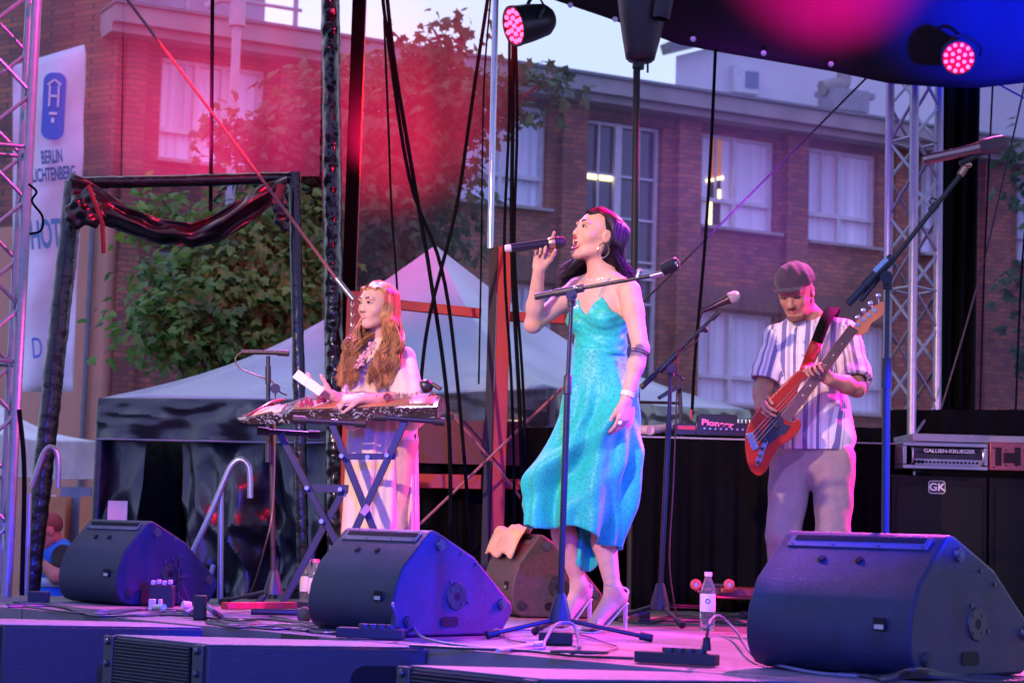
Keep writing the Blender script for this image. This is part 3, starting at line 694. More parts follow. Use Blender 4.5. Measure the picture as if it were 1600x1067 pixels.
def ufrac(px):      # where along the L->F side does picture column px fall
    a, b = tcs[0], tcs[1]; lo, hi = 0., 1.
    for _ in range(40):
        mid = (lo + hi) / 2; p = a.lerp(b, mid); v = CAMROT.transposed() @ (p - V((0, 0, EYE))); x = 800 + FPX * v.x / -v.z
        if x < px: lo = mid
        else: hi = mid
    return lo
wall_panel(0.0, ufrac(226), 'side_wall', .03, 1)
wall_panel(ufrac(272), ufrac(520), 'side_wall', .085, 2, pinch=.16)
wall_panel(ufrac(520), 1.0, 'side_wall', .03, 3)
k = MB(); a, b = tcs[1], tcs[2]; k.prism([V((a.x, a.y + .05, GZ)), V((b.x, b.y, GZ)), V((b.x, b.y, b.z - .15)), V((a.x, a.y + .05, a.z - .15))], (0, .01, 0)); k.build('side_wall', m_pvcb, tent1, smooth=False)
k = MB(); a, b = tcs[3], tcs[0]; k.prism([V((a.x, a.y, GZ)), V((b.x, b.y, GZ)), V((b.x, b.y, b.z - .1)), V((a.x, a.y, a.z - .1))], (.01, 0, 0)); k.build('side_wall', m_pvcb, tent1, smooth=False)
a, b = tcs[2], tcs[3]; k = MB(); k.prism([V((a.x, a.y, GZ)), V((b.x, b.y, GZ)), V((b.x, b.y, b.z - .1)), V((a.x, a.y, a.z - .1))], (.01, 0, 0)); k.build('side_wall', m_pvcb, tent1, smooth=False)
p0, p1 = P(173, 782, 13.28), P(199, 836, 13.24)
k = MB(); k.box(((p0.x + p1.x) / 2, 13.2, (p0.z + p1.z) / 2), (p1.x - p0.x, .01, p0.z - p1.z)); tag(k.build('paper_notice', mat('paper', (.75, .77, .85), .8), smooth=False), 'white paper notice fixed to the black tent wall', 'notice')
L2, F2, R2, K2 = P(-330, 700, 19), P(-60, 765, 15.5), P(156, 690, 17.5), P(10, 560, 17.3)
K2 = P(-60, 585, 17.4)
tent2, _ = pagoda('pagoda_tent.001', 'white party tent at the far left edge behind the truss', L2, V((F2.x, F2.y, R2.z)), V((R2.x, R2.y, R2.z)), K2, m_wpvc, m_wpvc, m_wpvc, .32, sag=.25, wrinkle=.006)

# ------------------------------------------------------------------ gauze curtain at the back of the stage
def scrim_mat(name, dens, col):
    m = bpy.data.materials.new(name); m.use_nodes = True; n = m.node_tree; n.nodes.clear()
    o = n.nodes.new('ShaderNodeOutputMaterial'); tr = n.nodes.new('ShaderNodeBsdfTransparent'); df = n.nodes.new('ShaderNodeBsdfDiffuse'); tl = n.nodes.new('ShaderNodeBsdfTranslucent')
    df.inputs['Color'].default_value = (*col, 1); tl.inputs['Color'].default_value = (*col, 1)
    a = n.nodes.new('ShaderNodeMixShader'); a.inputs[0].default_value = .45; b = n.nodes.new('ShaderNodeMixShader')
    t = n.nodes.new('ShaderNodeTexCoord'); q = n.nodes.new('ShaderNodeTexNoise'); q.inputs['Scale'].default_value = 1.1; q.inputs['Detail'].default_value = 3
    r = n.nodes.new('ShaderNodeMapRange'); r.inputs['To Min'].default_value = dens * .75; r.inputs['To Max'].default_value = dens * 1.25
    n.links.new(t.outputs['Object'], q.inputs['Vector']); n.links.new(q.outputs['Fac'], r.inputs['Value']); n.links.new(r.outputs['Result'], b.inputs[0])
    n.links.new(df.outputs[0], a.inputs[1]); n.links.new(tl.outputs[0], a.inputs[2]); n.links.new(tr.outputs[0], b.inputs[1]); n.links.new(a.outputs[0], b.inputs[2]); n.links.new(b.outputs[0], o.inputs['Surface'])
    return m
m_scrim = scrim_mat('gauze', .055, (.8, .8, .8))
SC = thing('gauze_curtain', 'thin see-through gauze curtain stretched across the back of the stage glowing red at left', 'curtain', P(700, 900, 11.85))
YS = 11.85
def quad_sheet(pts, name, amp=.03, seed=0, m=m_scrim, nu=40, parent=SC, Y=YS):
    (x0, y0), (x1, y1), (x2, y2), (x3, y3) = pts
    def fn(u, v):
        xt = x0 + (x1 - x0) * u; yt = y0 + (y1 - y0) * u; xb = x3 + (x2 - x3) * u; yb = y3 + (y2 - y3) * u
        p = P(xt + (xb - xt) * v, yt + (yb - yt) * v, Y); p.y += amp * (math.sin(p.x * 9 + seed) + .5 * math.sin(p.x * 21 + p.z * 2 + seed)); return p
    return MB().sheet(fn, nu, 12).build(name, m, parent, recalc=False)
quad_sheet([(-60, -260), (196, -260), (190, 282), (-60, 282)], 'gauze_panel', seed=1)
quad_sheet([(197, -260), (505, -260), (500, 276), (191, 282)], 'gauze_panel', seed=2)
quad_sheet([(-60, 283), (106, 283), (50, 900), (-60, 900)], 'gauze_panel', seed=3, nu=12)
quad_sheet([(506, -260), (1390, -200), (1390, 690), (501, 690)], 'gauze_panel', seed=4, nu=90)
m_scr2 = scrim_mat('dark_gauze', .10, (.03, .03, .05))
# ================================================================== STAGE STRUCTURE
m_blackcloth = mat('black_cloth', (.003, .003, .004), .9, bump=.2, bscale=5, spec=.08)
m_foil = mat('black_foil', (.008, .008, .010), .22, var=.3, scale=6, bump=.55, bscale=22, spec=.7)
m_alu = mat('alu', (.55, .55, .58), .35, .9); m_truss = mat('truss_alu', (.34, .33, .40), .42, .7, var=.1, scale=20)
m_redtint = mat('red_tinted_steel', (.36, .008, .014), .5, var=.2, scale=4)  # scaffold steel: red lamp light put into the base colour
m_steel = mat('dark_steel', (.05, .05, .055), .45, .5)
m_rope = mat('rope_black', (.004, .004, .006), .9, spec=.1)
m_rubber = mat('rubber', (.015, .015, .017), .6)

# back-of-roof valance + roof underside
bot = [(820, -14), (870, 2), (950, 29), (1060, 70), (1130, 83), (1300, 112), (1390, 131), (1475, 137), (1530, 138), (1600, 130), (1760, 118)]
bx = [b[0] for b in bot]; by = [b[1] for b in bot]
RF = thing('stage_roof', 'black tarpaulin stage roof lit magenta and blue with a row of eyelets along its back edge', 'stage roof', P(1200, 100, 11.6))
def valf(u, v):
    px = 820 + 940 * u; py = float(np.interp(px, bx, by)); p = P(px, py, 11.6); top = P(px, -330, 11.0)
    p = p.lerp(top, v); p.y += .04 * math.sin(px * .011 + v * 4) * v + .012 * math.sin(px * .03 - v * 9) * v + .03 * math.sin(v * 11 + px * .008) * v
    return p
m_tarp = mat('tarpaulin', (.020, .017, .022), .6, var=.2, scale=2, bump=.5, bscale=5, spec=.12)
MB().sheet(valf, 70, 30).build('back_valance', m_tarp, RF, recalc=False, solid=.004)
k = MB(); z_ = P(1200, -330, 11).z
def rooff(u, v):
    x = -3.2 + 9.5 * u; y = 11.1 - 6.2 * v; return V((x, y, z_ + .5 * v + .3 * math.sin(u * 9) * .1 + .05 * math.sin(u * 40)))
k.sheet(rooff, 40, 16); k.build('roof_sheet', m_tarp, RF, recalc=False, solid=.004)
for px, py in ((833, -11), (891, 9), (961, 31), (1083, 62), (1193, 84), (1298, 101)):
    c = P(px, py, 11.55); MB().lathe([(.0, 0), (.013, .0), (.016, .003), (.017, .006), (.0165, .010)], c + V((0, .0, 0)), (0, -1, 0), 14).build('eyelet', mat('eyelet', (.85, .87, .95), .4, emit=(.6, .66, .9), estr=.0), RF)
# ------------------------------------------------------------------ trusses
def truss(name, label, chords, z0, z1, r, rb, seg, m, faces=None, skip_cap=False):
    c = sum(chords, V((0, 0, 0))) / len(chords)
    t = thing(name, label, 'truss', V((c.x, c.y, z0)), 'lattice towers at the sides of the stage')
    for p in chords: MB().cyl((p.x, p.y, z0), (p.x, p.y, z1), r, n=14).build('chord', m, t)
    k = MB(); n = len(chords)
    for i in range(n):
        a, b = chords[i], chords[(i + 1) % n]; z = z0 + .08; s = 0
        while z + seg < z1:
            lo, hi = (a, b) if s % 2 == 0 else (b, a)
            k.cyl((lo.x, lo.y, z), (hi.x, hi.y, z + seg), rb, n=8, cap=False)
            if faces and i in faces: k.cyl((hi.x, hi.y, z), (lo.x, lo.y, z + seg), rb, n=8, cap=False)
            z += seg; s += 1
            if s % 4 == 0: k.cyl((a.x, a.y, z), (b.x, b.y, z), rb, n=8, cap=False)
    k.build('braces', m, t)
    return t
YL = 9.6
b0 = G(10, 932); a0 = b0 + V((-.12, -.02, 0)); 
zt = 5.2
cl = [V((b0.x, b0.y, 0)), V((b0.x - .20, b0.y + .12, 0)), V((b0.x - .06, b0.y + .36, 0)), V((b0.x + .0, b0.y + .30, 0))]
cl = [V((b0.x, b0.y, 0)), V((b0.x - .10, b0.y + .27, 0)), V((b0.x - .37, b0.y + .17, 0)), V((b0.x - .27, b0.y - .10, 0))]
tl = truss('truss_tower', 'pink lit aluminium truss tower at the left edge of the stage', cl, -.0, 5.0, .026, .010, .27, m_truss)
YR = 12.1
tr_b = [V((P(1385, 700, YR).x, YR, 0)), V((P(1425, 700, YR - .24).x, YR - .22, 0)), V((P(1463, 700, YR).x, YR, 0)), V((P(1424, 700, YR + .2).x, YR + .22, 0))]
tr = truss('truss_tower.001', 'violet lit aluminium truss tower in front of the black drape', tr_b, 0, P(1410, 68, YR).z, .028, .010, .23, m_truss)
k = MB()
for i in range(4):
    a, b = tr_b[i], tr_b[(i + 1) % 4]
    for z in (P(1410, 90, YR).z,): k.cyl((a.x, a.y, z), (b.x, b.y, z), .016, n=8)
k.build('top_ring', m_truss, tr)
# black drape right of the truss + dark gauze window beyond
def drape(name, label, x0, x1, yt, yb, Y, m, folds=5, amp=.05, parent=None, nu=60, lean=0):
    t0 = P(x0, yt, Y); 
    def fn(u, v):
        a = P(x0 + (x1 - x0) * u + lean * v, yt, Y); b = P(x0 + (x1 - x0) * u + lean, yb, Y); p = V((a.x, Y, a.z + (b.z - a.z) * v)); p.x = a.x + (b.x - a.x) * v
        p.y += amp * math.sin(u * folds * 2 * PI + v * 1.5) + amp * .4 * math.sin(u * folds * 5.3 + 1); return p
    ob = MB().sheet(fn, nu, 10).build(name, m, parent, recalc=False, solid=.004)
    return tag(ob, label, 'curtain') if parent is None else ob
drape('black_drape', 'narrow black drape hanging right of the lattice tower', 1474, 1532, 60, 900, 12.25, m_blackcloth, 3, .04, lean=-8)
SC2 = thing('gauze_curtain.001', 'dark gauze filling the gap between the black drape and the right edge', 'curtain', P(1580, 700, 12.2))
quad_sheet([(1530, 100), (1800, 90), (1800, 760), (1520, 760)], 'gauze_panel', seed=6, m=scrim_mat('dark_gauze2', .30, (.05, .05, .10)), parent=SC2, Y=12.3)
drape('black_drape.001', 'low black cloth hiding the ground behind the bass cabinets', 1380, 1800, 640, 960, 11.95, m_blackcloth, 8, .03)
drape('black_drape.002', 'black cloth behind the singer filling the back of the stage', 640, 1400, 668, 965, 11.5, m_blackcloth, 16, .04, nu=160)

# black plastic wrapped tower (x~530)
TW = thing('wrapped_tower', 'tall stage leg wrapped in crinkled black plastic with red lit edges', 'stage leg', P(530, 915, 11.2))
def crinkle(px0, px1, y0, y1, Y, name, parent, m=m_foil, amp=.03, seed=0, nv=90, lean=0, thick=.10, tilt=0):
    rg = random.Random(seed); ph = [rg.uniform(0, 6) for _ in range(6)]
    k = MB(); nu = 14
    def fn(u, v):
        py = y0 + (y1 - y0) * v; xa = px0 + lean * v; xb = px1 + lean * v
        ang = PI * u; c = P((xa + xb) / 2, py, Y); hw = (P(xb, py, Y).x - P(xa, py, Y).x) / 2
        w_ = 1 + .06 * math.sin(v * 37 + ph[0]) * math.sin(v * 11 + ph[1]) + .02 * math.sin(v * 90 + u * 5)
        p = V((c.x - hw * math.cos(ang) * w_, Y - thick * math.sin(ang), c.z)) + V((0, -1, 0)) * amp * (noise.noise(V((u * 3, v * (y1 - y0) * .06 + seed * 7, seed))) + .6 * noise.noise(V((u * 7, v * (y1 - y0) * .13, seed + 3)))) * 1.6
        return p
    k.sheet(fn, nu, nv); return k.build(name, m, parent, recalc=False, solid=.003, angle=180)
crinkle(502, 530, -30, 930, 11.0, 'plastic_wrap', TW, seed=3, nv=260, lean=10, amp=.014)
k = MB(); a = P(538, 930, 11.15); b = P(551, -30, 11.15); k.box(((a.x + b.x) / 2, 11.2, (a.z + b.z) / 2), (.075, .08, b.z - a.z)); k.build('post', m_blackcloth, TW, bevel=.004)
k = MB(); k.box((P(554, 400, 11.1).x, 11.22, (a.z + b.z) / 2), (.012, .05, b.z - a.z)); k.build('post_edge', m_redtint, TW, bevel=.002)  # red strip standing in for red light along the post edge
k = MB(); a = P(528, 930, 10.95); c = P(533, 455, 10.95); k.box((a.x + .035, 10.95, (a.z + c.z) / 2), (.085, .06, c.z - a.z)); k.build('foot_channel', m_redtint, TW, bevel=.004)
# scaffolding behind, the red light on it is put into its steel colour
SF = thing('scaffold_frame', 'red lit steel upright with crossbar and lower rail behind the singer', 'scaffold', P(768, 950, 11.25))
a, b = P(768, 386, 11.2), P(768, 960, 11.2); k = MB(); k.box((b.x + .018, 11.2, (a.z + b.z) / 2), (.078, .07, a.z - b.z)); k.build('upright', m_redtint, SF, bevel=.003); k = MB(); k.box((b.x - .046, 11.19, (a.z + b.z) / 2), (.045, .09, a.z - b.z - .01)); k.build('upright_channel', m_blk, SF, bevel=.003)
k = MB(); k.bar(P(560, 470, 11.25), P(752, 490, 11.25), .05, .055).bar(P(784, 494, 11.25), P(905, 500, 11.25), .05, .055); k.build('crossbar', m_redtint, SF, bevel=.003)
k = MB(); k.bar(P(600, 750, 11.3), P(752, 753, 11.3), .05, .08).bar(P(784, 756, 11.3), P(880, 758, 11.3), .05, .06); k.build('lower_rail', m_redtint, SF, bevel=.003)
k = MB(); k.box(P(690, 690, 11.42) , (.9, .04, .25)); k.build('toe_board', mat('dark_red_board', (.10, .012, .018), .6), SF)
k = MB()
def strap(a, b, w_=.013, sag=0): 
    k.bar(a, b, w_, .006, up=(0, 1, 0))
k = MB(); k.bar(P(765, -20, 11.0), P(765, 0, 11.0), .02, .02)
k = MB(); k.cyl(P(775, -30, 11.15), P(766, 388, 11.15), .018, n=14); tag(k.build('steel_pole', mat('chrome', (.6, .6, .64), .2, 1.0)), 'shiny steel pole rising from the red lit upright to the roof', 'pole')

# portal frame left with black foil and swag
PF = thing('portal_frame', 'leaning doorway frame wrapped in crinkled black foil at left', 'frame', P(60, 930, 10.9))
def wrap(pa, pb, r, name, seed, n=90, m=m_foil):
    a, b = V(pa), V(pb); x, y, d = basis(b - a); k = MB(); vs = []; ns = 10
    def fn(u, v):
        an = 2 * PI * u; p = a.lerp(b, v); q = V((math.cos(an), math.sin(an), v * (b - a).length * 9 + seed * 5))
        rr_ = r * (1 + .10 * noise.noise(V((q.x, q.y, q.z * .5))) + .10 * noise.noise(V((q.x * 3, q.y * 3, q.z * 2.2))))
        return p + (x * math.cos(an) + y * math.sin(an)) * rr_
    k.sheet(fn, 14, n); return k.build(name, m, PF, recalc=True, angle=180)
YPF = 10.9
wrap(P(117, 285, YPF), P(46, 925, YPF), .055, 'left_post', 1, 220); wrap(P(110, 287, YPF), P(460, 278, YPF), .034, 'top_beam', 2, 90)
wrap(P(460, 270, YPF), P(474, 925, YPF), .034, 'right_post', 3, 130)
k = MB()
SWG = [(110, 300, 62), (150, 318, 58), (200, 345, 40), (250, 362, 38), (300, 368, 36), (350, 350, 50), (400, 318, 50), (435, 298, 34), (450, 290, 30)]
sx_ = [q[0] for q in SWG]; sc_ = [q[1] for q in SWG]; sh_ = [q[2] for q in SWG]
def swf(u, v):
    px = 112 + (448 - 112) * u; cy = float(np.interp(px, sx_, sc_)); h = float(np.interp(px, sx_, sh_)); an = (v - .5) * 2
    py = cy + an * h * .5; fold = math.sin(v * 9 + 5 * (u - .5) ** 2 * (1 if u > .5 else -1) * 3) * .8 + .5 * math.sin(v * 13 - u * 9) * .5 + .5 * math.sin(v * 5 + u * 11) + .3 * noise.noise(V((u * 9, v * 6, 2)))
    p = P(px, py, 10.72 + .03 * abs(an) ** 2); p.y += .04 * fold * math.sin(PI * min(1, max(0, u))) ** .5 + .05 * noise.noise(V((px * .02, v * 3 + px * .015, 4))); return p
m_satin = mat('black_satin', (.010, .008, .010), .30, var=.3, scale=3, bump=.5, bscale=5, spec=.6)
k.sheet(swf, 70, 36)
tag(k.build('cloth_swag', m_satin, recalc=False, solid=.006, angle=180), 'black satin cloth draped as a swag between the foil wrapped posts', 'swag')
for nm, lab, bl in (('cloth_knot', 'bunched black cloth tied at the left corner of the foil wrapped frame', ((124, 330, .075), (136, 316, .06), (148, 336, .06))), ('cloth_knot', 'bunched black cloth tied at the right corner of the foil wrapped frame', ((436, 318, .04), (442, 345, .045)))):
    k = SDF(np.array(P(*bl[0][:2], 10.7)) - .26, np.array(P(*bl[0][:2], 10.7)) + .26, .008)
    for (px, py, r_) in bl: k.ell(P(px, py, 10.7), (r_, r_ * .7, r_ * 1.2), None, .03)
    t_ = thing(nm, lab, 'cloth knot', P(*bl[0][:2], 10.7), 'cloth knots on the frame corners')
    k.build('cloth', m_satin, t_, disp=lambda v, n: .010 * np.sin(v[:, 2] * 45 + v[:, 0] * 60) + .006 * np.sin(v[:, 2] * 90 - v[:, 0] * 40))
m_rib = mat('ribbon', (.12, .012, .015), .5)
tag(MB().tube([P(138, 290, 10.6), P(150, 322, 10.58), P(160, 350, 10.6), P(162, 396, 10.62)], .012, 6, flat=.3).build('tie_ribbon', m_rib), 'narrow red and black ribbon hanging from the left swag knot', 'ribbon')
tag(MB().tube([P(440, 288, 10.6), P(430, 318, 10.6)], .02, 6, flat=.3).build('tie_ribbon', m_rib), 'short red ribbon over the right swag knot', 'ribbon')
# ------------------------------------------------------------------ ropes, cables, straps
def rope(name, label, pts, r, m=m_rope, cat='cable', group=None, n=8, seg=6):
    return tag(MB().tube(catmull(pts, seg), r, n).build(name, m), label, cat, group)
GR = 'black cables hanging at the back of the stage'
ropes = [((596, -20, 10.6), (606, 60, 10.6), (640, 280, 10.6), (690, 420, 10.6), (715, 600, 10.6), (740, 900, 10.6), 'black cable bundle nearest the left, crossing the pointed tent', .010),
         ((603, -20, 10.6), (618, 110, 10.6), (655, 330, 10.6), (672, 430, 10.6), (700, 640, 10.6), (705, 900, 10.6), 'second hanging black cable crossing the tent peak', .011),
         ((600, 30, 10.7), (607, 200, 10.7), (612, 330, 10.7), (622, 480, 10.7), (640, 900, 10.7), None, 'thin black cable hanging straight beside the zither player', .006),
         ((765, -20, 10.5), (745, 110, 10.5), (732, 200, 10.5), (712, 330, 10.5), (670, 500, 10.5), (655, 620, 10.5), 'dark strap slanting down left from the roof past the steel pole', .010),
         ((768, -20, 10.5), (756, 140, 10.5), (752, 400, 10.5), (748, 600, 10.5), None, None, 'thin dark cord hanging close left of the steel pole', .005),
         ((796, 60, 10.4), (795, 200, 10.4), (788, 400, 10.4), (800, 620, 10.4), (806, 900, 10.4), None, 'leftmost cord of the group hanging under the red lamp', .008),
         ((802, 60, 10.4), (801, 200, 10.4), (800, 400, 10.4), (812, 640, 10.4), (820, 900, 10.4), None, 'middle cord of the group hanging under the red lamp', .011),
         ((806, 60, 10.4), (808, 200, 10.4), (804, 400, 10.4), (818, 620, 10.4), (824, 900, 10.4), None, 'rightmost cord of the group hanging under the red lamp', .008),
         ((1118, 78, 10.8), (1110, 250, 10.8), (1100, 400, 10.8), (1086, 560, 10.8), (1081, 650, 10.8), None, 'black cable hanging from the roof left of the lit window', .009),
         ((332, -20, 11.0), (331, 120, 11.0), (329, 330, 11.0), None, None, None, 'black cable hanging above the swag', .011),
         ((1551, 135, 12.0), (1548, 200, 12.0), (1538, 420, 12.0), (1530, 690, 12.0), None, None, 'thin cord hanging nearest the black drape', .006),
         ((1620, 210, 12.0), (1598, 400, 12.0), (1585, 690, 12.0), None, None, None, 'dark cord hanging close to the right edge', .007)]
for q in ropes:
    pts = [P(*p) for p in q[:-2] if p is not None]; rope('hanging_cable', q[-2], pts, q[-1], group=GR)
rope('guy_wire', 'dark guy wire slanting up right to the roof corner behind the bassist', [P(985, 492, 11.3), P(1354, 122, 11.3)], .006, mat('steel_wire', (.05, .03, .05), .5, .5), 'guy wire', seg=2)
rope('guy_wire', 'steel guy wire crossing the dark gap at the upper right', [P(1470, 640, 12), P(1540, 400, 12), P(1605, 115, 12)], .006, mat('steel_wire'), 'guy wire', seg=2)
rope('guy_wire', 'short guy wire slanting down right under the roof edge at the upper right', [P(1560, 132, 12), P(1640, 175, 12)], .006, mat('steel_wire'), 'guy wire', seg=2)
TS = thing('tension_strap', 'long pinkish tension strap slanting from the upper left down to a chain', 'strap', P(555, 480, 10.2))
m_strap = mat('strap_red', (.35, .10, .12), .5)
k = MB(); k.tube([P(180, -25, 10.2), P(525, 435, 10.2)], .008, 8); k.build('strap_rope', m_strap, TS)
k = MB(); k.cyl(P(525, 435, 10.2), P(552, 468, 10.2), .016, n=10); k.build('turnbuckle', m_alu, TS)
k = MB()
for i in range(7):
    c = P(549 + (i % 2) * 2, 466 + i * 8, 10.2); pts = [c + V((math.cos(t) * (.008 if i % 2 else .003), math.sin(t) * (.003 if i % 2 else .008), 0)) * 1 + V((0, 0, math.sin(t) * .014)) for t in np.linspace(0, 2 * PI, 10)]
    k.tube(pts, .0022, 5, cap=False)
k.build('chain', m_alu, TS)
for a, b, l in (((640, 560), (800, 720), 'a'), ((), (), 'b')):
    pass
rope('cross_strap', 'red lit strap running from lower left up to the singer elbow', [P(655, 820, 10.9), P(880, 605, 10.9)], .008, m_strap, 'strap', seg=2)
rope('cross_strap', 'red lit strap running down right from behind the zither player', [P(655, 590, 10.95), P(765, 715, 10.95), P(830, 800, 10.95)], .007, m_strap, 'strap', seg=2)

# ------------------------------------------------------------------ lamps
m_body = mat('lamp_body', (.02, .02, .022), .35, spec=.6)
m_led = mat('red_led', (1, .1, .15), .3, emit=(1, .03, .12), estr=9.); m_ledface = mat('led_face', (.25, .01, .02), .25, emit=(1, .0, .04), estr=.35)
m_ledcore = mat('led_core', (1, .6, .5), .3, emit=(1, .45, .35), estr=9)
def par(name, label, c, d, r, length, group='red LED stage lamps'):
    d = V(d).normalized(); t = thing(name, label, 'stage lamp', c - d * length, group); x, y, _ = basis(d)
    MB().lathe([(0, -length), (r * .55, -length), (r * .8, -length * .85), (r * .95, -length * .4), (r, -.02), (r * 1.04, 0), (r * 1.04, .012), (r * .93, .012), (r * .93, -.01)], c, d, 28).build('housing', m_body, t)
    MB().lathe([(0, 0), (r * .93, 0), (r * .93, -.004)], c, d, 28).build('lens_plate', m_ledface, t)
    k = MB(); rings = [(0.0, 1), (.40, 6), (.76, 12)] ; kc = MB()
    for rr_, n in rings:
        for i in range(n):
            an = 2 * PI * i / n + rr_; p = c + (x * math.cos(an) + y * math.sin(an)) * r * rr_ 
            k.ell(p + d * .004, (r * .125,) * 3, n=10, m=6); kc.ell(p + d * .010, (r * .06,) * 3, n=8, m=5)
    k.build('led_lenses', m_led, t); kc.build('led_cores', m_ledcore, t)
    k = MB(); k.tube(catmull([c - d * length * .4 + x * r * 1.1, c - d * length * .5 + x * r * 1.1 + V((0, 0, r * .6)), c - d * length * .5 + V((0, 0, r * 1.35)), c - d * length * .5 - x * r * 1.1 + V((0, 0, r * .6)), c - d * length * .4 - x * r * 1.1], 5), .01, 6, flat=.5); k.build('yoke', m_body, t)
    return t
par('stage_lamp', 'red LED par lamp aimed left beside the steel pole', P(805, 41, 10.2), (-.80, -.42, -.30), .105, .22)
par('stage_lamp.001', 'red LED par lamp in front of the blue lit roof at right', P(1498, 91, 11.2), (-.30, -.8, -.22), .098, .20)
# tapered cover on pole
k = MB(); c = P(1000, 97, 10.4); tp = V((P(1008, -60, 10.4).x, 10.4, P(1008, -60, 10.4).z)); L_ = (tp - c).length
CV = thing('lamp_pole', 'thin black pole under a tapered black fabric cover hanging from the roof', 'pole', V((P(988, 420, 10.4).x, 10.4, 0)))
kk = MB(); kk.lathe([(0, -.01), (.062, 0), (.078, .015), (.085, .05), (.10, .12), (.125, .25), (.145, .38), (.155, .55)], c, tp - c, 26)
kk.build('tapered_cover', mat('cover_fabric', (.035, .03, .04), .4, bump=.4, bscale=8), CV)
kk = MB(); kk.lathe([(.045, 0), (.05, .02), (.055, .25), (.06, .4)], P(1032, 30, 10.27), V((.15, 0, 1)), 14); kk.build('cover_pocket', mat('cover_fabric'), CV)
kk = MB(); kk.cyl(P(995, 100, 10.4), P(984, 960, 10.4), .019, n=12); kk.build('tube', m_blk, CV)
kk = MB(); kk.cyl(P(998, 98, 10.4), P(997, 108, 10.4), .032, n=12).cyl(P(1012, 98, 10.35), P(1012, 114, 10.35), .006); kk.build('clamp', m_steel, CV)

# curved handrails
def handrail(name, label, pts, Y, r, group):
    t = tag(MB().tube(catmull([P(a, b, Y) for a, b in pts], 8), r, 14).build(name, mat('galvanised', (.42, .42, .46), .35, .8)), label, 'handrail', group); return t
GH = 'handrails of the stage stairs'
h1 = handrail('handrail', 'curved grey steel handrail beside the black tent wall', [(300, 865), (330, 800), (350, 752), (362, 727), (376, 718), (388, 728), (391, 750), (391, 778)], 9.9, .0155, GH)
MB().cyl(P(346, 765, 9.92), P(344, 940, 9.92), .0155, n=12).build('post', mat('galvanised'), h1); MB().cyl(P(334, 882, 9.92), P(320, 930, 9.92), .012, n=12).build('brace', mat('galvanised'), h1)
h2 = handrail('handrail.001', 'curved pink lit handrail end beside the left foil post', [(50, 760), (62, 725), (70, 706), (79, 699), (88, 706), (91, 725), (90, 762)], 10.3, .0155, GH)
MB().cyl(P(46, 770, 10.3), P(40, 940, 10.3), .0155, n=12).build('post', mat('galvanised'), h2)
rope('truss_cable', 'black cable looping off the side of the left truss', [P(45, 288, 9.5), P(57, 300, 9.5), P(50, 315, 9.5), P(66, 338, 9.5), P(64, 360, 9.5), P(46, 366, 9.5)], .006)
rope('truss_cable', 'black cable hanging down beside the left truss', [P(30, 640, 9.7), P(38, 740, 9.7), P(34, 930, 9.7)], .012)
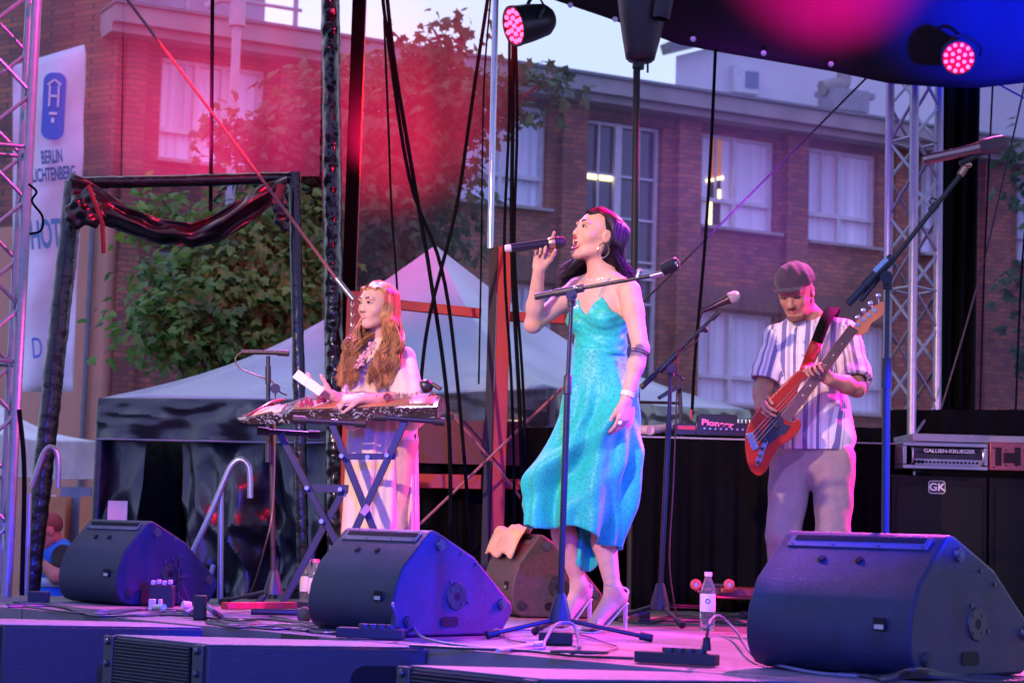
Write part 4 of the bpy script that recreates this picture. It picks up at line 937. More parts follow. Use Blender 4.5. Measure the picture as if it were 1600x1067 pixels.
# ================================================================== STAGE GEAR
WX, SX = V((.707, -.707, 0)), V((.707, .707, 0))       # along the stage front edge / into the stage
m_cab = mat('speaker_paint', (.011, .017, .040), .42, var=.3, scale=9, bump=.35, bscale=260, spec=.35)
m_cabd = mat('speaker_grille', (.004, .004, .005), .6, spec=.25)
m_bolt = mat('bolt', (.10, .10, .11), .35, .7)
m_badge = mat('badge', (.5, .5, .52), .3, .8)
PROF = [(.07, 0), (.03, .012), (.008, .035), (-.006, .07), (-.010, .12), (.0, .175), (.03, .25), (.146, .378), (.156, .386), (.172, .388), (.19, .383), (.37, .292), (.56, .118), (.568, .10), (.565, .08), (.515, .008), (.50, 0)]
def monitor(name, label, corner, alpha, W=.49, sc=1., m=m_cab, dsc=1.):
    c = V((corner.x, corner.y, 0.004)); wv = V((math.cos(R(alpha)), -math.sin(R(alpha)), 0)); sv = V((math.sin(R(alpha)), math.cos(R(alpha)), 0)); up = V((0, 0, 1))
    t = thing(name, label, 'stage monitor', c, 'wedge monitors on the stage floor')
    def q(s_, z, w_=0.): return c + sv * (s_ * sc * dsc) + up * (z * sc) + wv * (w_ * W)
    ob = MB().prism([q(a, b, -1) for a, b in PROF], wv * W).build('cabinet', m, t, bevel=.010 * sc, bseg=3, angle=50)
    # top vent strip with a row of slots, on the back slope just under the ridge
    a, b = V((0, .03, .25)), V((0, .146, .378)); d2 = V((b.y - a.y, b.z - a.z)); d2.normalize()
    sl = (sv * d2.x * dsc + up * d2.y).normalized(); nr = (-sv * d2.y + up * d2.x * dsc).normalized()
    o = q(.146, .378, -.5) - sl * .018 * sc
    k = MB(); rot = Matrix((wv, sl, nr)).transposed(); k.box(o - sl * .010 * sc + nr * .002, (W * .86, .040 * sc, .004), rot); st = k.build('vent_plate', mat('vent_plate', (.075, .08, .11), .4), t, bevel=.001)
    k = MB()
    for i in range(46): k.box(o + sl * .002 * sc + nr * .0052 + wv * W * .80 * ((i + .5) / 46 - .5), (W * .80 / 46 * .6, .019 * sc, .003), rot)
    k.build('vent_slots', m_cabd, st, smooth=False)
    k = MB()
    for x in (-.40, -.14, .14, .40): k.cyl(o - sl * .022 * sc + nr * .003 + wv * W * x, o - sl * .022 * sc + nr * .006 + wv * W * x, .004, n=8)
    k.build('screws', m_bolt, st)
    for x in (-.16, .07):
        k = MB(); p = o - sl * .078 * sc + wv * W * x
        k.cyl(p + nr * .0005, p + nr * .003, .013 * sc, n=14).bar(p + nr * .004 - wv * .008 + sl * .004, p + nr * .004 + wv * .010 - sl * .004, .012 * sc, .004, up=nr)
        k.build('rigging_hole', m_cabd, t)
    k = MB(); p = q(-.004, .135, -.18) - sv * .0 ; pn = -sv
    k.box(q(-.012, .145, -.17), (.042, .038, .004), Matrix((wv, up, pn)).transposed()); bd = k.build('badge_recess', m_cabd, t)
    k = MB(); k.box(q(-.0145, .138, -.17), (.032, .013, .003), Matrix((wv, up, pn)).transposed()); k.build('badge', m_badge, bd)
    # right side: bolts, pole-mount flange, handle hole
    for (s_, z) in ((.20, .335), (.51, .115), (.06, .055)):
        p = q(s_, z, 0); k = MB(); k.lathe([(0, .012), (.012, .012), (.013, .009), (.020, .009), (.023, 0)], p, wv, 16); k.build('bolt', m_bolt if s_ != .06 else m_rubber, t)
    p = q(.285, .145, 0); k = MB(); k.lathe([(.012, .001), (.016, .005), (.048, .005), (.052, 0)], p, wv, 28); fl = k.build('socket_plate', mat('plate', (.02, .021, .024), .35), t)
    k = MB(); k.cyl(p + wv * .001, p + wv * .0055, .016, n=16); k.build('socket', m_cabd, fl)
    for i in range(4): a_ = PI / 4 + i * PI / 2; pp = p + (sv * math.cos(a_) + up * math.sin(a_)) * .036; MB().cyl(pp + wv * .004, pp + wv * .008, .005, n=8).build('screw', m_bolt, fl)
    for dx, dz in ((-.03, .055), (.062, -.022), (.10, .12), (.02, .16)): pp = p + sv * dx + up * dz; MB().cyl(pp, pp + wv * .004, .007, n=8).build('screw', m_bolt, t)
    k = MB(); hp = [(x, z) for x, z in rr(.044 * sc, .019 * sc, .017)]
    k.prism([q(.255, .052, 0) + sv * x + up * z + wv * .001 for x, z in hp], wv * .002); k.build('handle_recess', m_cabd, t, smooth=False)
    return t, q, wv, sv
M1, q1, _, _ = monitor('stage_monitor', 'dark wedge monitor at the left with tangled plugs in front of its purple side', G(183, 947), 45)
M2, q2, _, _ = monitor('stage_monitor.001', 'dark wedge monitor with bright blue side in front of the zither stand', G(616, 997), 45, dsc=1.07)
M3, q3, _, _ = monitor('stage_monitor.002', 'large dark wedge monitor in front of the bassist at the right edge', G(1424, 1066), 45, W=.60, sc=1.09, dsc=1.12)
M4, q4, w4, s4 = monitor('stage_monitor.003', 'brown wedge monitor behind the singer with a towel on top', G(800, 965), 72, W=.45, sc=.97, m=mat('brown_speaker', (.065, .038, .032), .5, var=.25, scale=60, bump=.3, bscale=200), dsc=.80)
# towel
k = MB()
def tw(u, v):
    p = q4(.02 + .16 * v, .27 + .13 * math.sin(min(1, v * 1.6) * PI / 2), -1.05 + .85 * u)
    p += V((0, -.01, .012 + .012 * noise.noise(V((u * 5, v * 6, 1))) + .012 * math.sin(u * 11 + v * 4))); return p
k.sheet(tw, 26, 16); tag(k.build('towel', mat('towel', (.78, .50, .22), .95, var=.2, scale=14, bump=.8, bscale=120, sheen=.3), recalc=False, solid=.012, angle=180), 'crumpled yellow towel lying on the brown monitor', 'towel')

# ---------------- line-array cabinets lying in front of the stage
m_sub = mat('array_paint', (.022, .024, .040), .5, var=.1, scale=30, bump=.3, bscale=220)
m_subtop = mat('array_top', (.17, .15, .17), .55, var=.2, scale=12, bump=.3, bscale=160)
def array_cab(name, label, pc, z=-.001, ang=14, H=.34):
    c = G(*pc, z); gl = V((-.707, .707, 0)); sd = V((math.cos(R(ang)), math.sin(R(ang)), 0)); up = V((0, 0, 1))
    t = thing(name, label, 'speaker cabinet', c - up * H, 'line array speakers in front of the stage')
    Lg, Ls = .56, .74; bl = c + sd * Ls + gl * .34
    body = [c, c + sd * Ls, bl, c + gl * Lg]
    MB().prism([p - up * H for p in body], up * (H - .006)).build('cabinet', m_sub, t, bevel=.006)
    MB().prism([p.lerp(sum(body, V()) / 4, .012) - up * .0055 for p in body], up * .0055).build('top_panel', m_subtop, t, bevel=.002)
    nr = V((-.707, -.707, 0)); k = MB(); g0, g1 = c + gl * .09, c + gl * (Lg - .02)
    k.box((g0 + g1) / 2 + nr * .004 - up * H / 2, ((g1 - g0).length, .006, H - .03), Matrix((gl, nr, up)).transposed()); gr = k.build('grille', m_cabd, t)
    k = MB()
    for i in range(26): zz = -.02 - i * (H - .04) / 26; k.box((g0 + g1) / 2 + nr * .009 + up * zz, ((g1 - g0).length - .01, .006, .0035), Matrix((gl, nr, up)).transposed())
    k.build('grille_bars', mat('grille_bar', (.05, .045, .06), .35), gr, smooth=False)
    for g in (.045, Lg + .01):
        k = MB(); k.box(c + gl * g + nr * .004 - up * H / 2, (.055, .016, H - .01), Matrix((gl, nr, up)).transposed()); rg_ = k.build('rigging_plate', mat('rigging', (.035, .035, .04), .4), t, bevel=.003)
        for zz in (.025, .10, .19, .28): p = c + gl * g + nr * .012 - up * zz; MB().lathe([(0, .014), (.007, .014), (.009, .012), (.011, .010), (.012, 0)], p, nr, 12).build('rigging_pin', m_bolt, rg_)
    p = c + sd * (Ls - .16) - up * .12; nn = V((sd.y, -sd.x, 0))
    k = MB(); k.prism([p + sd * x + up * zz + nn * .001 for x, zz in rr(.10, .055, .05)], nn * .003); k.build('handle_recess', m_cabd, t, smooth=False)
    return t
array_cab('array_speaker', 'leftmost black line array speaker lying in front of the stage', (6, 975))
array_cab('array_speaker.001', 'middle black line array speaker with grille and bolts showing in front of the stage', (326, 1006))
array_cab('array_speaker.002', 'nearest black line array speaker, cut off by the bottom edge', (850, 1060))

# ---------------- microphone stands
m_stand = mat('stand_black', (.02, .02, .024), .35, .3, spec=.7); m_standg = mat('stand_plastic', (.03, .03, .035), .45)
def tripod(t, hub, feet, r=.009, up=.0):
    k = MB(); k.lathe([(.022, -.03), (.045, -.028), (.042, .0), (.030, .045), (.022, .075), (.018, .085)], hub, (0, 0, 1), 18); k.build('base', m_standg, t)
    for f in feet:
        d = (f - hub); st = hub + V((d.x, d.y, 0)).normalized() * .02 - V((0, 0, .012)); e = V((f.x, f.y, .016))
        lg = MB().cyl(st, e, r, n=10).build('leg', m_stand, t)
        dd = (e - st).normalized(); MB().cyl(e - dd * .045, e + dd * .005, r * 1.75, n=12).build('rubber_foot', m_rubber, lg, bevel=.002)
MC = thing('microphone_stand', 'black boom stand with an empty clip in front of the singer', 'microphone stand', V((G(873, 966).x, 7.5, 0)), 'boom microphone stands')
hub = P(875, 952, 7.5); tripod(MC, V((hub.x, hub.y, .085)), [G(762, 998), G(1018, 1003), G(836, 992)])
top = P(893, 470, 7.5); midp = P(887, 600, 7.5)
MB().cyl(V((hub.x, hub.y, .1)), midp, .0125, n=14).build('tube', m_stand, MC); MB().cyl(midp, top, .0085, n=12).build('upper_tube', m_stand, MC)
MB().lathe([(.013, -.04), (.0165, -.038), (.0165, .03), (.012, .036)], midp, top - midp, 14).build('height_clutch', m_standg, MC)
k = MB(); k.cyl(P(893, 478, 7.5), P(893, 455, 7.5), .016, n=14).cyl(P(893, 461, 7.45), P(893, 461, 7.56), .022, n=18).cyl(P(893, 461, 7.44), P(893, 461, 7.45), .009, n=10); k.build('joint', m_standg, MC)
bd = (P(1030, 429, 7.42) - P(838, 463, 7.55)); MB().cyl(P(838, 463, 7.55), P(1030, 429, 7.42), .0075, n=12).build('boom', m_stand, MC)
k = MB(); k.cyl(P(836, 464, 7.55), P(870, 457, 7.53), .0125, n=14).cyl(P(868, 458, 7.53), P(912, 450, 7.5), .0155, n=14); k.build('boom_clutch', m_standg, MC)
k = MB(); k.lathe([(0, 0), (.004, .001)], P(900, 449, 7.47), (0, -1, 0), 10); k.ell(P(898, 449, 7.483), (.006, .002, .006)); k.build('badge', m_badge, MC)
k = MB(); k.cyl(P(1016, 432, 7.43), P(1036, 427, 7.42), .012, n=12).cyl(P(996, 434, 7.44), P(999, 424, 7.44), .009, n=10).ell(P(999, 424, 7.44), (.012, .01, .010)); k.build('knuckle', m_badge, MC)
c = P(1047, 416, 7.40); k = MB(); dv = (P(1060, 410, 7.36) - P(1034, 420, 7.44)).normalized(); ax = V((.75, -.55, .32)).normalized()
k.lathe([(.012, -.03), (.024, -.03), (.026, .0), (.025, .03), (.018, .032), (.016, .02)], c, ax, 18); k.build('mic_clip', m_rubber, MC)
k = MB(); k.lathe([(0, .026), (.009, .030), (.011, .024)], c, ax, 14); k.build('clip_insert', m_badge, MC)

MRt = thing('microphone_stand.001', 'black boom stand holding a silver wireless microphone at the right', 'microphone stand', V((P(1383, 830, 6.3).x, 6.3, 0)), 'boom microphone stands')
YM = 6.3; bx_ = P(1383, 900, YM)
MB().cyl(V((bx_.x, YM, .1)), P(1385, 590, YM), .0125, n=14).build('tube', m_stand, MRt); MB().cyl(P(1385, 600, YM), P(1387, 445, YM), .0085, n=12).build('upper_tube', m_stand, MRt)
MB().cyl(P(1385, 606, YM), P(1386, 560, YM), .0165, n=14).build('height_clutch', m_standg, MRt)
k = MB(); k.cyl(P(1387, 452, YM), P(1387, 430, YM), .017, n=14).cyl(P(1385, 433, YM - .05), P(1385, 433, YM + .05), .021, n=18); k.build('joint', m_standg, MRt)
MB().cyl(P(1345, 470, YM), P(1508, 264, YM), .0078, n=12).build('boom', m_stand, MRt)
k = MB(); k.cyl(P(1325, 475, YM), P(1352, 446, YM), .0125, n=14).cyl(P(1351, 447, YM), P(1395, 402, YM), .016, n=14); k.build('boom_clutch', m_standg, MRt)
k = MB(); k.bar(P(1366, 424, YM - .0155), P(1386, 404, YM - .0155), .002, .014, up=(1, 0, 1)); k.build('tape_label', mat('tape', (.42, .62, .8), .6), MRt)
k = MB(); k.cyl(P(1454, 330, YM), P(1464, 319, YM), .012, n=12).tube([P(1457, 321, YM), P(1452, 315, YM), P(1456, 309, YM), P(1464, 313, YM)], .003, 6); k.build('boom_collar', m_standg, MRt)
k = MB(); k.cyl(P(1500, 274, YM), P(1508, 262, YM), .012, n=12).ell(P(1511, 258, YM), (.016, .012, .012)); k.build('knuckle', mat('brass', (.5, .3, .2), .35, .8), MRt)
tripod(MRt, V((bx_.x, YM, .085)), [V((bx_.x - .3, YM + .1, 0)), V((bx_.x + .25, YM + .2, 0)), V((bx_.x + .05, YM - .3, 0))])
k = MB(); ax = (P(1560, 226, YM) - P(1450, 250, YM)).normalized(); k.bar(P(1500, 256, YM), P(1540, 236, YM), .036, .016); k.build('mic_clip', m_rubber, MRt, bevel=.004)
WM = thing('wireless_microphone', 'silver wireless microphone pointing right, held by the boom stand at the right', 'microphone', P(1500, 238, YM - .01))
k = MB(); k.lathe([(0, 0), (.013, 0), (.0165, .01), (.017, .12), (.019, .17), (.020, .185)], P(1442, 251, YM - .01), ax, 20); k.build('handle', mat('mic_bronze', (.34, .22, .20), .28, .85), WM)
k = MB(); k.lathe([(.020, .185), (.026, .195), (.027, .22), (.025, .265), (.017, .280), (0, .284)], P(1442, 251, YM - .01), ax, 20); k.build('head_grille', mat('mic_grille', (.16, .12, .13), .35, .8, bump=1, bscale=300), WM)

MM = thing('microphone_stand.002', 'black boom stand with a red lit cabled microphone behind the singer', 'microphone stand', V((G(1030, 972).x, 8.75, 0)), 'boom microphone stands')
YB2 = 8.75; hb = P(1031, 950, YB2)
tripod(MM, V((hb.x, YB2, .10)), [G(1066, 982), G(950, 973), G(1150, 955), ][:3])
MB().cyl(V((hb.x, YB2, .1)), P(1045, 660, YB2), .0125, n=14).build('tube', m_stand, MM); MB().cyl(P(1045, 665, YB2), P(1048, 580, YB2), .009, n=12).build('upper_tube', m_stand, MM)
k = MB(); k.cyl(P(1048, 588, YB2), P(1048, 570, YB2), .016, n=12).cyl(P(1048, 576, YB2 - .05), P(1048, 576, YB2 + .04), .019, n=14).tube([P(1052, 578, YB2 - .04), P(1066, 591, YB2 - .05)], .004, 6).ell(P(1066, 592, YB2 - .05), (.008,) * 3); k.build('joint', m_standg, MM)
MB().cyl(P(1003, 604, YB2), P(1118, 492, YB2), .0075, n=12).build('boom', m_stand, MM)
k = MB(); k.cyl(P(1001, 606, YB2), P(1023, 585, YB2), .013, n=12).cyl(P(1030, 580, YB2), P(1058, 552, YB2), .015, n=12); k.build('boom_clutch', m_standg, MM)
k = MB(); k.cyl(P(1094, 517, YB2), P(1101, 511, YB2), .012, n=12).ell(P(1103, 516, YB2 - .01), (.012,) * 3); k.cyl(P(1112, 499, YB2), P(1124, 487, YB2), .011, n=12); k.build('boom_collar', m_standg, MM)
ax = (P(1150, 463, YB2) - P(1100, 486, YB2)).normalized()
CM = thing('wired_microphone', 'red lit cabled microphone with a round silver grille in front of the lower window', 'microphone', P(1128, 473, YB2 - .01))
k = MB(); k.lathe([(0, 0), (.010, 0), (.011, .02), (.018, .115), (.019, .12), (.023, .128)], P(1098, 486, YB2 - .02), ax, 18); k.build('handle', mat('mic_dark', (.06, .03, .035), .3, .4), CM)
k = MB(); k.lathe([(.023, .128), (.026, .133), (.026, .145), (.024, .165), (.014, .178), (0, .181)], P(1098, 486, YB2 - .02), ax, 18); k.build('head_grille', mat('mic_silver', (.6, .5, .52), .35, .6, bump=1, bscale=300), CM)
k = MB(); k.tube(catmull([P(1098, 486, YB2 - .02), P(1094, 500, YB2), P(1090, 530, YB2 - .02), P(1066, 548, YB2 - .02), P(1059, 545, YB2 - .02), P(1058, 600, YB2 - .02), P(1052, 760, YB2 - .03), P(1046, 870, YB2 - .04), P(1053, 940, YB2 - .05), G(1062, 978)], 8), .0035, 6)
tag(k.build('microphone_cable', mat('cable_red', (.12, .03, .03), .5)), 'thin cable running down the stand of the red lit microphone', 'cable')

ML = thing('microphone_stand.003', 'black stand with a slim condenser microphone left of the zither', 'microphone stand', V((G(428, 945).x, 9.5, 0)), 'boom microphone stands')
YL2 = 9.5; hb = P(427, 922, YL2)
tripod(ML, V((hb.x, YL2, .09)), [G(345, 945), G(470, 925), G(402, 948)])
MB().cyl(V((hb.x, YL2, .1)), P(424, 630, YL2), .012, n=12).build('tube', mat('stand_brown', (.09, .05, .04), .35, .5), ML)
MB().cyl(P(419, 722, YL2 - .04), P(419, 556, YL2 - .04), .010, n=12).build('upper_tube', m_stand, ML)
MB().cyl(P(419, 722, YL2 - .04), P(419, 692, YL2 - .04), .014, n=12).build('grip', m_standg, ML)
k = MB(); k.cyl(P(419, 600, YL2 - .04), P(419, 572, YL2 - .04), .014, n=12).cyl(P(430, 607, YL2 - .08), P(430, 607, YL2 + .03), .024, n=16).cyl(P(421, 655, YL2), P(421, 628, YL2), .017, n=12).tube([P(432, 607, YL2), P(440, 614, YL2 - .03), P(448, 617, YL2 - .04)], .004, 6); k.build('joint', m_standg, ML)
k = MB(); k.cyl(P(377, 550, YL2 - .04), P(435, 551, YL2 - .04), .0115, n=14).cyl(P(433, 551, YL2 - .04), P(452, 552, YL2 - .04), .0155, n=14); tag(k.build('condenser_microphone', mat('mic_body', (.05, .04, .04), .35, .3), bevel=.003), 'slim black condenser microphone lying level on the stand left of the zither', 'microphone')
k = MB(); k.tube(catmull([P(377, 550, YL2 - .04), P(368, 560, YL2 - .05), P(375, 575, YL2 - .05), P(410, 590, YL2 - .05), P(428, 600, YL2 - .03), P(430, 640, YL2 - .03), P(427, 780, YL2 - .03), P(415, 850, YL2 - .06), G(385, 935), G(340, 942)], 8), .0038, 6); tag(k.build('microphone_cable', mat('cable_brown', (.16, .10, .07), .5)), 'thin brown cable drooping from the slim condenser microphone', 'cable')

# ---------------- double X keyboard stand with zither
YK = 8.9
KS = thing('keyboard_stand', 'black double X stand carrying the zither', 'instrument stand', V((P(540, 900, YK).x, YK, 0)))
m_ks = mat('stand_tube', (.035, .03, .05), .35, .4)
def flr(a, b, Y0, Y1, y2=None):     # leg from picture point a through b, down to floor
    p, q = P(*a, Y0), P(*b, Y1); d = q - p; t = (0.02 - p.z) / d.z; return p, p + d * t
for a, b, Y0, Y1 in (((518, 661), (584, 827), 8.85, 8.85), ((633, 658), (555, 827), 8.82, 8.82), ((438, 678), (525, 846), 9.12, 9.12), ((584, 680), (508, 820), 9.16, 9.16)):
    p, q = flr(a, b, Y0, Y1); MB().bar(p, q, .032, .026, up=(0, 1, 0)).build('leg', m_ks, KS, bevel=.003)
for a, b, Y0 in (((458, 655), (572, 662), 8.83), ((584, 651), (695, 659), 8.80), ((402, 673), (500, 679), 9.15), ((560, 679), (650, 684), 9.15)):
    ar = MB().cyl(P(*a, Y0), P(*b, Y0), .013, n=12).build('arm', m_ks, KS)
    MB().cyl(P(*a, Y0), P(a[0] + 19, a[1] + 1, Y0), .019, n=12).build('foam_sleeve', m_rubber, ar); MB().cyl(P(b[0] - 17, b[1] - 1, Y0), P(*b, Y0), .019, n=12).build('foam_sleeve', m_rubber, ar)
MB().bar(P(540, 713, 8.83), P(618, 713, 8.83), .008, .028).build('brace', m_ks, KS); MB().bar(P(487, 762, 9.12), P(560, 764, 9.12), .008, .036).build('brace', m_ks, KS)
k = MB()
for a in ((533, 712), (604, 711), (574, 714)): k.cyl(P(*a, 8.82), P(*a, 8.79), .010, n=10)
for a in ((479, 762), (502, 814), (531, 764)): k.cyl(P(*a, 9.11), P(*a, 9.08), .010, n=10)
k.build('bolts', m_badge, KS)
k = MB(); k.bar(P(566, 803, 8.80), P(576, 790, 8.80), .03, .004, up=(0, 1, 0)); k.build('sticker', mat('sticker', (.35, .16, .35), .5), KS)
for a, b in (((455, 943), (560, 950)), ((500, 946), (640, 958))):
    MB().bar(G(*a, .02), G(*b, .02), .035, .03).build('foot', m_ks, KS, bevel=.004)
# woven strap over the lower arms
k = MB()
for x0, x1, Y0 in ((474, 494, 9.0), (600, 622, 9.0)):
    k.sheet(lambda u, v: P(x0 + (x1 - x0) * u + 6 * math.sin(v * 2), 676 + 14 * math.sin(v * PI) , Y0 - .1 + .2 * v), 4, 10)
ZT = thing('zither', 'long dark zither with pearl inlay, cream end panel and pink bridges on the stand', 'zither', P(520, 660, 8.95))
zl, zr = P(362, 664, 8.92), P(684, 653, 8.80); zd = (zr - zl).normalized(); zw = V((0, .98, .17)); zw = (zw - zd * zw.dot(zd)).normalized(); zn = zd.cross(zw).normalized()
if zn.z < 0: zn = -zn
ZLEN = (zr - zl).length
def zp(u, w_, h): return zl + zd * (u * ZLEN) + zw * w_ + zn * h
def ztop(u, w_): return .052 + .028 * (1 - ((w_ - .13) / .13) ** 2) * (1 if u > .22 else .6) - (.045 * ((.22 - u) / .22) ** 1.3 if u < .22 else 0) - (.012 if .2 < u <= .28 else 0)
m_lac = mat('lacquer', (.035, .018, .018), .22, var=.3, coat=.4); n_, b_ = nodes_of(m_lac)
t_ = n_.nodes.new('ShaderNodeTexCoord'); v_ = n_.nodes.new('ShaderNodeTexNoise'); v_.inputs['Scale'].default_value = 34; v_.inputs['Detail'].default_value = 5; v_.inputs['Distortion'].default_value = 2.2
g_ = n_.nodes.new('ShaderNodeTexNoise'); g_.inputs['Scale'].default_value = 9
r_ = n_.nodes.new('ShaderNodeValToRGB'); r_.color_ramp.elements[0].position = .55; r_.color_ramp.elements[0].color = (0, 0, 0, 1); r_.color_ramp.elements[1].position = .60
r2_ = n_.nodes.new('ShaderNodeValToRGB'); r2_.color_ramp.elements[0].position = .44; r2_.color_ramp.elements[0].color = (0, 0, 0, 1); r2_.color_ramp.elements[1].position = .50
mu_ = n_.nodes.new('ShaderNodeMath'); mu_.operation = 'MULTIPLY'; mi_ = n_.nodes.new('ShaderNodeMixRGB')
n_.links.new(t_.outputs['Object'], v_.inputs['Vector']); n_.links.new(t_.outputs['Object'], g_.inputs['Vector']); n_.links.new(v_.outputs['Fac'], r_.inputs['Fac']); n_.links.new(g_.outputs['Fac'], r2_.inputs['Fac'])
n_.links.new(r_.outputs['Color'], mu_.inputs[0]); n_.links.new(r2_.outputs['Color'], mu_.inputs[1]); n_.links.new(mu_.outputs[0], mi_.inputs[0])
src = b_.inputs['Base Color'].links[0].from_socket; n_.links.new(src, mi_.inputs[1]); mi_.inputs[2].default_value = (.30, .34, .34, 1); n_.links.new(mi_.outputs[0], b_.inputs['Base Color'])
k = MB(); NU, NW = 48, 8; vs = []; fs = []
for i in range(NU + 1):
    u = i / NU; ring = []
    wd = .26 - .03 * u; inset = .10 * max(0, (.06 - u) / .06) ** 2
    for j in range(NW + 1): w_ = inset + (wd - 2 * inset) * j / NW; ring.append(zp(u, w_, max(.012, ztop(u, w_ / wd * .26))))
    for j in range(NW, -1, -1): w_ = inset + (wd - 2 * inset) * j / NW; ring.append(zp(u, w_, 0.0 + .02 * max(0, (.1 - u) / .1)))
    vs += ring
n = 2 * (NW + 1)
for i in range(NU): fs += [(i * n + j, i * n + (j + 1) % n, (i + 1) * n + (j + 1) % n, (i + 1) * n + j) for j in range(n)]
fs += [tuple(range(n)), tuple(range(NU * n, NU * n + n))[::-1]]
k.raw(vs, fs).build('body', m_lac, ZT, angle=40)
k = MB(); k.sheet(lambda u, v: zp(.085 + .155 * u, .012 + .22 * v, ztop(.085 + .155 * u, .012 + .22 * v) + .0025), 10, 8); k.build('end_panel', mat('cream_wood', (.72, .50, .30), .5), ZT, recalc=False, solid=.003)
k = MB(); k.sheet(lambda u, v: zp(.30 + .68 * u, .012 + .21 * v, ztop(.30 + .68 * u, .012 + .21 * v) + .0025), 10, 8); k.build('sound_board', mat('zither_wood', (.30, .15, .08), .35, var=.3, stretch=(.3, 6, 6)), ZT, recalc=False, solid=.003)
k = MB(); k.tube(catmull([zp(.07, .01, .035), zp(.12, .03, .06), zp(.17, .12, .085), zp(.20, .24, .08)], 5), .010, 8, flat=.6); k.build('end_rim', mat('rosewood', (.30, .03, .06), .35), ZT)
k = MB(); kp = MB()
rg = random.Random(4)
for i in range(16):
    w_ = .03 + .19 * i / 15; u = .34 + .22 * (i / 15) + .03 * math.sin(i * 1.7); h = ztop(u, w_)
    b = zp(u, w_, h + .004); k.prism([b - zd * .012, b + zd * .012, b + zn * .032 + zd * .002, b + zn * .032 - zd * .002], zw * .006)
    kp.cyl(zp(.21, w_, ztop(.22, w_) + .012), b + zn * .033, .0007, n=4, cap=False).cyl(b + zn * .033, zp(.94, w_, h + .012), .0007, n=4, cap=False)
k.build('bridges', mat('bridge_red', (.45, .03, .12), .4), ZT, smooth=False); kp.build('strings', m_badge, ZT)
k = MB()
for i in range(16): p = zp(.70 + .012 * i, .05 + .14 * ((i * 7) % 16) / 16, .088); k.cyl(p, p + zn * .018, .0035, n=6).cyl(p + zn * .018 - zw * .008, p + zn * .018 + zw * .008, .003, n=6)
k.build('tuning_pegs', mat('peg_wood', (.5, .32, .2), .4), ZT)
k = MB(); c = P(605, 620, 8.86); k.cyl(P(605, 637, 8.86), c, .004, n=8).cyl(c - V((0, .004, 0)), c + V((0, .004, 0)), .008, n=12)
for i in range(7): a_ = i * 2 * PI / 7; k.ell(c + V((math.cos(a_) * .013, 0, math.sin(a_) * .013)), (.0065, .004, .0065), n=8, m=6)
tag(k.build('tuning_key', mat('key_red', (.16, .02, .03), .4)), 'small dark red flower shaped tuning key standing on the zither', 'tuning key')
k = MB(); c = P(665, 603, 9.0); k.ell(c, (.035, .03, .032)).cyl(c + V((.03, 0, .01)), c + V((.07, -.01, -.012)), .010, n=10); k.cyl(P(668, 633, 9.0), P(668, 615, 9.0), .012, n=10); k.tube(catmull([P(640, 545, 9.2), P(652, 585, 9.1), c], 5), .005, 6)
tag(k.build('clip_microphone', mat('lamp_body')), 'round black clip-on microphone at the right end of the zither', 'microphone')

# ---------------- DJ desk behind
DK = thing('covered_table', 'table under a long black cloth carrying the disc jockey gear', 'table', V((P(1210, 900, 10.4).x, 10.4, 0)))
ta, tb = P(996, 681, 10.1), P(1176, 690, 10.1)
zt_ = ta.z; xe = P(1425, 690, 10.1).x
k = MB(); k.box(((ta.x + xe) / 2, 10.45, zt_ - .02), (xe - ta.x, .66, .035)); k.build('top', m_blk, DK, bevel=.004)
k = MB()
def clf(u, v):
    x = ta.x - .01 + (xe - ta.x + .02) * u; return V((x, 10.11 - .0 + .02 * math.sin(u * 70) * (.1 + v) + .012 * math.sin(u * 151 + 1) * v, zt_ + .002 - (zt_ - .01) * v))
k.sheet(clf, 140, 6); k.build('cloth', m_blackcloth, DK, recalc=False, solid=.004)
k = MB(); k.bar(V((ta.x, 10.10, zt_ - .003)), V((xe, 10.10, zt_ - .003)), .008, .008); k.build('edge_trim', mat('edge_trim', (.35, .30, .32), .35), DK)
m_deck = mat('dj_black', (.02, .02, .022), .3)
MXR = thing('disc_player', 'black disc player with lit brand lettering on the covered table', 'disc player', P(1130, 680, 10.3))
a, b = P(1095, 655, 10.15), P(1166, 680, 10.15); k = MB(); k.box(((a.x + b.x) / 2, 10.33, zt_ + .05), (b.x - a.x + .05, .34, .07)); k.build('case', m_deck, MXR, bevel=.004)
k = MB(); k.box(((a.x + b.x) / 2 - .01, 10.40, zt_ + .11), (.20, .16, .05)); k.build('screen_hood', m_deck, MXR, bevel=.004)
text('Pioneer', .042, frame4(P(1121, 662, 10.14), (1, 0, -.08), (0, 0, 1)), mat('brand_pink', (.8, .1, .4), .4, emit=(1, .12, .45), estr=.5), MXR, sx=1.25, bold=.0012)
k = MB()
for i in range(9): k.cyl((a.x + .02 + i * .028, 10.155, zt_ + .05), (a.x + .02 + i * .028, 10.145, zt_ + .05), .006, n=8)
for i in range(6): k.cyl((a.x + .20 + i * .02, 10.22, zt_ + .085), (a.x + .20 + i * .02, 10.22, zt_ + .105), .006, n=8)
k.build('knobs', m_badge, MXR)
MX2 = thing('audio_mixer', 'small black audio mixer with knobs between the music stand and the disc player', 'mixer', P(1075, 680, 10.3))
k = MB(); k.box((P(1075, 670, 10.3).x, 10.3, zt_ + .045), (.16, .25, .06)); k.build('case', m_deck, MX2, bevel=.004)
k = MB(); k.cyl(P(1080, 655, 10.25), P(1080, 640, 10.25), .006).box(P(1074, 668, 10.17), (.10, .004, .02)); k.build('knobs', mat('knob_red', (.4, .03, .06), .4, emit=(1, .02, .1), estr=.15), MX2)
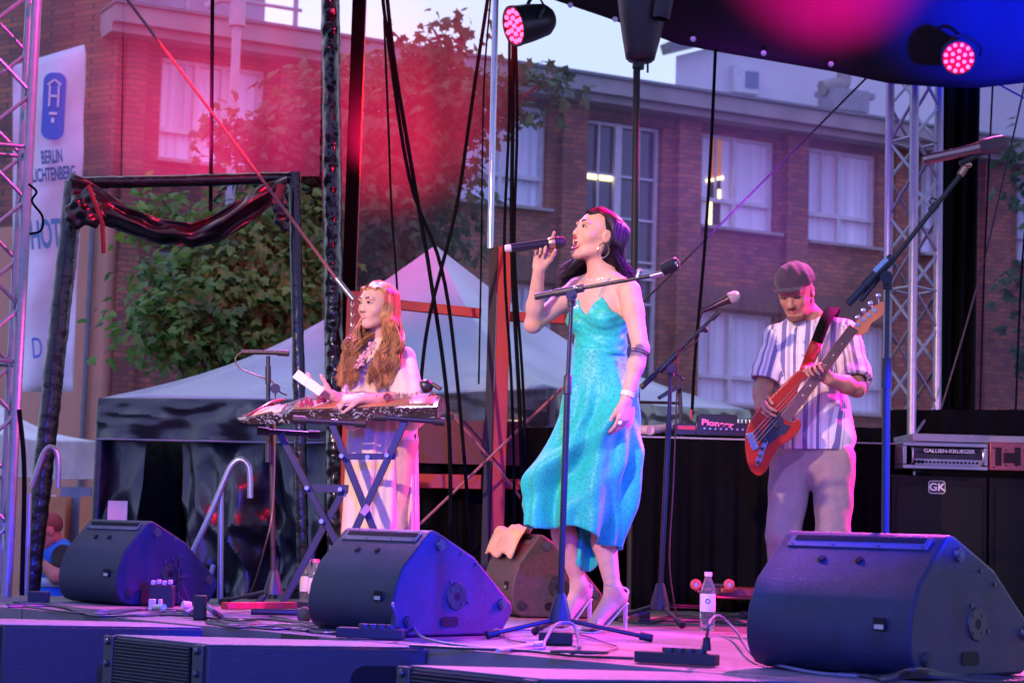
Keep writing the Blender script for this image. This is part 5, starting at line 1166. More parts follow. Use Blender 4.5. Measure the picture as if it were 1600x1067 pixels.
k = MB(); k.cyl(P(996, 672, 10.2), P(1016, 672, 10.12), .026, n=16).cyl(P(1016, 672, 10.13), P(1052, 668, 10.3), .024, n=16); tag(k.build('rolled_paper', mat('paper_pink', (.7, .45, .5), .6)), 'pink lit roll lying at the left end of the covered table', 'paper roll')
MS = thing('laptop_stand', 'thin black folding stand on the covered table left of the mixer', 'stand', P(1030, 680, 10.2))
k = MB(); Y_ = 10.2
for a, b in (((998, 606), (996, 678)), ((1060, 606), (1066, 690)), ((998, 628), (1064, 630)), ((1058, 602), (1028, 622)), ((1063, 606), (1066, 690))): k.cyl(P(*a, Y_), P(*b, Y_), .008, n=8)
k.bar(P(1030, 622, Y_), P(1062, 604, Y_), .10, .014); k.build('frame', m_deck, MS)

# ---------------- bass rig
YA = 9.9
RK = thing('amplifier_case', 'open silver edged flight case with a bass amplifier on top of the cabinets', 'flight case', P(1476, 738, YA))
def rect(px0, py0, px1, py1, Y): a, b = P(px0, py0, Y), P(px1, py1, Y); return (a.x + b.x) / 2, (a.z + b.z) / 2, abs(b.x - a.x), abs(a.z - b.z)
m_case = mat('case_silver', (.40, .34, .40), .3, .7, var=.1); m_casep = mat('case_lid', (.42, .38, .42), .45, .2, var=.15)
x, z, w_, h = rect(1411, 689, 1544, 735, YA)
k = MB(); k.box((x, YA + .25, z + h / 2 - .012), (w_, .5, .02)).box((x, YA + .25, z - h / 2 + .010), (w_, .5, .02)).box((x - w_ / 2 + .01, YA + .25, z), (.02, .498, h - .044)).box((x + w_ / 2 - .01, YA + .25, z), (.02, .498, h - .044)); k.build('frame', m_case, RK, bevel=.003)
x2, z2, w2, h2 = rect(1428, 682, 1556, 692, YA); k = MB(); k.box((x2 + .13, YA + .28, z + h / 2 + .022), (w2 + .26, .5, .04)); k.build('lid', m_casep, RK, bevel=.005)
k = MB(); k.box((x + .015, YA + .22, z), (w_ - .08, .40, h - .05)); k.build('amplifier', mat('amp_face', (.045, .035, .05), .35, .4), RK, bevel=.004)
k = MB(); k.box((x + .015, YA + .012, z - h * .24), (w_ - .09, .012, h * .24)); am = k.build('control_panel', m_case, RK, bevel=.002)
k = MB()
for i in range(17): 
    kx = x - w_ * .36 + i * w_ * .73 / 16; k.cyl((kx, YA + .006, z - h * .24), (kx, YA - .006, z - h * .24), .0055 if i > 2 else .009, n=8)
k.build('knobs', m_cabd, am)
k = MB()
for sx in (-.40, .42): k.tube(catmull([(x + w_ * sx, YA + .01, z + h * .25), (x + w_ * sx, YA - .03, z + h * .2), (x + w_ * sx, YA - .03, z - h * .25), (x + w_ * sx, YA + .01, z - h * .3)], 4), .005, 8)
k.build('handles', m_badge, RK)
k = MB(); k.ell((x + .01, YA + .018, z + h * .17), (w_ * .38, .006, h * .12)); k.build('name_plate', mat('name_plate', (.015, .012, .018), .3), RK)
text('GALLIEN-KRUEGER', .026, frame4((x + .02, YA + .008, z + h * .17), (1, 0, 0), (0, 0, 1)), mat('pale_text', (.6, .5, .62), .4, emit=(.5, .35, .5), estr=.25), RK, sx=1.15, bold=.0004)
x, z, w_, h = rect(1546, 690, 1640, 737, YA); k = MB(); k.box((x + .05, YA + .22, z), (w_ + .10, .46, h)); rc = k.build('case_side', mat('case_red', (.42, .10, .12), .35, .5), RK, bevel=.004)
k = MB()
for px in (1560, 1590): k.box(P(px, 713, YA - .012), (.03, .008, .09))
for px, py in ((1572, 703), (1600, 703), (1572, 727), (1553, 700), (1553, 730), (1588, 727)): k.cyl(P(px, py, YA - .005), P(px, py, YA - .014), .005, n=8)
k.box(P(1577, 715, YA - .014), (.055, .01, .05)); k.build('latches', mat('latch', (.03, .01, .012), .4, .5), rc, bevel=.002)
x, z, w_, h = rect(1394, 741, 1542, 960, YA)
BC = thing('bass_cabinet', 'black bass speaker cabinet with a framed two letter badge', 'bass cabinet', V((x, YA, 0)), 'speaker cabinets under the amplifier')
zt2 = z + h / 2; k = MB(); k.box((x, YA + .24, zt2 / 2), (w_, .48, zt2)); k.build('box', mat('tolex', (.005, .004, .008), .6, bump=.5, bscale=180, spec=.2), BC, bevel=.008)
k = MB(); k.box((x, YA - .004, zt2 / 2 - .01), (w_ - .05, .010, zt2 - .08)); k.build('grille', m_cabd, BC, bevel=.004)
gx = P(1463, 761, YA); lg = []
k = MB(); k.prism([gx + V((a, -.012, b)) for a, b in rr(.041, .031, .014)], (0, .004, 0)); bdg = k.build('badge_plate', mat('badge_dark', (.03, .025, .04), .3), BC)
k = MB(); cp = rr(.041, .031, .014); k.tube([gx + V((a, -.013, b)) for a, b in cp + cp[:1]], .0014, 5, cap=False); k.build('badge_rim', mat('pale_text'), bdg)
text('GK', .052, frame4(gx + V((0, -.016, -.001)), (1, 0, 0), (0, 0, 1)), mat('pale_text'), bdg, sx=1.1, bold=.001)
BC2 = thing('bass_cabinet.001', 'black speaker cabinet with metal corners at the right edge', 'bass cabinet', V((P(1600, 900, YA).x, YA, 0)), 'speaker cabinets under the amplifier')
x, z, w_, h = rect(1546, 741, 1690, 960, YA); k = MB(); k.box((x, YA + .24, zt2 / 2), (w_, .48, zt2 - .004)); k.build('box', mat('tolex'), BC2, bevel=.008)
k = MB(); k.box((x, YA - .003, zt2 / 2), (w_ - .06, .010, zt2 - .09)); k.build('grille', m_cabd, BC2)

# ---------------- small things on the floor
def bottle(name, label, base, h=.25, r=.033, cap=(.75, .15, .3), label_c=(.75, .6, .68), grp='plastic water bottles'):
    t = thing(name, label, 'bottle', base, grp)
    m_pet = mat('pet', (.82, .86, .92), .06, trans=.92, spec=.6, var=.02)
    prof = [(0, .0), (r * .8, 0), (r, .008)] + [(r * (1 - .05 * (i % 2)), .012 + i * .012) for i in range(5)] + [(r, .075), (r, h * .66), (r * .85, h * .76), (r * .45, h * .89), (r * .42, h * .93)]
    MB().lathe(prof, base, n=20).build('bottle_body', m_pet, t); MB().lathe([(r * 1.01, h * .32), (r * 1.02, h * .33), (r * 1.02, h * .62), (r * 1.01, h * .63)], base, n=20).build('bottle_label', mat('label_%02d' % int(label_c[0] * 99), label_c, .5, var=.1, scale=30), t)
    MB().lathe([(0, h), (r * .48, h), (r * .50, h * .99), (r * .50, h * .925), (0, h * .925)], base, n=16).build('cap', mat('cap_%02d' % int(cap[1] * 99), cap, .4), t)
    return t
bt = bottle('water_bottle', 'full water bottle with pale label standing right of the singer', G(1105, 984), h=.245, cap=(.8, .6, .68), label_c=(.78, .66, .74))
k = MB(); c = G(1105, 984) + V((-.004, -.036, .123)); k.tube([c + V((math.cos(a) * .009, 0, math.sin(a) * .009)) for a in np.linspace(0, 2 * PI, 16)], .0016, 5); k.build('label_emblem', mat('navy_ink', (.03, .05, .25), .5), bt)
bottle('water_bottle.001', 'water bottle with pink cap partly hidden behind the blue sided monitor', G(491, 952), h=.235)
bottle('water_bottle.002', 'water bottle behind the leg of the zither stand', G(478, 948), h=.235, cap=(.7, .7, .75))
# skateboard upside down
SK = thing('skateboard', 'red lit upside-down skateboard with pale wheels behind the water bottle', 'skateboard', G(1135, 945))
a, b = P(1088, 925, 9.6), P(1210, 935, 9.9); k = MB()
k.sheet(lambda u, v: (a + V((0, 0, -.02))).lerp(b, u) + V((0, .19 * (v - .5), .03 * abs(u * 2 - 1) ** 4)), 20, 6); k.build('deck', mat('deck_red', (.22, .02, .03), .4), SK, solid=.011, recalc=False)
for f, n_ in ((.12, 'truck'),):
    for s in (-1, 1):
        p = P(1113 + 26 * s, 913, 9.65); wh = MB().cyl(p + V((0, -.018, 0)), p + V((0, .018, 0)), .027, n=20).build('wheel', mat('wheel_red', (.55, .07, .10), .4), SK, bevel=.008); MB().cyl(p + V((0, -.02, 0)), p + V((0, .02, 0)), .009, n=10).build('hub', m_badge, wh)
    k = MB(); k.cyl(P(1090, 914, 9.66), P(1136, 914, 9.66), .009, n=10).box(P(1113, 922, 9.66), (.05, .06, .03)); k.build('truck', m_steel, SK)
k = MB(); k.box(P(1162, 925, 9.85), (.25, .18, .05)); k.build('tail_pad', mat('deck_red'), SK, bevel=.01)

# power strips
def strip(name, label, pa, pb, n=4, wdt=.06):
    a, b = G(*pa, .0), G(*pb, .0); d = (b - a).normalized(); s = V((-d.y, d.x, 0)); t = thing(name, label, 'power strip', (a + b) / 2, 'black power strips on the stage')
    rot = Matrix((d, s, V((0, 0, 1)))).transposed(); L = (b - a).length
    MB().box((a + b) / 2 + s * wdt / 2 + V((0, 0, .022)), (L, wdt, .036), rot).build('case', m_rubber, t, bevel=.004)
    for i in range(n): p = a + d * L * (.40 + .52 * i / n) + s * wdt / 2 + V((0, 0, .040)); MB().cyl(p, p + V((0, 0, .014)), .021, n=18).build('socket', mat('socket_grey', (.03, .03, .035), .45), t)
    p = b - d * .035 + s * wdt / 2 + V((0, 0, .05)); pl = MB().cyl(p, p + V((0, 0, .04)), .015, .011, n=12).build('plug', m_rubber, t)
    return t, p + V((0, 0, .04))
m_cable = mat('cable_black', (.025, .025, .035), .45); m_cableg = mat('cable_grey', (.12, .12, .18), .45)
s1, e1 = strip('power_strip', 'black power strip at the foot of the blue sided monitor', (524, 997), (628, 1001))
s2, e2 = strip('power_strip.001', 'black power strip at the right of the empty microphone stand', (990, 1036), (1116, 1043))
GC = 'black cables lying on the stage floor'
def cab(label, pts, r=.0055, m=m_cable, z=None, name='floor_cable'):
    out = []
    for q in pts:
        if isinstance(q, Vector): out.append(q)
        else: p = G(q[0], q[1], (q[2] if len(q) > 2 else .008)); out.append(p)
    return tag(MB().tube(catmull(out, 8), r, 8).build(name, m), label, 'cable', GC)
cab('grey cable arching from the left power strip towards the tripod', [e1, e1 + V((-.01, 0, .04)), (620, 948, .08), (640, 968, .05), (660, 995, .02), (720, 1008), (790, 1014), (850, 1013)], .0052, m_cableg)
cab('cable arching from the right power strip under the large monitor', [e2, e2 + V((.01, 0, .05)), (1125, 962, .08), (1150, 985, .04), (1180, 1025, .02), (1260, 1048), (1340, 1056)], .0052, m_cableg)
cab('long cable running from the tripod foot to the right power strip', [(640, 1008), (740, 1013), (820, 1016), (900, 1024), (990, 1028)], .0055)
cab('thin pink lit cable looping around the tripod hub', [(820, 1003), (795, 998), (790, 988), (830, 984), (900, 990), (955, 1006), (962, 1012), (930, 1020), (880, 1020)], .0035, mat('cable_pink', (.25, .10, .18), .45))
cab('cable rising over the tripod legs', [(850, 1012), (852, 1000, .03), (870, 975, .07), (895, 975, .07), (903, 995, .03), (905, 1012)], .006, m_cableg)
rg = random.Random(11); ORD = ['nearest','second','third','fourth','fifth','sixth','seventh','eighth','farthest']
for i in range(9):
    y0 = 966 + i * 1.6; pts = [(330 + rg.uniform(-10, 20), y0 - 6), (370 + rg.uniform(-15, 15), y0 + rg.uniform(-5, 3)), (420, y0 + rg.uniform(-6, 6)), (465, y0 + 6 + rg.uniform(-6, 4)), (500 + rg.uniform(-12, 12), y0 + 9), (535, 985 + rg.uniform(-3, 4))]
    cab(ORD[8 - i] + ' black cable from the stage edge in the bundle left of the blue sided monitor', pts, .0052)
for i in range(7):
    pts = [(20 + rg.uniform(-20, 30), 946 + rg.uniform(-8, 4)), (90, 948 + rg.uniform(-6, 8)), (150, 957 + rg.uniform(-5, 5)), (220, 956 + rg.uniform(-6, 6)), (280 + rg.uniform(-10, 10), 956 + rg.uniform(-4, 6)), (320, 962)]
    cab(ORD[i] + ' strand of black cable in the bundle in front of the leftmost monitor', pts, .005)
for i in range(5):
    pts = [(960 + rg.uniform(-20, 20), 966 + rg.uniform(-4, 4)), (1010, 972 + rg.uniform(-4, 4)), (1060, 966 + rg.uniform(-5, 5)), (1130, 968 + rg.uniform(-5, 5)), (1170, 975)]
    cab(ORD[i] + ' thin black cable around the foot of the stand behind the singer', pts, .004)
for i in range(4):
    pts = [(1310 + 20 * i, 1052), (1380, 1056 + i * 2, .01), (1430, 1045 + i * 4, .05 - i * .01), (1480, 1050 + i * 3, .02), (1540, 1056 + i * 3), (1620, 1060 + i)]
    cab(ORD[i] + ' blue lit cable in front of the large monitor', pts, .005)
# plug tangle at the leftmost monitor
PT = thing('cable_tangle', 'tangle of plugs and adapters in front of the leftmost monitor', 'plug tangle', G(250, 950))
MB().box(G(252, 948) + V((0, 0, .05)), (.11, .08, .10)).build('distribution_box', m_rubber, PT, bevel=.006)
tag(MB().box(G(312, 968) + V((0, 0, .05)), (.05, .05, .10)).build('adapter_box', m_rubber, bevel=.006), 'upright black adapter block on the cables right of the leftmost monitor', 'adapter')
tag(MB().box(G(60, 944) + V((0, 0, .03)), (.09, .06, .06)).build('adapter_box', m_rubber, bevel=.006), 'black adapter block on the floor at the foot of the left truss', 'adapter')
for i in range(4): MB().box(G(252, 948) + V((-.036 + i * .026, -.03, .112 + .004 * (i % 2))), (.018, .03, .02)).build('pale_plug', mat('plug_pale', (.6, .5, .6), .4), PT, bevel=.003)
for (x_, w__) in ((0, .03), (.035, .016)): MB().box(G(238, 955) + V((x_, -.012, .03)), (w__, .02, .05)).build('power_adapter', mat('plug_pale'), PT, bevel=.003)
MB().cyl(G(285, 955) + V((0, 0, .03)), G(297, 955) + V((0, 0, .025)), .018, n=12).build('round_plug', mat('plug_pale'), PT)
MB().cyl(G(241, 948, .15), G(256, 948, .17), .008, n=10).build('cable_plug', mat('plug_pale'), PT)
k = MB()
c0 = G(250, 945)
for i in range(9):
    a = (c0 + V((rg.uniform(-.15, .1), rg.uniform(-.02, .05), .02))); b = c0 + V((rg.uniform(-.12, .12), -.04, rg.uniform(.12, .27))); c = c0 + V((rg.uniform(-.25, .18), -.03, .012))
    k.tube(catmull([a, a.lerp(b, .6) + V((rg.uniform(-.05, .05), -.02, .04)), b, c.lerp(b, .4), c], 6), .0042, 6)
k.build('leads', m_cable, PT)
k = MB(); k.box(G(868, 1008) + V((0, .02, .025)), (.12, .08, .045)); tag(k.build('stage_box', m_rubber, bevel=.006), 'small black box on the floor under the tripod legs', 'stage box')
k = MB(); 
for i in range(5): k.tube([G(905, 1018, .006 + .006 * i) + V((math.cos(a) * .09, math.sin(a) * .03, 0)) for a in np.linspace(0, 2 * PI, 18)], .004, 6)
tag(k.build('coiled_cable', m_cable), 'small coil of black cable right of the box under the tripod', 'cable')
k = MB(); k.cyl(G(778, 1016, .012), G(832, 1007, .012), .008, n=10).cyl(G(832, 1007, .012), G(848, 1005, .014), .011, n=10); tag(k.build('cable_plug', mat('plug_pale')), 'pale cable plug lying left of the small box', 'plug')
k = MB(); k.cyl(G(392, 955, .02), G(482, 957, .02), .014, n=12); tag(k.build('floor_tube', mat('stand_tube')), 'purple lit tube lying on the floor behind the cable bundle', 'tube')
k = MB(); k.bar(G(350, 946, .03), G(460, 945, .03), .05, .03); tag(k.build('floor_beam', m_redtint, bevel=.004), 'red metal beam on the floor at the foot of the left microphone stand', 'beam')
k = MB(); k.tube(catmull([G(290, 958, .02), G(318, 945, .05), G(330, 952, .05), G(345, 962, .02)], 6), .012, 8); tag(k.build('thick_plug_lead', m_cableg), 'thick grey lead between the leftmost monitor and the cable bundle', 'cable')
k = MB(); k.ell(G(475, 972) + V((0, 0, .03)), (.03, .02, .035)); tag(k.build('cable_tie', mat('velcro', (.05, .05, .06), .7)), 'small dark cable tie beside the cable bundle', 'cable tie')
k = MB(); k.cyl(G(1205, 958, .02), G(1160, 960, .02), .02, n=10); tag(k.build('fallen_microphone', m_rubber, bevel=.004), 'black tube end on the floor right of the water bottle', 'tube')
k = MB(); k.box(G(1000, 972) + V((0, 0.02, .03)), (.09, .07, .05)); tag(k.build('pedal_box', mat('dark_red_box', (.06, .015, .02), .45), bevel=.006), 'small dark box at the foot of the stand behind the singer', 'box')
# ================================================================== PEOPLE
def M3(f, u):        # columns: forward, left, up
    f = V(f).normalized(); l = V(u).cross(f).normalized(); u = f.cross(l).normalized(); return Matrix((f, l, u)).transposed()
def skin(name, c, ss=.25):
    m = mat(name, c, .52, var=.09, scale=22, bump=.12, bscale=220, spec=.3); n, b = nodes_of(m)
    b.inputs['Subsurface Weight'].default_value = ss * .5; b.inputs['Subsurface Scale'].default_value = .01
    b.inputs['Subsurface Radius'].default_value = (1, .35, .2); return m
m_skinA = skin('skin_warm', (.62, .36, .26)); m_skinB = skin('skin_light', (.66, .40, .30)); m_skinC = skin('skin_tan', (.42, .22, .155))
def hm(m, x, y, z, M, c, s=1.): return c + M @ (V((x, y, z)) * s)
def head_sdf(S, c, M, s=1., mouth=0., male=False):
    def q(x, y, z): return c + M @ (V((x, y, z)) * s)
    e = lambda x, y, z, r, k=.015, op='+': S.ell(q(x, y, z), [a * s for a in r], M, k, op)
    e(-.012, 0, .038, (.098, .076, .086), .02)
    e(.022, 0, -.012, (.066, .060, .082), .03)
    j = .004 if male else 0
    for sd in (-1, 1):
        S.cone(q(-.012, sd * (.047 + j), -.045), q(.052, sd * (.016 + j), -.092 - mouth * .3), (.020 + j) * s, .016 * s, .025)
        e(.053, sd * .036, -.022, (.026, .024, .025) if not male else (.024, .022, .022), .02)
        e(.080, sd * .031, .030, (.014, .022, .009), .014)          # brow ridge
    e(.066, 0, -.093 - mouth * .35, (.018, .018 + j, .016), .02)
    e(.072 if mouth else .064, 0, -.052, (.022, .028, .022), .018)
    for sd in (-1, 1): e(.092, sd * .031, .010, (.013, .017, .011), .010, '-')
    for sd in (-1, 1): e(.0755, sd * .031, .009, (.0115, .0145, .0095), .004)
    S.cone(q(.085, 0, .016), q(.0985 + (.004 if male else 0), 0, -.026), .0080 * s, .0110 * s, .010)
    for sd in (-1, 1): e(.093, sd * .0125, -.029, (.010, .0075, .0075), .006)
    if male:
        S.cone(q(.086, 0, .018), q(.108, 0, -.028), .0085 * s, .012 * s, .006)
    if mouth: e(.092, 0, -.058 - mouth * .2, (.030, .017, .010 + mouth * .5), .004, '-')
    else: e(.098, 0, -.0585, (.008, .021, .0022), .003, '-')
    for sd in (-1, 1):
        e(-.012, sd * .077, .002, (.020, .007, .030), .004); e(-.006, sd * .084, .004, (.011, .005, .018), .003, '-')
def face_parts(t, c, M, s=1., mouth=0., brow=(.03, .015, .012), lip=(.55, .06, .08), closed=False, lid=.35, moustache=False, gaze=0.):
    def q(x, y, z): return c + M @ (V((x, y, z)) * s)
    mb = mat('brow_%d' % int(brow[0] * 1000), brow, .8)
    for sd in (-1, 1):
        k = MB(); pts = [q(.0940, sd * .013, .0300), q(.0960, sd * .023, .0345), q(.0920, sd * .036, .0355), q(.080, sd * .047, .0300)]
        k.tube(catmull(pts, 5), [.0028 * s] * 5 + [.0034 * s] * 6 + [.0016 * s] * 5, 6); k.build('eyebrow', mb, t)
        if not closed:
            k = MB(); k.ell(q(.0838, sd * .031, .0085), (.0056 * s, .0140 * s, .0058 * s * (1 - lid * .5)), M, 14, 8); ey = k.build('eye', mat('eye_white', (.62, .58, .58), .15, var=.02), t)
            k = MB(); k.ell(q(.0868, sd * (.031) + gaze, .0085), (.0036 * s, .0068 * s, .0056 * s * (1 - lid * .3)), M, 12, 8); k.build('iris', mat('iris', (.02, .010, .008), .08), ey)
        k = MB(); pts = [q(.0845, sd * .0185, .008), q(.0905, sd * .026, .0135), q(.0885, sd * .037, .0135), q(.0795, sd * .0460, .0085)]
        if closed: pts = [q(.0865, sd * .0185, .006), q(.0895, sd * .027, .0035), q(.0865, sd * .037, .0035), q(.0795, sd * .0455, .0075)]
        k.tube(catmull(pts, 5), .0022 * s, 5); k.build('eyelashes', mat('lash', (.01, .006, .006), .7), t)
        k = MB(); k.ell(q(.1015, sd * .0075, -.0355), (.003 * s, .0032 * s, .0018 * s), M, 8, 6); k.build('nostril', mat('nostril', (.10, .03, .03), .8), t)
    ml = mat('lips_%d' % int(lip[0] * 100 + lip[1] * 100), lip, .28, spec=.6)
    if mouth:
        h = mouth * .52; cz = -.058 - mouth * .2; k = MB()
        pts = []
        for a in np.linspace(0, 2 * PI, 22)[:-1]:
            y = math.sin(a) * .0185; z = cz + math.cos(a) * (h + .0085); x = .0925 - abs(math.sin(a)) ** 2 * .016 - (.004 if math.cos(a) < 0 else 0) - (.006 * mouth * 20 if math.cos(a) < -.4 else 0) * .5
            pts.append(q(x, y, z))
        k.tube(pts + pts[:2], .0048 * s, 8, cap=False); k.build('lips', ml, t)
        k = MB(); k.ell(q(.072, 0, cz), (.014 * s, .017 * s, (h + .005) * s), M, 14, 10); k.build('mouth_inside', mat('mouth_inside', (.10, .012, .015), .4), t)
        k = MB(); k.ell(q(.082, 0, cz + h * .72), (.006 * s, .0125 * s, .0042 * s), M, 14, 8); k.build('teeth', mat('teeth', (.80, .76, .70), .2), t)
        k = MB(); k.ell(q(.080, 0, cz - h * .55), (.010 * s, .010 * s, .005 * s), M, 12, 8); k.build('tongue', mat('tongue', (.45, .10, .10), .35), t)
    else:
        k = MB(); k.tube(catmull([q(.0725, -.0255, -.0525), q(.0840, -.012, -.0550), q(.0875, 0, -.0555), q(.0840, .012, -.0550), q(.0725, .0255, -.0525)], 5), [(.001 + .0028 * math.sin(PI * i / 20)) * s for i in range(21)], 8)
        k.tube(catmull([q(.0735, -.022, -.0555), q(.0835, -.011, -.0620), q(.0862, 0, -.0635), q(.0835, .011, -.0620), q(.0735, .022, -.0555)], 5), [(.001 + .0036 * math.sin(PI * i / 20)) * s for i in range(21)], 8)
        k.build('lips', ml, t)
def hand_sdf(S, w, F, N, T, s=1., curls=((25, 30, 20),) * 4, spread=(.06, .02, -.02, -.07), thumb=(.55, .75, .35), tcurl=20, h=.003):
    F = V(F).normalized(); N = (V(N) - F * V(N).dot(F)).normalized(); T = V(T); T = (T - F * T.dot(F) - N * T.dot(N)).normalized()
    k0 = w + F * .008
    for i, lat in enumerate((.028, .010, -.009, -.026)):
        L = (.088, .092, .088, .080)[i]; kn = w + F * L * s + T * lat * s
        S.cone(w + F * .012 * s + T * lat * .55 * s, kn, .015 * s, .0115 * s, .012)
    tips = []
    for i, lat in enumerate((.029, .010, -.009, -.027)):
        L = (.088, .092, .088, .080)[i]; p = w + F * L * s + T * lat * s; a = 0.; d0 = (F + T * spread[i]).normalized()
        ls = ((.042, .025, .020), (.046, .028, .021), (.042, .026, .020), (.034, .020, .018))[i]; r = (.0088, .0090, .0086, .0076)[i]
        for j in range(3):
            a += R(curls[i][j]); d = d0 * math.cos(a) + N * math.sin(a); e = p + d * ls[j] * s
            S.cone(p, e, r * s * (1 - .09 * j), r * s * (1 - .09 * (j + 1)), .003); p = e
        tips.append(p)
    tb = w + F * .022 * s + T * .022 * s; td = (F * thumb[0] + T * thumb[1] + N * thumb[2]).normalized(); p = tb; tn = (F * .5 - T * .5 + N * .6).normalized()
    for j, (L, r) in enumerate(((.040, .0135), (.032, .0105), (.025, .0092))):
        e = p + td * L * s; S.cone(p, e, r * s, r * .88 * s, .008 if j == 0 else .004); p = e; td = (td + tn * math.tan(R(tcurl))).normalized()
    return tips
def strands(name, m, parent, gen, n, r, seg=4, sides=4, seed=1):
    rg = random.Random(seed); vs = []; fs = []; k = MB()
    for i in range(n):
        pts = catmull(gen(i, rg), seg); L = len(pts); rr_ = [r * rg_ for rg_ in [min(1, .5 + 3 * j / L) * (1 - .75 * max(0, (j / L - .7) / .3)) for j in range(L)]]
        k.tube(pts, rr_, sides, cap=False)
    return k.build(name, m, parent, recalc=False, angle=180)
def hair_mat(name, c, rough=.35):
    m = mat(name, c, rough, var=.5, scale=45, spec=.7, stretch=(1, 1, .06)); n, b = nodes_of(m)
    b.inputs['Specular IOR Level'].default_value = .35; return m

# ------------------------------------------------------------------ SINGER
YS0 = 8.12
base = G(935, 985); SG = thing('person', 'woman in a teal satin slip dress and silver heels singing into a black microphone', 'person', V((base.x, 8.12, 0)), 'musicians on the stage')
Hc = P(931, 371, 8.12); Hf = V((-.85, -.46, .34)); HM = M3(Hf, (0.10, 0, 1))
ft = V((-.72, -.69, 0)).normalized(); la = V((.69, -.72, 0)).normalized(); TM = Matrix((ft, la, V((0, 0, 1)))).transposed()
lo = P(800, 1000, 8.4); S = SDF((-.12, 7.74, -.01), (.60, 8.50, 1.80), .0042)
S.lo = np.array((P(800, 500, 8.1).x - .02, 7.74, -.01), np.float32)
S = SDF((P(800, 500, 8.1).x - .03, 7.74, -.01), (P(1018, 500, 8.0).x + .03, 8.50, 1.80), .0042)
neck = P(944, 432, 8.15); chest = P(940, 490, 8.15); waist = P(938, 556, 8.14); pel = P(942, 632, 8.14)
shL, shR = P(984, 457, 8.04), P(902, 452, 8.26)
elL, wrL = P(1001, 545, 7.99), P(978, 624, 7.95)
elR, wrR = P(833, 507, 8.16), P(842, 421, 8.06)
hiL, hiR = P(962, 655, 8.08), P(922, 652, 8.2); knL, knR = P(936, 802, 8.15), P(868, 788, 8.16); anL, anR = P(958, 920, 8.08), P(905, 912, 8.24)
def torso_w(S, inf=0., br=True):
    S.ell(chest + V((0, 0, .005)), (.088, .128, .135), TM, .03, inf=inf); S.ell(chest.lerp(waist, .65), (.085, .108, .12), TM, .04, inf=inf); S.ell(waist, (.080, .102, .10), TM, .04, inf=inf)
    S.ell(pel, (.105, .150, .125), TM, .05, inf=inf)
    if br:
        for sd in (-1, 1): S.ell(chest + TM @ V((.062, sd * .062, -.028)), (.048, .056, .052), TM, .025, inf=inf)
torso_w(S)
S.cone(Hc + HM @ V((-.022, 0, -.06)), neck - V((0, 0, .02)), .047, .052, .02); S.cone(neck, chest + V((0, 0, .06)), .055, .07, .04)
for sh in (shL, shR): S.cone(neck + V((0, 0, .002)), sh + V((0, 0, .015)), .036, .034, .035)
for a, b, c in ((shL, elL, wrL), (shR, elR, wrR)):
    S.cone(a, a.lerp(b, .35), .046, .044, .02); S.cone(a.lerp(b, .3), b, .043, .034, .015); S.cone(b, b.lerp(c, .35), .034, .0345, .012); S.cone(b.lerp(c, .3), c, .034, .0235, .015)
    S.ell(b, (.034, .034, .034), None, .012)
for a, b, c in ((hiL, knL, anL), (hiR, knR, anR)):
    S.cone(a, b, .070, .046, .03); S.cone(b, b.lerp(c, .4), .046, .049, .02); S.cone(b.lerp(c, .38), c, .050, .030, .02)
feet = []
for an, heel, ball, toe in ((anL, P(972, 934, 8.10), P(929, 974, 8.02), P(908, 982, 7.99)), (anR, P(916, 928, 8.27), P(880, 968, 8.20), P(862, 976, 8.17))):
    ball = V((ball.x, ball.y, .030)); toe = V((toe.x, toe.y, .018)); feet.append((an, heel, ball, toe))
    lat = V((-(toe - heel).y, (toe - heel).x, 0)).normalized()
    S.cone(an, heel.lerp(an, .25) + V((0, 0, -.005)), .030, .027, .02); S.cone(heel, ball, .022, .020, .02); S.cone(an - V((0, 0, .01)), ball + V((0, 0, .012)), .027, .022, .03)
    S.cone(ball + lat * .016, ball - lat * .020, .019, .017, .015)
    for i, o_ in enumerate((-.026, -.013, 0, .012, .025)): S.cone(ball + lat * o_ * .8, toe + lat * o_ * .9 + (ball - toe) * (.15 * abs(i - 3)), .0095, .0075 if i < 4 else .009, .004)
head_sdf(S, Hc, HM, .97, mouth=.035)
tR = hand_sdf(S, wrR, P(849, 385, 8.04) - wrR, (0, -1, -.05), (1, 0, .1), .95, curls=((8, 10, 8), (55, 85, 40), (60, 85, 45), (60, 80, 50)), thumb=(.75, .45, .45), tcurl=14)
hand_sdf(S, wrL, P(972, 668, 7.93) - wrL, (-.5, .5, .1), (-.75, -.65, 0), .95, curls=((22, 25, 15), (28, 30, 20), (30, 34, 22), (35, 38, 25)), thumb=(.8, .35, .2), tcurl=10)
body = S.build('body', m_skinA, SG)
face_parts(SG, Hc, HM, .97, mouth=.035, brow=(.035, .012, .010), lip=(.60, .05, .10), lid=.55)
# mic in hand
ax = (P(886, 377, 8.03) - P(790, 389, 8.0)).normalized(); m0 = P(789, 389, 7.985)
HMc = thing('handheld_microphone', 'black wireless microphone with pale end cap held to the singer mouth', 'microphone', m0)
k = MB(); k.lathe([(0, 0), (.013, 0), (.0155, .006), (.0165, .03)], m0, ax, 20); k.build('end_cap', mat('pale_cap', (.55, .52, .55), .4), HMc)
k = MB(); k.lathe([(.0168, .024), (.0172, .06), (.0185, .15), (.0195, .18)], m0, ax, 20); k.build('handle', mat('mic_dark2', (.03, .022, .04), .28, .3), HMc)
k = MB(); k.lathe([(.0195, .18), (.024, .19), (.0245, .205)], m0, ax, 20); k.build('collar', mat('brass'), HMc)
k = MB(); k.lathe([(.0245, .205), (.0245, .228), (.021, .243), (.012, .252), (0, .254)], m0, ax, 20); k.build('head_grille', mat('grille_dark', (.02, .018, .02), .5, .4, bump=1, bscale=300), HMc)
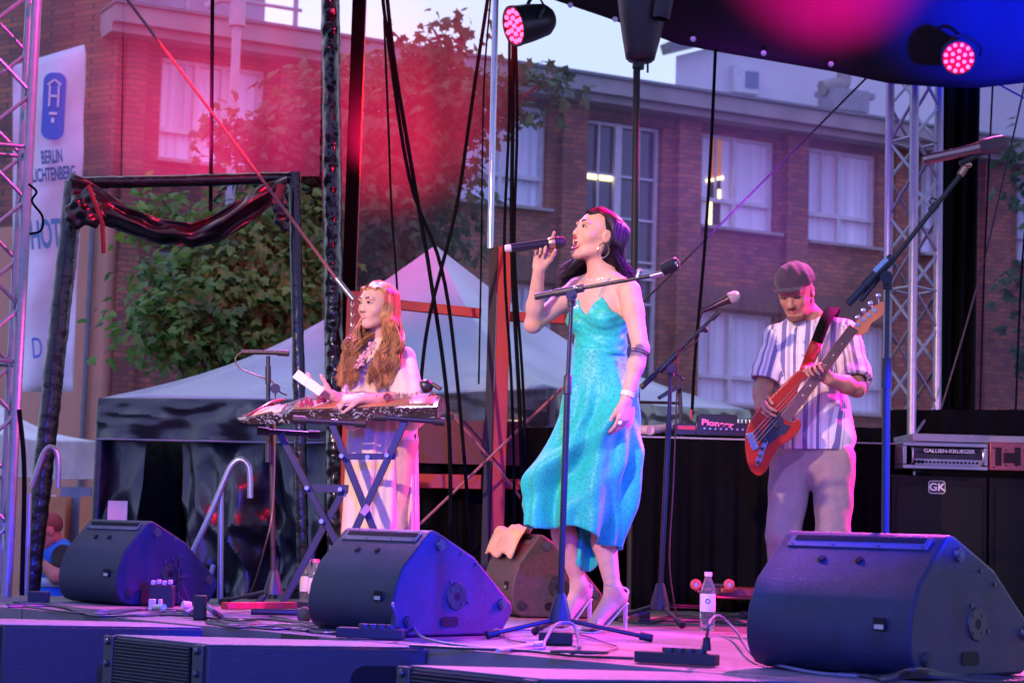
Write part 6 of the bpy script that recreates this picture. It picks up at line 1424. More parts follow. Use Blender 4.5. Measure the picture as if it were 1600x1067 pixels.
# bodice
S2 = SDF(np.array(waist) - (.24, .24, .05), np.array(chest) + (.24, .24, .20), .0042); torso_w(S2, .007)
cA = np.array(chest); fA = np.array(ft); lA = np.array(la)
def topcut(X, Y, Z):
    f_ = (X - cA[0]) * fA[0] + (Y - cA[1]) * fA[1]; l_ = (X - cA[0]) * lA[0] + (Y - cA[1]) * lA[1]; z = Z - cA[2]
    front = .062 - np.abs(np.abs(l_) - .066) * 1.25; back = -.045 + 0 * l_
    wgt = np.clip((f_ + .02) / .05, 0, 1); return (z - (back + (front - back) * wgt)) * .6
S2.cut(topcut); wz = float(waist.z); S2.cut(lambda X, Y, Z: (wz + .0) - Z + 0 * X)
def satin(name, c):
    m = mat(name, c, .34, var=.05, sheen=.1, spec=.35); n, b = nodes_of(m)
    t = n.nodes.new('ShaderNodeTexCoord'); v = n.nodes.new('ShaderNodeTexVoronoi'); v.feature = 'SMOOTH_F1'; v.inputs['Scale'].default_value = 95; q = n.nodes.new('ShaderNodeTexNoise'); q.inputs['Scale'].default_value = 40; q.inputs['Distortion'].default_value = 3; q.inputs['Detail'].default_value = 2
    mm = n.nodes.new('ShaderNodeMath'); mm.operation = 'MULTIPLY'; n.links.new(t.outputs['Object'], v.inputs['Vector']); n.links.new(t.outputs['Object'], q.inputs['Vector']); n.links.new(v.outputs['Distance'], mm.inputs[0]); n.links.new(q.outputs['Fac'], mm.inputs[1])
    r = n.nodes.new('ShaderNodeValToRGB'); r.color_ramp.elements[0].position = .13; r.color_ramp.elements[0].color = (c[0] * .8, c[1] * .78, c[2] * .80, 1); r.color_ramp.elements[1].position = .24; r.color_ramp.elements[1].color = (*c, 1)
    n.links.new(mm.outputs[0], r.inputs['Fac']); n.links.new(r.outputs['Color'], b.inputs['Base Color'])
    rr2 = n.nodes.new('ShaderNodeMapRange'); rr2.inputs['From Min'].default_value = .1; rr2.inputs['From Max'].default_value = .25; rr2.inputs['To Min'].default_value = .65; rr2.inputs['To Max'].default_value = .48; n.links.new(mm.outputs[0], rr2.inputs['Value']); n.links.new(rr2.outputs[0], b.inputs['Roughness'])
    return m
m_teal_s = satin('teal_satin', (.02, .55, .42))
DR = S2.build('dress_bodice', m_teal_s, SG, disp=lambda v, n: .0016 * np.sin(v[:, 2] * 95 + v[:, 0] * 60) + .001 * np.sin(v[:, 2] * 160 - v[:, 1] * 120))
LV = [(545, 937, 41, .85), (556, 937, 42, .85), (580, 938, 47, .9), (615, 939, 55, .9), (650, 937, 62, .85), (700, 924, 75, .72), (760, 908, 83, .62), (790, 903, 84, .60), (830, 899, 75, .62), (850, 899, 68, .62)]
ly = [q[0] for q in LV]
def skirt(th, v, hem, y0=545):
    y = y0 + (hem - y0) * v; cx = float(np.interp(y, ly, [q[1] for q in LV])); hw = float(np.interp(y, ly, [q[2] for q in LV])); dr_ = float(np.interp(y, ly, [q[3] for q in LV]))
    s_ = 8.12 / FPX; c = P(cx, y, 8.13 - .04 * max(0, (y - 600) / 250)); g = max(0, (y - 560) / 290)
    fold = g * (.042 * math.sin(th * 5 + g * 2.2 + .6) + .022 * math.sin(th * 11 - g * 3.5) + .016 * math.sin(th * 3 - 1)) + .012 * min(1, g * 3) * math.sin(th * 9 + y * .03) + .010 * math.sin(th * 2 + y * .035) * min(1, g * 4)
    # diagonal wrap crease from the right hip to the lower left
    dline = math.cos(th) * .5 + (y - 590) / 150 - .1; fold += (.034 * math.exp(-((dline - .45) / .13) ** 2) - .024 * math.exp(-((dline - .75) / .12) ** 2) + .02 * math.exp(-((dline - 1.15) / .14) ** 2)) * (1 if math.sin(th) < 0 else 0)
    rx = hw * s_ * (1 + fold / (hw * s_) * .35); ry = hw * s_ * dr_
    return V((c.x + math.cos(th) * (rx + fold * .25), c.y + math.sin(th) * (ry + fold), c.z))
def hemy(th):       # picture height of the hem for each direction round the body
    x = math.cos(th); f = -math.sin(th)
    return (836 - 10 * math.cos(2.2 * x + .2) + 14 * x) + 4 * math.sin(th * 5)
k = MB(); NT, NV = 120, 70
for j in range(NV + 1):
    for i in range(NT): th = 2 * PI * i / NT; k.v.append(skirt(th, j / NV, hemy(th)))
k.f = [(j * NT + i, j * NT + (i + 1) % NT, (j + 1) * NT + (i + 1) % NT, (j + 1) * NT + i) for j in range(NV) for i in range(NT)]
sk = k.build('dress_skirt', m_teal_s, SG, recalc=True, solid=.004, angle=180)
k = MB()
def tail(u, v):
    x = 893 + 36 * u + 6 * v * (u - .3); y = 800 + (868 + 25 * math.sin(u * PI * .8) - 800) * v; p = P(x, y, 8.20 + .03 * math.sin(u * 9 + v * 2)); return p
k.sheet(tail, 16, 14); k.build('skirt_tail', m_teal_s, SG, solid=.003, recalc=False)
k = MB()
def ring(c, r, ft_, la_, n=40, dz=0): return [c + ft_ * math.cos(a) * r[0] + la_ * math.sin(a) * r[1] + V((0, 0, dz)) for a in np.linspace(0, 2 * PI, n)]
k.tube(ring(waist + V((0, 0, .002)), (.089, .111), ft, la), .004, 6); k.build('waist_seam', m_teal_s, SG)
k = MB()
for sd, sh in ((1, shL), (-1, shR)):
    cup = chest + TM @ V((.088, sd * .066, .055)); over = neck.lerp(sh, .50) + V((0, 0, .040)); bk = chest + TM @ V((-.088, sd * .05, .02)); k.tube(catmull([cup, cup.lerp(over, .55) + ft * .022 + V((0, 0, .005)), over + ft * .01, over - ft * .035, bk], 6), .0018, 6)
k.build('dress_straps', mat('teal_strap', (.03, .36, .40), .5), SG)
# shoes
m_silver = mat('silver_leather', (.62, .60, .66), .28, .5)
for (an, heel, ball, toe), nm in zip(feet, ('a', 'b')):
    lat = V((-(toe - heel).y, (toe - heel).x, 0)).normalized(); fw = V(((toe - heel).x, (toe - heel).y, 0)).normalized()
    k = MB(); path = catmull([heel - fw * .022 + V((0, 0, -.018)), heel + V((0, 0, -.024)), heel.lerp(ball, .5) + V((0, 0, -.030)), V((ball.x, ball.y, .010)), V((toe.x, toe.y, .007)) + fw * .006], 5)
    L = len(path); w_ = [.018 + .016 * min(1, i / L * 1.5) for i in range(L)]; vs = []
    for i, p in enumerate(path): vs += [p + lat * w_[i], p - lat * w_[i], p - lat * w_[i] - V((0, 0, .006)), p + lat * w_[i] - V((0, 0, .006))]
    k.raw(vs, [(i * 4 + a, i * 4 + (a + 1) % 4, i * 4 + 4 + (a + 1) % 4, i * 4 + 4 + a) for i in range(L - 1) for a in range(4)] + [(0, 1, 2, 3), tuple(range(L * 4 - 4, L * 4))])
    sh_ = k.build('shoe', m_silver, SG, bevel=.001)
    hp = heel - fw * .016 + V((0, 0, -.022)); k = MB(); k.cyl(hp, V((hp.x + .004, hp.y, 0)), .011, .006, 10); k.build('heel', m_silver, sh_)
    k = MB(); k.tube([an + V((0, 0, .012)) + (fw * math.cos(a) * .036 + lat * math.sin(a) * .033) + V((0, 0, .004 * math.cos(a))) for a in np.linspace(0, 2 * PI, 24)], .0045, 6, flat=.5)
    k.tube(catmull([hp + V((0, 0, .01)), heel - fw * .030 + V((0, 0, .03)), an - fw * .036 + V((0, 0, .012))], 5), .005, 6, flat=.5)
    k.tube(catmull([ball + lat * .034 - V((0, 0, .008)), ball + lat * .018 + V((0, 0, .020)), ball - lat * .02 + V((0, 0, .020)), ball - lat * .036 - V((0, 0, .008))], 5), .006, 6, flat=.5)
    k.build('straps', m_silver, sh_)
    k = MB()
    for i in range(9):
        u = i / 8; p = ball.lerp(toe, u * 1.15); k.ell(V((p.x, p.y, .012)) - lat * (.034 - .012 * max(0, u - .6)) , (.0065,) * 3, n=8, m=6)
        k.ell(ball + lat * (-.03 + .06 * u) + V((0, 0, .026 - .016 * abs(u - .5) * 2)) + fw * .004, (.006,) * 3, n=8, m=6)
    k.build('pearls', mat('pearl', (.8, .76, .74), .15), sh_)
# jewellery
k = MB(); c = Hc + HM @ V((-.014, .078, -.058)); k.tube([c + HM @ V((math.cos(a) * .026, math.sin(a) * .004, math.sin(a) * .030)) for a in np.linspace(0, 2 * PI, 28)], .0022, 6, cap=False); k.build('earring', mat('gold', (.85, .62, .42), .2, 1), SG)
k = MB(); c = Hc + HM @ V((-.010, -.078, -.058)); k.tube([c + HM @ V((math.cos(a) * .026, math.sin(a) * .004, math.sin(a) * .030)) for a in np.linspace(0, 2 * PI, 28)], .0022, 6, cap=False); k.build('earring', mat('gold'), SG)
k = MB()
for dz, rr_ in ((.008, .0062), (-.014, .0045)):
    pts = [neck + V((0, 0, .018)) + TM @ V((math.cos(a) * .066, math.sin(a) * .070, -.022 - math.cos(a) * .026 + dz)) for a in np.linspace(-2.2, 2.2, 30)]; k.tube(pts, rr_ * .5, 5)
    for p in pts[2:-2:2]: k.ell(p, (rr_, rr_, rr_), n=6, m=4)
for i in range(5): k.ell(neck + TM @ V((.078, -.01, -.045 - i * .014)), (.004, .004, .006), n=6, m=4)
k.build('necklace', mat('necklace', (.85, .62, .60), .3, .3), SG)
k = MB(); c = elL.lerp(wrL, .06); d_ = (wrL - elL).normalized(); x_, y_, _ = basis(d_)
for o_ in (0, .010): k.tube([c + d_ * o_ + (x_ * math.cos(a) + y_ * math.sin(a)) * .038 for a in np.linspace(0, 2 * PI, 26)], .0022, 6, cap=False)
k.build('arm_bangle', mat('dark_metal', (.12, .08, .12), .25, .9), SG)
k = MB(); c = elL.lerp(wrL, .90); k.tube([c + (x_ * math.cos(a) + y_ * math.sin(a)) * .0275 for a in np.linspace(0, 2 * PI, 26)], .011, 6, cap=False, flat=.25); 
k = MB(); k.lathe([(.0265, -.011), (.0285, -.010), (.0285, .010), (.0265, .011)], c, d_, 24); k.build('wristband', mat('wristband', (.60, .68, .80), .5), SG)
k = MB(); c = wrL + (P(972, 668, 7.93) - wrL).normalized() * .098 + V((-.012, -.016, 0)); k.ell(c, (.010, .008, .010)); k.build('ring', mat('pearl'), SG)
# hair: straight, long, black, hanging back
m_hairA = hair_mat('hair_black', (.010, .005, .008), .38)
S3 = SDF(np.array(Hc) - (.25, .3, .42), np.array(Hc) + (.25, .3, .18), .006)
S3.ell(Hc + HM @ V((-.026, 0, .042)), (.096, .078, .086), HM, .02); S3.ell(Hc + HM @ V((-.060, 0, -.01)), (.055, .072, .095), HM, .04)
tipR = P(996, 500, 8.2); tipF = P(880, 432, 8.34)
S3.cone(Hc + HM @ V((-.075, .02, -.03)), P(985, 470, 8.2), .045, .018, .05, sq=(la, 1.1)); S3.cone(Hc + HM @ V((-.05, -.045, -.02)), tipF, .036, .016, .04); S3.cone(Hc + HM @ V((-.07, 0, -.03)), P(950, 450, 8.28), .055, .04, .05)
S3.ell(Hc + HM @ V((.085, 0, -.035)), (.060, .085, .098), HM, .012, '-')
S3.build('hair', m_hairA, SG)
def hz(x): return .038 + .089 * math.sqrt(max(0, 1 - ((x + .012) / .100) ** 2))
def gS(i, rg):
    ph = rg.uniform(.22, 1) * PI * rg.choice((-1, 1)); part = rg.uniform(-.02, .06); sd = math.copysign(1, ph); a = abs(ph)
    sx, sy = math.cos(a), math.sin(a) * sd
    def q(x, y, z): return Hc + HM @ V((x, y, z))
    part = .082 - .125 * (a / PI - .2) + rg.uniform(-.012, .002); top = q(part, .006 * sd, hz(part) + .004)
    x2 = min(-.024, -.026 + sx * .104); y2 = .090 * (1 if a < 1.57 else max(sy, .15)); e1 = q(min(.070, -.022 + sx * .096) if a > .9 else .058 - .03 * a, .070 * max(sy, .55 if a < 1.2 else 0) * sd, .088); e2 = q(x2, y2 * sd, .036 + rg.uniform(-.008, .008)); e3 = q(x2 - .014, y2 * sd * 1.02, -.035)
    if sd > 0 or a > .8 * PI: end = P(986 + rg.uniform(-20, 17), 486 + rg.uniform(-28, 24), 8.20 + rg.uniform(-.05, .08)); mid = e3.lerp(end, .5) + V((.012 + rg.uniform(-.01, .02), .02, 0))
    else: end = P(893 + rg.uniform(-22, 30), 436 + rg.uniform(-20, 14), 8.33 + rg.uniform(-.04, .05)); mid = e3.lerp(end, .5) + V((rg.uniform(-.01, .01), .02, 0))
    j = V((rg.gauss(0, .002), rg.gauss(0, .002), 0))
    return [top] + ([q(min(part, .070) - .004, .030 * sd, hz(part) - .008)] if a < 1.5 else []) + [e1 + j, e2 + j, e3 + j, mid, end]
strands('hair_strands', m_hairA, SG, gS, 3200, .0015, seed=3)

# ------------------------------------------------------------------ ZITHER PLAYER
ZB = thing('person', 'smiling woman with long wavy brown hair and cream gown holding a phone behind the zither', 'person', V((P(590, 940, 9.2).x, 9.2, 0)), 'musicians on the stage')
Hz = P(589, 480, 9.16); ZM = M3((-.66, -.74, .03), (.05, 0, 1)); fz = V((-.45, -.89, 0)).normalized(); lz = V((.89, -.45, 0)).normalized(); TZ = Matrix((fz, lz, V((0, 0, 1)))).transposed()
nkZ = P(592, 532, 9.22); chZ = P(597, 590, 9.20); waZ = P(600, 650, 9.2); peZ = P(602, 690, 9.22); sLz, sRz = P(629, 560, 9.12), P(560, 562, 9.28)
eLz, wLz = P(634, 628, 8.98), P(566, 622, 8.86); eRz, wRz = P(552, 650, 9.08), P(519, 618, 8.92)
S = SDF((P(470, 600, 9.2).x, 8.70, 0.0), (P(660, 600, 9.2).x, 9.45, 1.62), .0048)
def tz(S, inf=0.):
    S.ell(chZ, (.095, .135, .15), TZ, .03, inf=inf); S.ell(waZ, (.09, .115, .14), TZ, .04, inf=inf); S.ell(peZ, (.11, .155, .12), TZ, .04, inf=inf)
    for sd in (-1, 1): S.ell(chZ + TZ @ V((.066, sd * .062, -.01)), (.045, .055, .05), TZ, .03, inf=inf)
tz(S); S.cone(Hz + ZM @ V((-.02, 0, -.06)), nkZ, .046, .052, .02); S.cone(nkZ, chZ + V((0, 0, .05)), .055, .07, .04)
for sh in (sLz, sRz): S.cone(nkZ, sh, .036, .036, .03)
for a, b, c in ((sLz, eLz, wLz), (sRz, eRz, wRz)): S.cone(a, b, .045, .036, .02); S.cone(b, b.lerp(c, .4), .036, .036, .015); S.cone(b.lerp(c, .35), c, .036, .025, .015)
for sd, px in ((1, 618), (-1, 585)): S.cone(peZ + lz * sd * .08, P(px, 830, 9.2), .08, .052, .03); S.cone(P(px, 830, 9.2), V((P(px, 930, 9.22).x, 9.22, .08)), .05, .03, .02); S.cone(V((P(px, 930, 9.22).x, 9.24, .045)), V((P(px, 930, 9.22).x - .05, 9.05, .04)), .034, .028, .02)
head_sdf(S, Hz, ZM, .95)
hand_sdf(S, wLz, (-1, -.15, -.10), (.1, .55, -.8), (-.3, -.6, .6), .92, curls=((55, 60, 35), (60, 65, 40), (62, 70, 40), (62, 70, 45)), thumb=(.8, .35, .5), tcurl=25)
hand_sdf(S, wRz, P(488, 606, 8.88) - wRz, (-.2, .3, .9), (.2, -.9, .3), .92, curls=((15, 30, 25), (20, 35, 30), (25, 40, 30), (30, 40, 30)), thumb=(.8, .4, .5), tcurl=5)
S.build('body', m_skinB, ZB); face_parts(ZB, Hz, ZM, .95, brow=(.06, .03, .02), lip=(.62, .14, .16), lid=.75, closed=False)
k = MB(); k.tube(catmull([Hz + ZM @ (V((.0865, -.014, -.0585)) * .95), Hz + ZM @ (V((.0890, 0, -.0595)) * .95), Hz + ZM @ (V((.0865, .014, -.0585)) * .95)], 4), .0012, 5); k.build('teeth', mat('teeth'), ZB)
m_cream = mat('cream_cloth', (.74, .58, .46), .75, var=.06, scale=8, bump=.35, bscale=18, sheen=.3)
S = SDF((P(520, 600, 9.2).x, 8.82, P(600, 690, 9.2).z), (P(665, 600, 9.1).x, 9.50, P(600, 525, 9.2).z), .005)
tz(S, .010); S.cone(nkZ - V((0, 0, .02)), chZ + V((0, 0, .05)), .066, .08, .04)
for sh in (sLz, sRz): S.cone(nkZ - V((0, 0, .015)), sh, .044, .046, .03)
S.cone(sLz, sLz.lerp(eLz, .5), .056, .066, .02); S.cone(sLz.lerp(eLz, .4), eLz + V((.01, .02, .01)), .064, .082, .03); S.cone(sRz, eRz, .056, .068, .02)
S.cone(eLz + V((.02, .05, .0)), eLz + V((.02, .05, -.06)), .07, .07, .03)
nz_ = np.array(nkZ)
S.cut(lambda X, Y, Z: Z - (nz_[2] + .022) + 0 * X, .004)
S.build('tunic', m_cream, ZB, disp=lambda v, n: .004 * np.sin(v[:, 2] * 48 + v[:, 0] * 38) * np.sin(v[:, 0] * 25 + 1) + .003 * np.sin(v[:, 2] * 20 + v[:, 0] * 90))
def gown(x0t, x1t, x0b, x1b, yt, yb, Y, dep, seed, name, m, folds=7):
    k = MB(); NT, NV = 90, 40
    for j in range(NV + 1):
        v = j / NV; y = yt + (yb - yt) * v; a = x0t + (x0b - x0t) * v ** .7; b = x1t + (x1b - x1t) * v ** .7; c = P((a + b) / 2, y, Y); hw = (b - a) / 2 * Y / FPX
        for i in range(NT):
            th = 2 * PI * i / NT; fo = .016 * v ** .5 * math.sin(th * folds + seed + v * .8) + .006 * math.sin(th * folds * 2.3 + v * 4)
            k.v.append(V((c.x + math.cos(th) * (hw + fo * .3), c.y + math.sin(th) * (dep + fo), max(.012, c.z))))
    k.f = [(j * NT + i, j * NT + (i + 1) % NT, (j + 1) * NT + (i + 1) % NT, (j + 1) * NT + i) for j in range(NV) for i in range(NT)]
    return k.build(name, m, ZB, recalc=True, solid=.003, angle=180)
gown(548, 630, 529, 628, 640, 938, 9.20, .13, 1, 'gown_skirt', m_cream)
gown(634, 650, 636, 655, 640, 938, 9.24, .07, 2, 'gown_panel', m_cream, 4)
k = MB(); rg = random.Random(3)
for i in range(15):
    u = i / 14; p = P(583 - 24 * u, 537 + 36 * u, 9.06 - .02 * u); pts = [p + V((rg.uniform(-.018, .018), rg.uniform(-.012, .006), rg.uniform(-.014, .014))) for _ in range(5)]; k.tube(catmull(pts, 4), .0075, 7, flat=.4)
k.build('ruffle_collar', mat('pink_ruffle', (.72, .38, .40), .7, sheen=.3), ZB)
m_hairB = hair_mat('hair_brown', (.40, .19, .07), .36)
S3 = SDF(np.array(Hz) - (.30, .3, .46), np.array(Hz) + (.26, .3, .16), .007)
S3.ell(Hz + ZM @ V((-.026, 0, .040)), (.094, .078, .083), ZM, .02); S3.ell(Hz + ZM @ V((-.05, 0, -.03)), (.052, .074, .095), ZM, .04)
for pts, r0 in (([Hz + ZM @ V((-.015, .062, -.02)), P(613, 540, 9.05), P(598, 578, 9.0)], .022), ([Hz + ZM @ V((-.015, -.062, -.02)), P(553, 540, 9.15), P(547, 580, 9.12)], .018)):
    for a, b in zip(pts, pts[1:]): S3.cone(a, b, r0, r0 * .85, .03)
S3.ell(Hz + ZM @ V((.085, 0, -.045)), (.062, .074, .093), ZM, .012, '-'); S3.build('hair', m_hairB, ZB)
def gZ(i, rg):
    sd = rg.choice((-1, 1)); a = rg.uniform(.20, .98) * PI; part = rg.uniform(-.05, .068); sx, sy = math.cos(a), math.sin(a) * sd
    def q(x, y, z): return Hz + ZM @ (V((x, y, z)) * .97)
    part = .080 - .125 * (a / PI - .2) + rg.uniform(-.01, .002); top = q(part, .006 * sd - .006, hz(part) + .004); e1 = q(min(.066, -.020 + sx * .092), sy * .072 - .003 + (.02 * sd if a < 1 else 0), .088); e2 = q(min(.030, -.026 + sx * .09), (sy if a > 1.2 else .93) * .088 if sd > 0 else (sy if a > 1.2 else -.93) * .088, .03); e3 = q(min(.03, -.03 + sx * .095), sy * .092, -.04)
    lk = int(a * 7.99 / PI * 2) * 2 + (sd > 0); lr = random.Random(lk * 13 + rg.randint(0, 2) * 101); w_ = lr.uniform(0, 6.3); am = lr.uniform(.008, .018); J = lambda s: rg.gauss(0, s)
    if sd > 0: c1 = P(612 + lr.uniform(-12, 15) + J(2.5), 540 + J(3), 9.02 + lr.uniform(-.03, .06) + J(.008)); c2 = P(602 + lr.uniform(-20, 17) + J(3), 566 + J(4), 8.98 + lr.uniform(-.02, .05) + J(.008)); c3 = P(596 + lr.uniform(-20, 14) + J(2), 586 + lr.uniform(-16, 14) + J(4), 8.99 + lr.uniform(-.01, .04))
    else: c1 = P(552 + lr.uniform(-10, 9) + J(2.5), 540 + J(3), 9.12 + lr.uniform(-.03, .05) + J(.008)); c2 = P(548 + lr.uniform(-12, 11) + J(3), 566 + J(4), 9.10 + lr.uniform(-.03, .04) + J(.008)); c3 = P(544 + lr.uniform(-15, 12) + J(2), 588 + lr.uniform(-14, 12) + J(4), 9.08 + lr.uniform(-.03, .04))
    out = [top] + ([q(min(part, .068) - .004, .030 * sd, hz(part) - .008)] if a < 1.5 else []) + [e1, e2, e3, e3.lerp(c1, .5) + V((am * math.sin(w_), -.006, 0)), c1 + V((am * math.cos(w_), 0, 0)), c1.lerp(c2, .5) + V((-am * 1.2 * math.cos(w_), 0, 0)), c2 + V((am * math.sin(w_), 0, 0)), c3, c3 + V((am * 1.2 * math.cos(w_ * 2), 0, .010 - .006 * rg.random()))]
    return out
strands('hair_strands', m_hairB, ZB, gZ, 2800, .0018, seg=4, seed=5)
k = MB(); pc, p1, p2 = P(469, 584, 8.84), P(502, 606, 8.82), P(462, 596, 8.80); a, b = P(469, 584, 8.86), P(501, 607, 8.84); d = (b - a).normalized(); s_ = (V((-.45, -.3, -.8)) - d * V((-.45, -.3, -.8)).dot(d)).normalized(); n_p = d.cross(s_).normalized()
cc = (a + b) / 2; k.box(cc + s_ * .012, ((b - a).length + .035, .046, .010), Matrix((d, s_, n_p)).transposed()); tag(k.build('phone', mat('phone_white', (.85, .82, .80), .3), bevel=.004, bseg=3), 'white phone held up in the zither player hand', 'phone')

# ------------------------------------------------------------------ BASSIST
BB = thing('person', 'man in flat cap, striped shirt and grey trousers playing an orange bass guitar', 'person', V((P(1265, 980, 9.2).x, 9.2, 0)), 'musicians on the stage')
Hb = P(1243, 458, 9.15); BM = M3((-.36, -.80, -.40), (-.04, 0, 1)); fb = V((-.28, -.96, 0)).normalized(); lb = V((.96, -.28, 0)).normalized(); TB = Matrix((fb, lb, V((0, 0, 1)))).transposed()
nkB = P(1263, 500, 9.24); chB = P(1268, 575, 9.24); waB = P(1272, 650, 9.22); peB = P(1272, 722, 9.23); sLb, sRb = P(1322, 523, 9.18), P(1214, 530, 9.28)
eLb, wLb = P(1338, 606, 9.00), P(1296, 592, 8.88); eRb, wRb = P(1194, 606, 9.24), P(1186, 617, 9.00)
S = SDF((P(1155, 600, 9.2).x, 8.72, 0.0), (P(1370, 600, 9.2).x, 9.55, 1.78), .005)
def tb(S, inf=0.):
    S.ell(chB + V((0, 0, .03)), (.11, .165, .18), TB, .04, inf=inf); S.ell(waB, (.108, .150, .17), TB, .05, inf=inf); S.ell(peB, (.11, .155, .12), TB, .04, inf=inf)
tb(S); S.cone(Hb + BM @ V((-.03, 0, -.05)), nkB, .056, .062, .02); S.cone(nkB, chB + V((0, 0, .1)), .065, .08, .04)
for sh in (sLb, sRb): S.cone(nkB, sh, .048, .052, .03)
for a, b, c in ((sLb, eLb, wLb), (sRb, eRb, wRb)): S.cone(a, b, .052, .042, .02); S.cone(b, b.lerp(c, .4), .042, .042, .015); S.cone(b.lerp(c, .35), c, .041, .030, .015)
hpR, hpL, kR, kL, aR, aL = P(1240, 735, 9.25), P(1302, 735, 9.2), P(1222, 835, 9.12), P(1300, 835, 9.15), P(1228, 955, 9.3), P(1312, 955, 9.28)
for a, b, c in ((hpR, kR, aR), (hpL, kL, aL)): S.cone(a, b, .085, .058, .03); S.cone(b, c, .056, .036, .02); S.cone(c - V((0, 0, .03)), c + V((-.03, -.17, -.05)), .036, .030, .02)
head_sdf(S, Hb, BM, 1.03, male=True)
nd = (P(1372, 492, 8.80) - P(1200, 690, 8.90)).normalized()       # neck direction of the bass
hand_sdf(S, wLb, P(1279, 577, 8.86) - wLb, (-.1, -.75, -.5), nd * -1 + V((.3, 0, -.3)), 1.0, curls=((45, 55, 35), (50, 60, 40), (55, 60, 40), (60, 60, 40)), thumb=(.9, .3, .1), tcurl=5)
hand_sdf(S, wRb, P(1188, 646, 8.86) - wRb, (.75, .45, -.1), (.55, -.8, 0), 1.06, curls=((25, 35, 30), (28, 38, 30), (32, 40, 30), (38, 45, 30)), thumb=(.85, .3, .3), tcurl=12)
S.build('body', m_skinC, BB); face_parts(BB, Hb, BM, 1.03, brow=(.03, .015, .01), lip=(.42, .14, .12), lid=.9, closed=True)
k = MB(); 
# beard stubble shell
S3 = SDF(np.array(Hb) - (.15, .15, .17), np.array(Hb) + (.15, .15, .05), .0045)
def q(x, y, z): return Hb + BM @ (V((x, y, z)) * 1.03)
for sd in (-1, 1): S3.cone(q(-.004, sd * .053, -.040), q(.050, sd * .020, -.098), .0230, .0195, .02)
S3.ell(q(.068, 0, -.096), (.022, .026, .020), BM, .02); S3.cone(q(.088, -.020, -.047), q(.096, 0, -.043), .006, .006, .004); S3.cone(q(.088, .020, -.047), q(.096, 0, -.043), .006, .006, .004)
S3.ell(q(.10, 0, -.062), (.02, .024, .012), BM, .006, '-')
S3.build('beard', mat('beard', (.20, .10, .075), .9, var=.3, scale=120, bump=.8, bscale=300), BB)
m_cap = mat('cap_cloth', (.045, .022, .055), .85, var=.2, scale=20, bump=.6, bscale=150, sheen=.2)
S3 = SDF(np.array(Hb) - (.2, .2, .1), np.array(Hb) + (.2, .2, .2), .0045)
S3.ell(q(-.012, 0, .058), (.112, .092, .085), BM, .02); S3.cut(lambda X, Y, Z: -((X - q(.03, 0, .040).x) * BM[0][2] + (Y - q(.03, 0, .040).y) * BM[1][2] + (Z - q(.03, 0, .040).z) * BM[2][2]) + 0 * X, .01)
S3.ell(q(.096, 0, .046), (.048, .070, .010), BM, .012)
S3.build('flat_cap', m_cap, BB, disp=lambda v, n: .0015 * np.sin(v[:, 0] * 140 + v[:, 2] * 60))
# striped shirt
def stripes():
    m = mat('striped_shirt', (.6, .6, .7), .75, sheen=.2, bump=.25, bscale=30); n, b = nodes_of(m); at = n.nodes.new('ShaderNodeAttribute'); at.attribute_name = 'su'
    r = n.nodes.new('ShaderNodeValToRGB'); r.color_ramp.interpolation = 'CONSTANT'; r.color_ramp.elements[0].color = (.66, .64, .74, 1)
    els = [(.10, (.16, .15, .36)), (.30, (.66, .64, .74)), (.40, (.42, .38, .55)), (.52, (.72, .70, .78)), (.64, (.16, .15, .36)), (.76, (.72, .70, .78)), (.80, (.5, .45, .6)), (.83, (.72, .70, .78))]
    r.color_ramp.elements[1].position = els[0][0]; r.color_ramp.elements[1].color = (*els[0][1], 1)
    for p_, c_ in els[1:]: e = r.color_ramp.elements.new(p_); e.color = (*c_, 1)
    mm = n.nodes.new('ShaderNodeMath'); mm.operation = 'FRACT'; n.links.new(at.outputs['Fac'], mm.inputs[0]); n.links.new(mm.outputs[0], r.inputs['Fac']); n.links.new(r.outputs['Color'], b.inputs['Base Color']); return m
S = SDF((P(1165, 600, 9.2).x, 8.78, P(1270, 706, 9.2).z), (P(1368, 600, 9.2).x, 9.55, P(1270, 470, 9.2).z), .0048)
tb(S, .022); S.cone(nkB - V((0, 0, .0)), chB + V((0, 0, .1)), .073, .10, .04); S.ell(waB + V((.01, 0, -.10)), (.130, .180, .14), TB, .05)
for sh in (sLb, sRb): S.cone(nkB - V((0, 0, .01)), sh, .058, .064, .03)
eL2 = sLb.lerp(eLb, .92); eR2 = sRb.lerp(eRb, .90)
S.cone(sLb, eL2, .066, .082, .02); S.cone(sRb, eR2, .066, .078, .02)
for a, b in ((sLb, eL2), (sRb, eR2)):
    d = (b - a).normalized(); aN, dN = np.array(b - d * .0), np.array(d); 
    ce = (sLb + sRb) / 2; sgn = 1
    w_ = S._win(np.array(b) - .11, np.array(b) + .11); sl, X, Y, Z = w_
    e = (X - aN[0]) * dN[0] + (Y - aN[1]) * dN[1] + (Z - aN[2]) * dN[2] + 0.01
    cx = X - np.array(b)[0]; lateral = (cx * lb.x + (Y - b.y) * lb.y) * (1 if a is sLb else -1)
    msk = lateral > -.075; dd = S.d[sl]; S.d[sl] = np.where(msk, np.maximum(dd, e), dd)
    S.cone(b - d * .05, b + d * .06, .056, .060, 0, '-')
zb = P(1270, 703, 9.2).z; S.cut(lambda X, Y, Z: zb - Z + 0 * X, .004)
nq = np.array(nkB); nf = np.array(fb)
S.cut(lambda X, Y, Z: (Z - (nq[2] + .035)) * .9 + ((X - nq[0]) * nf[0] + (Y - nq[1]) * nf[1]) * .55, .006)
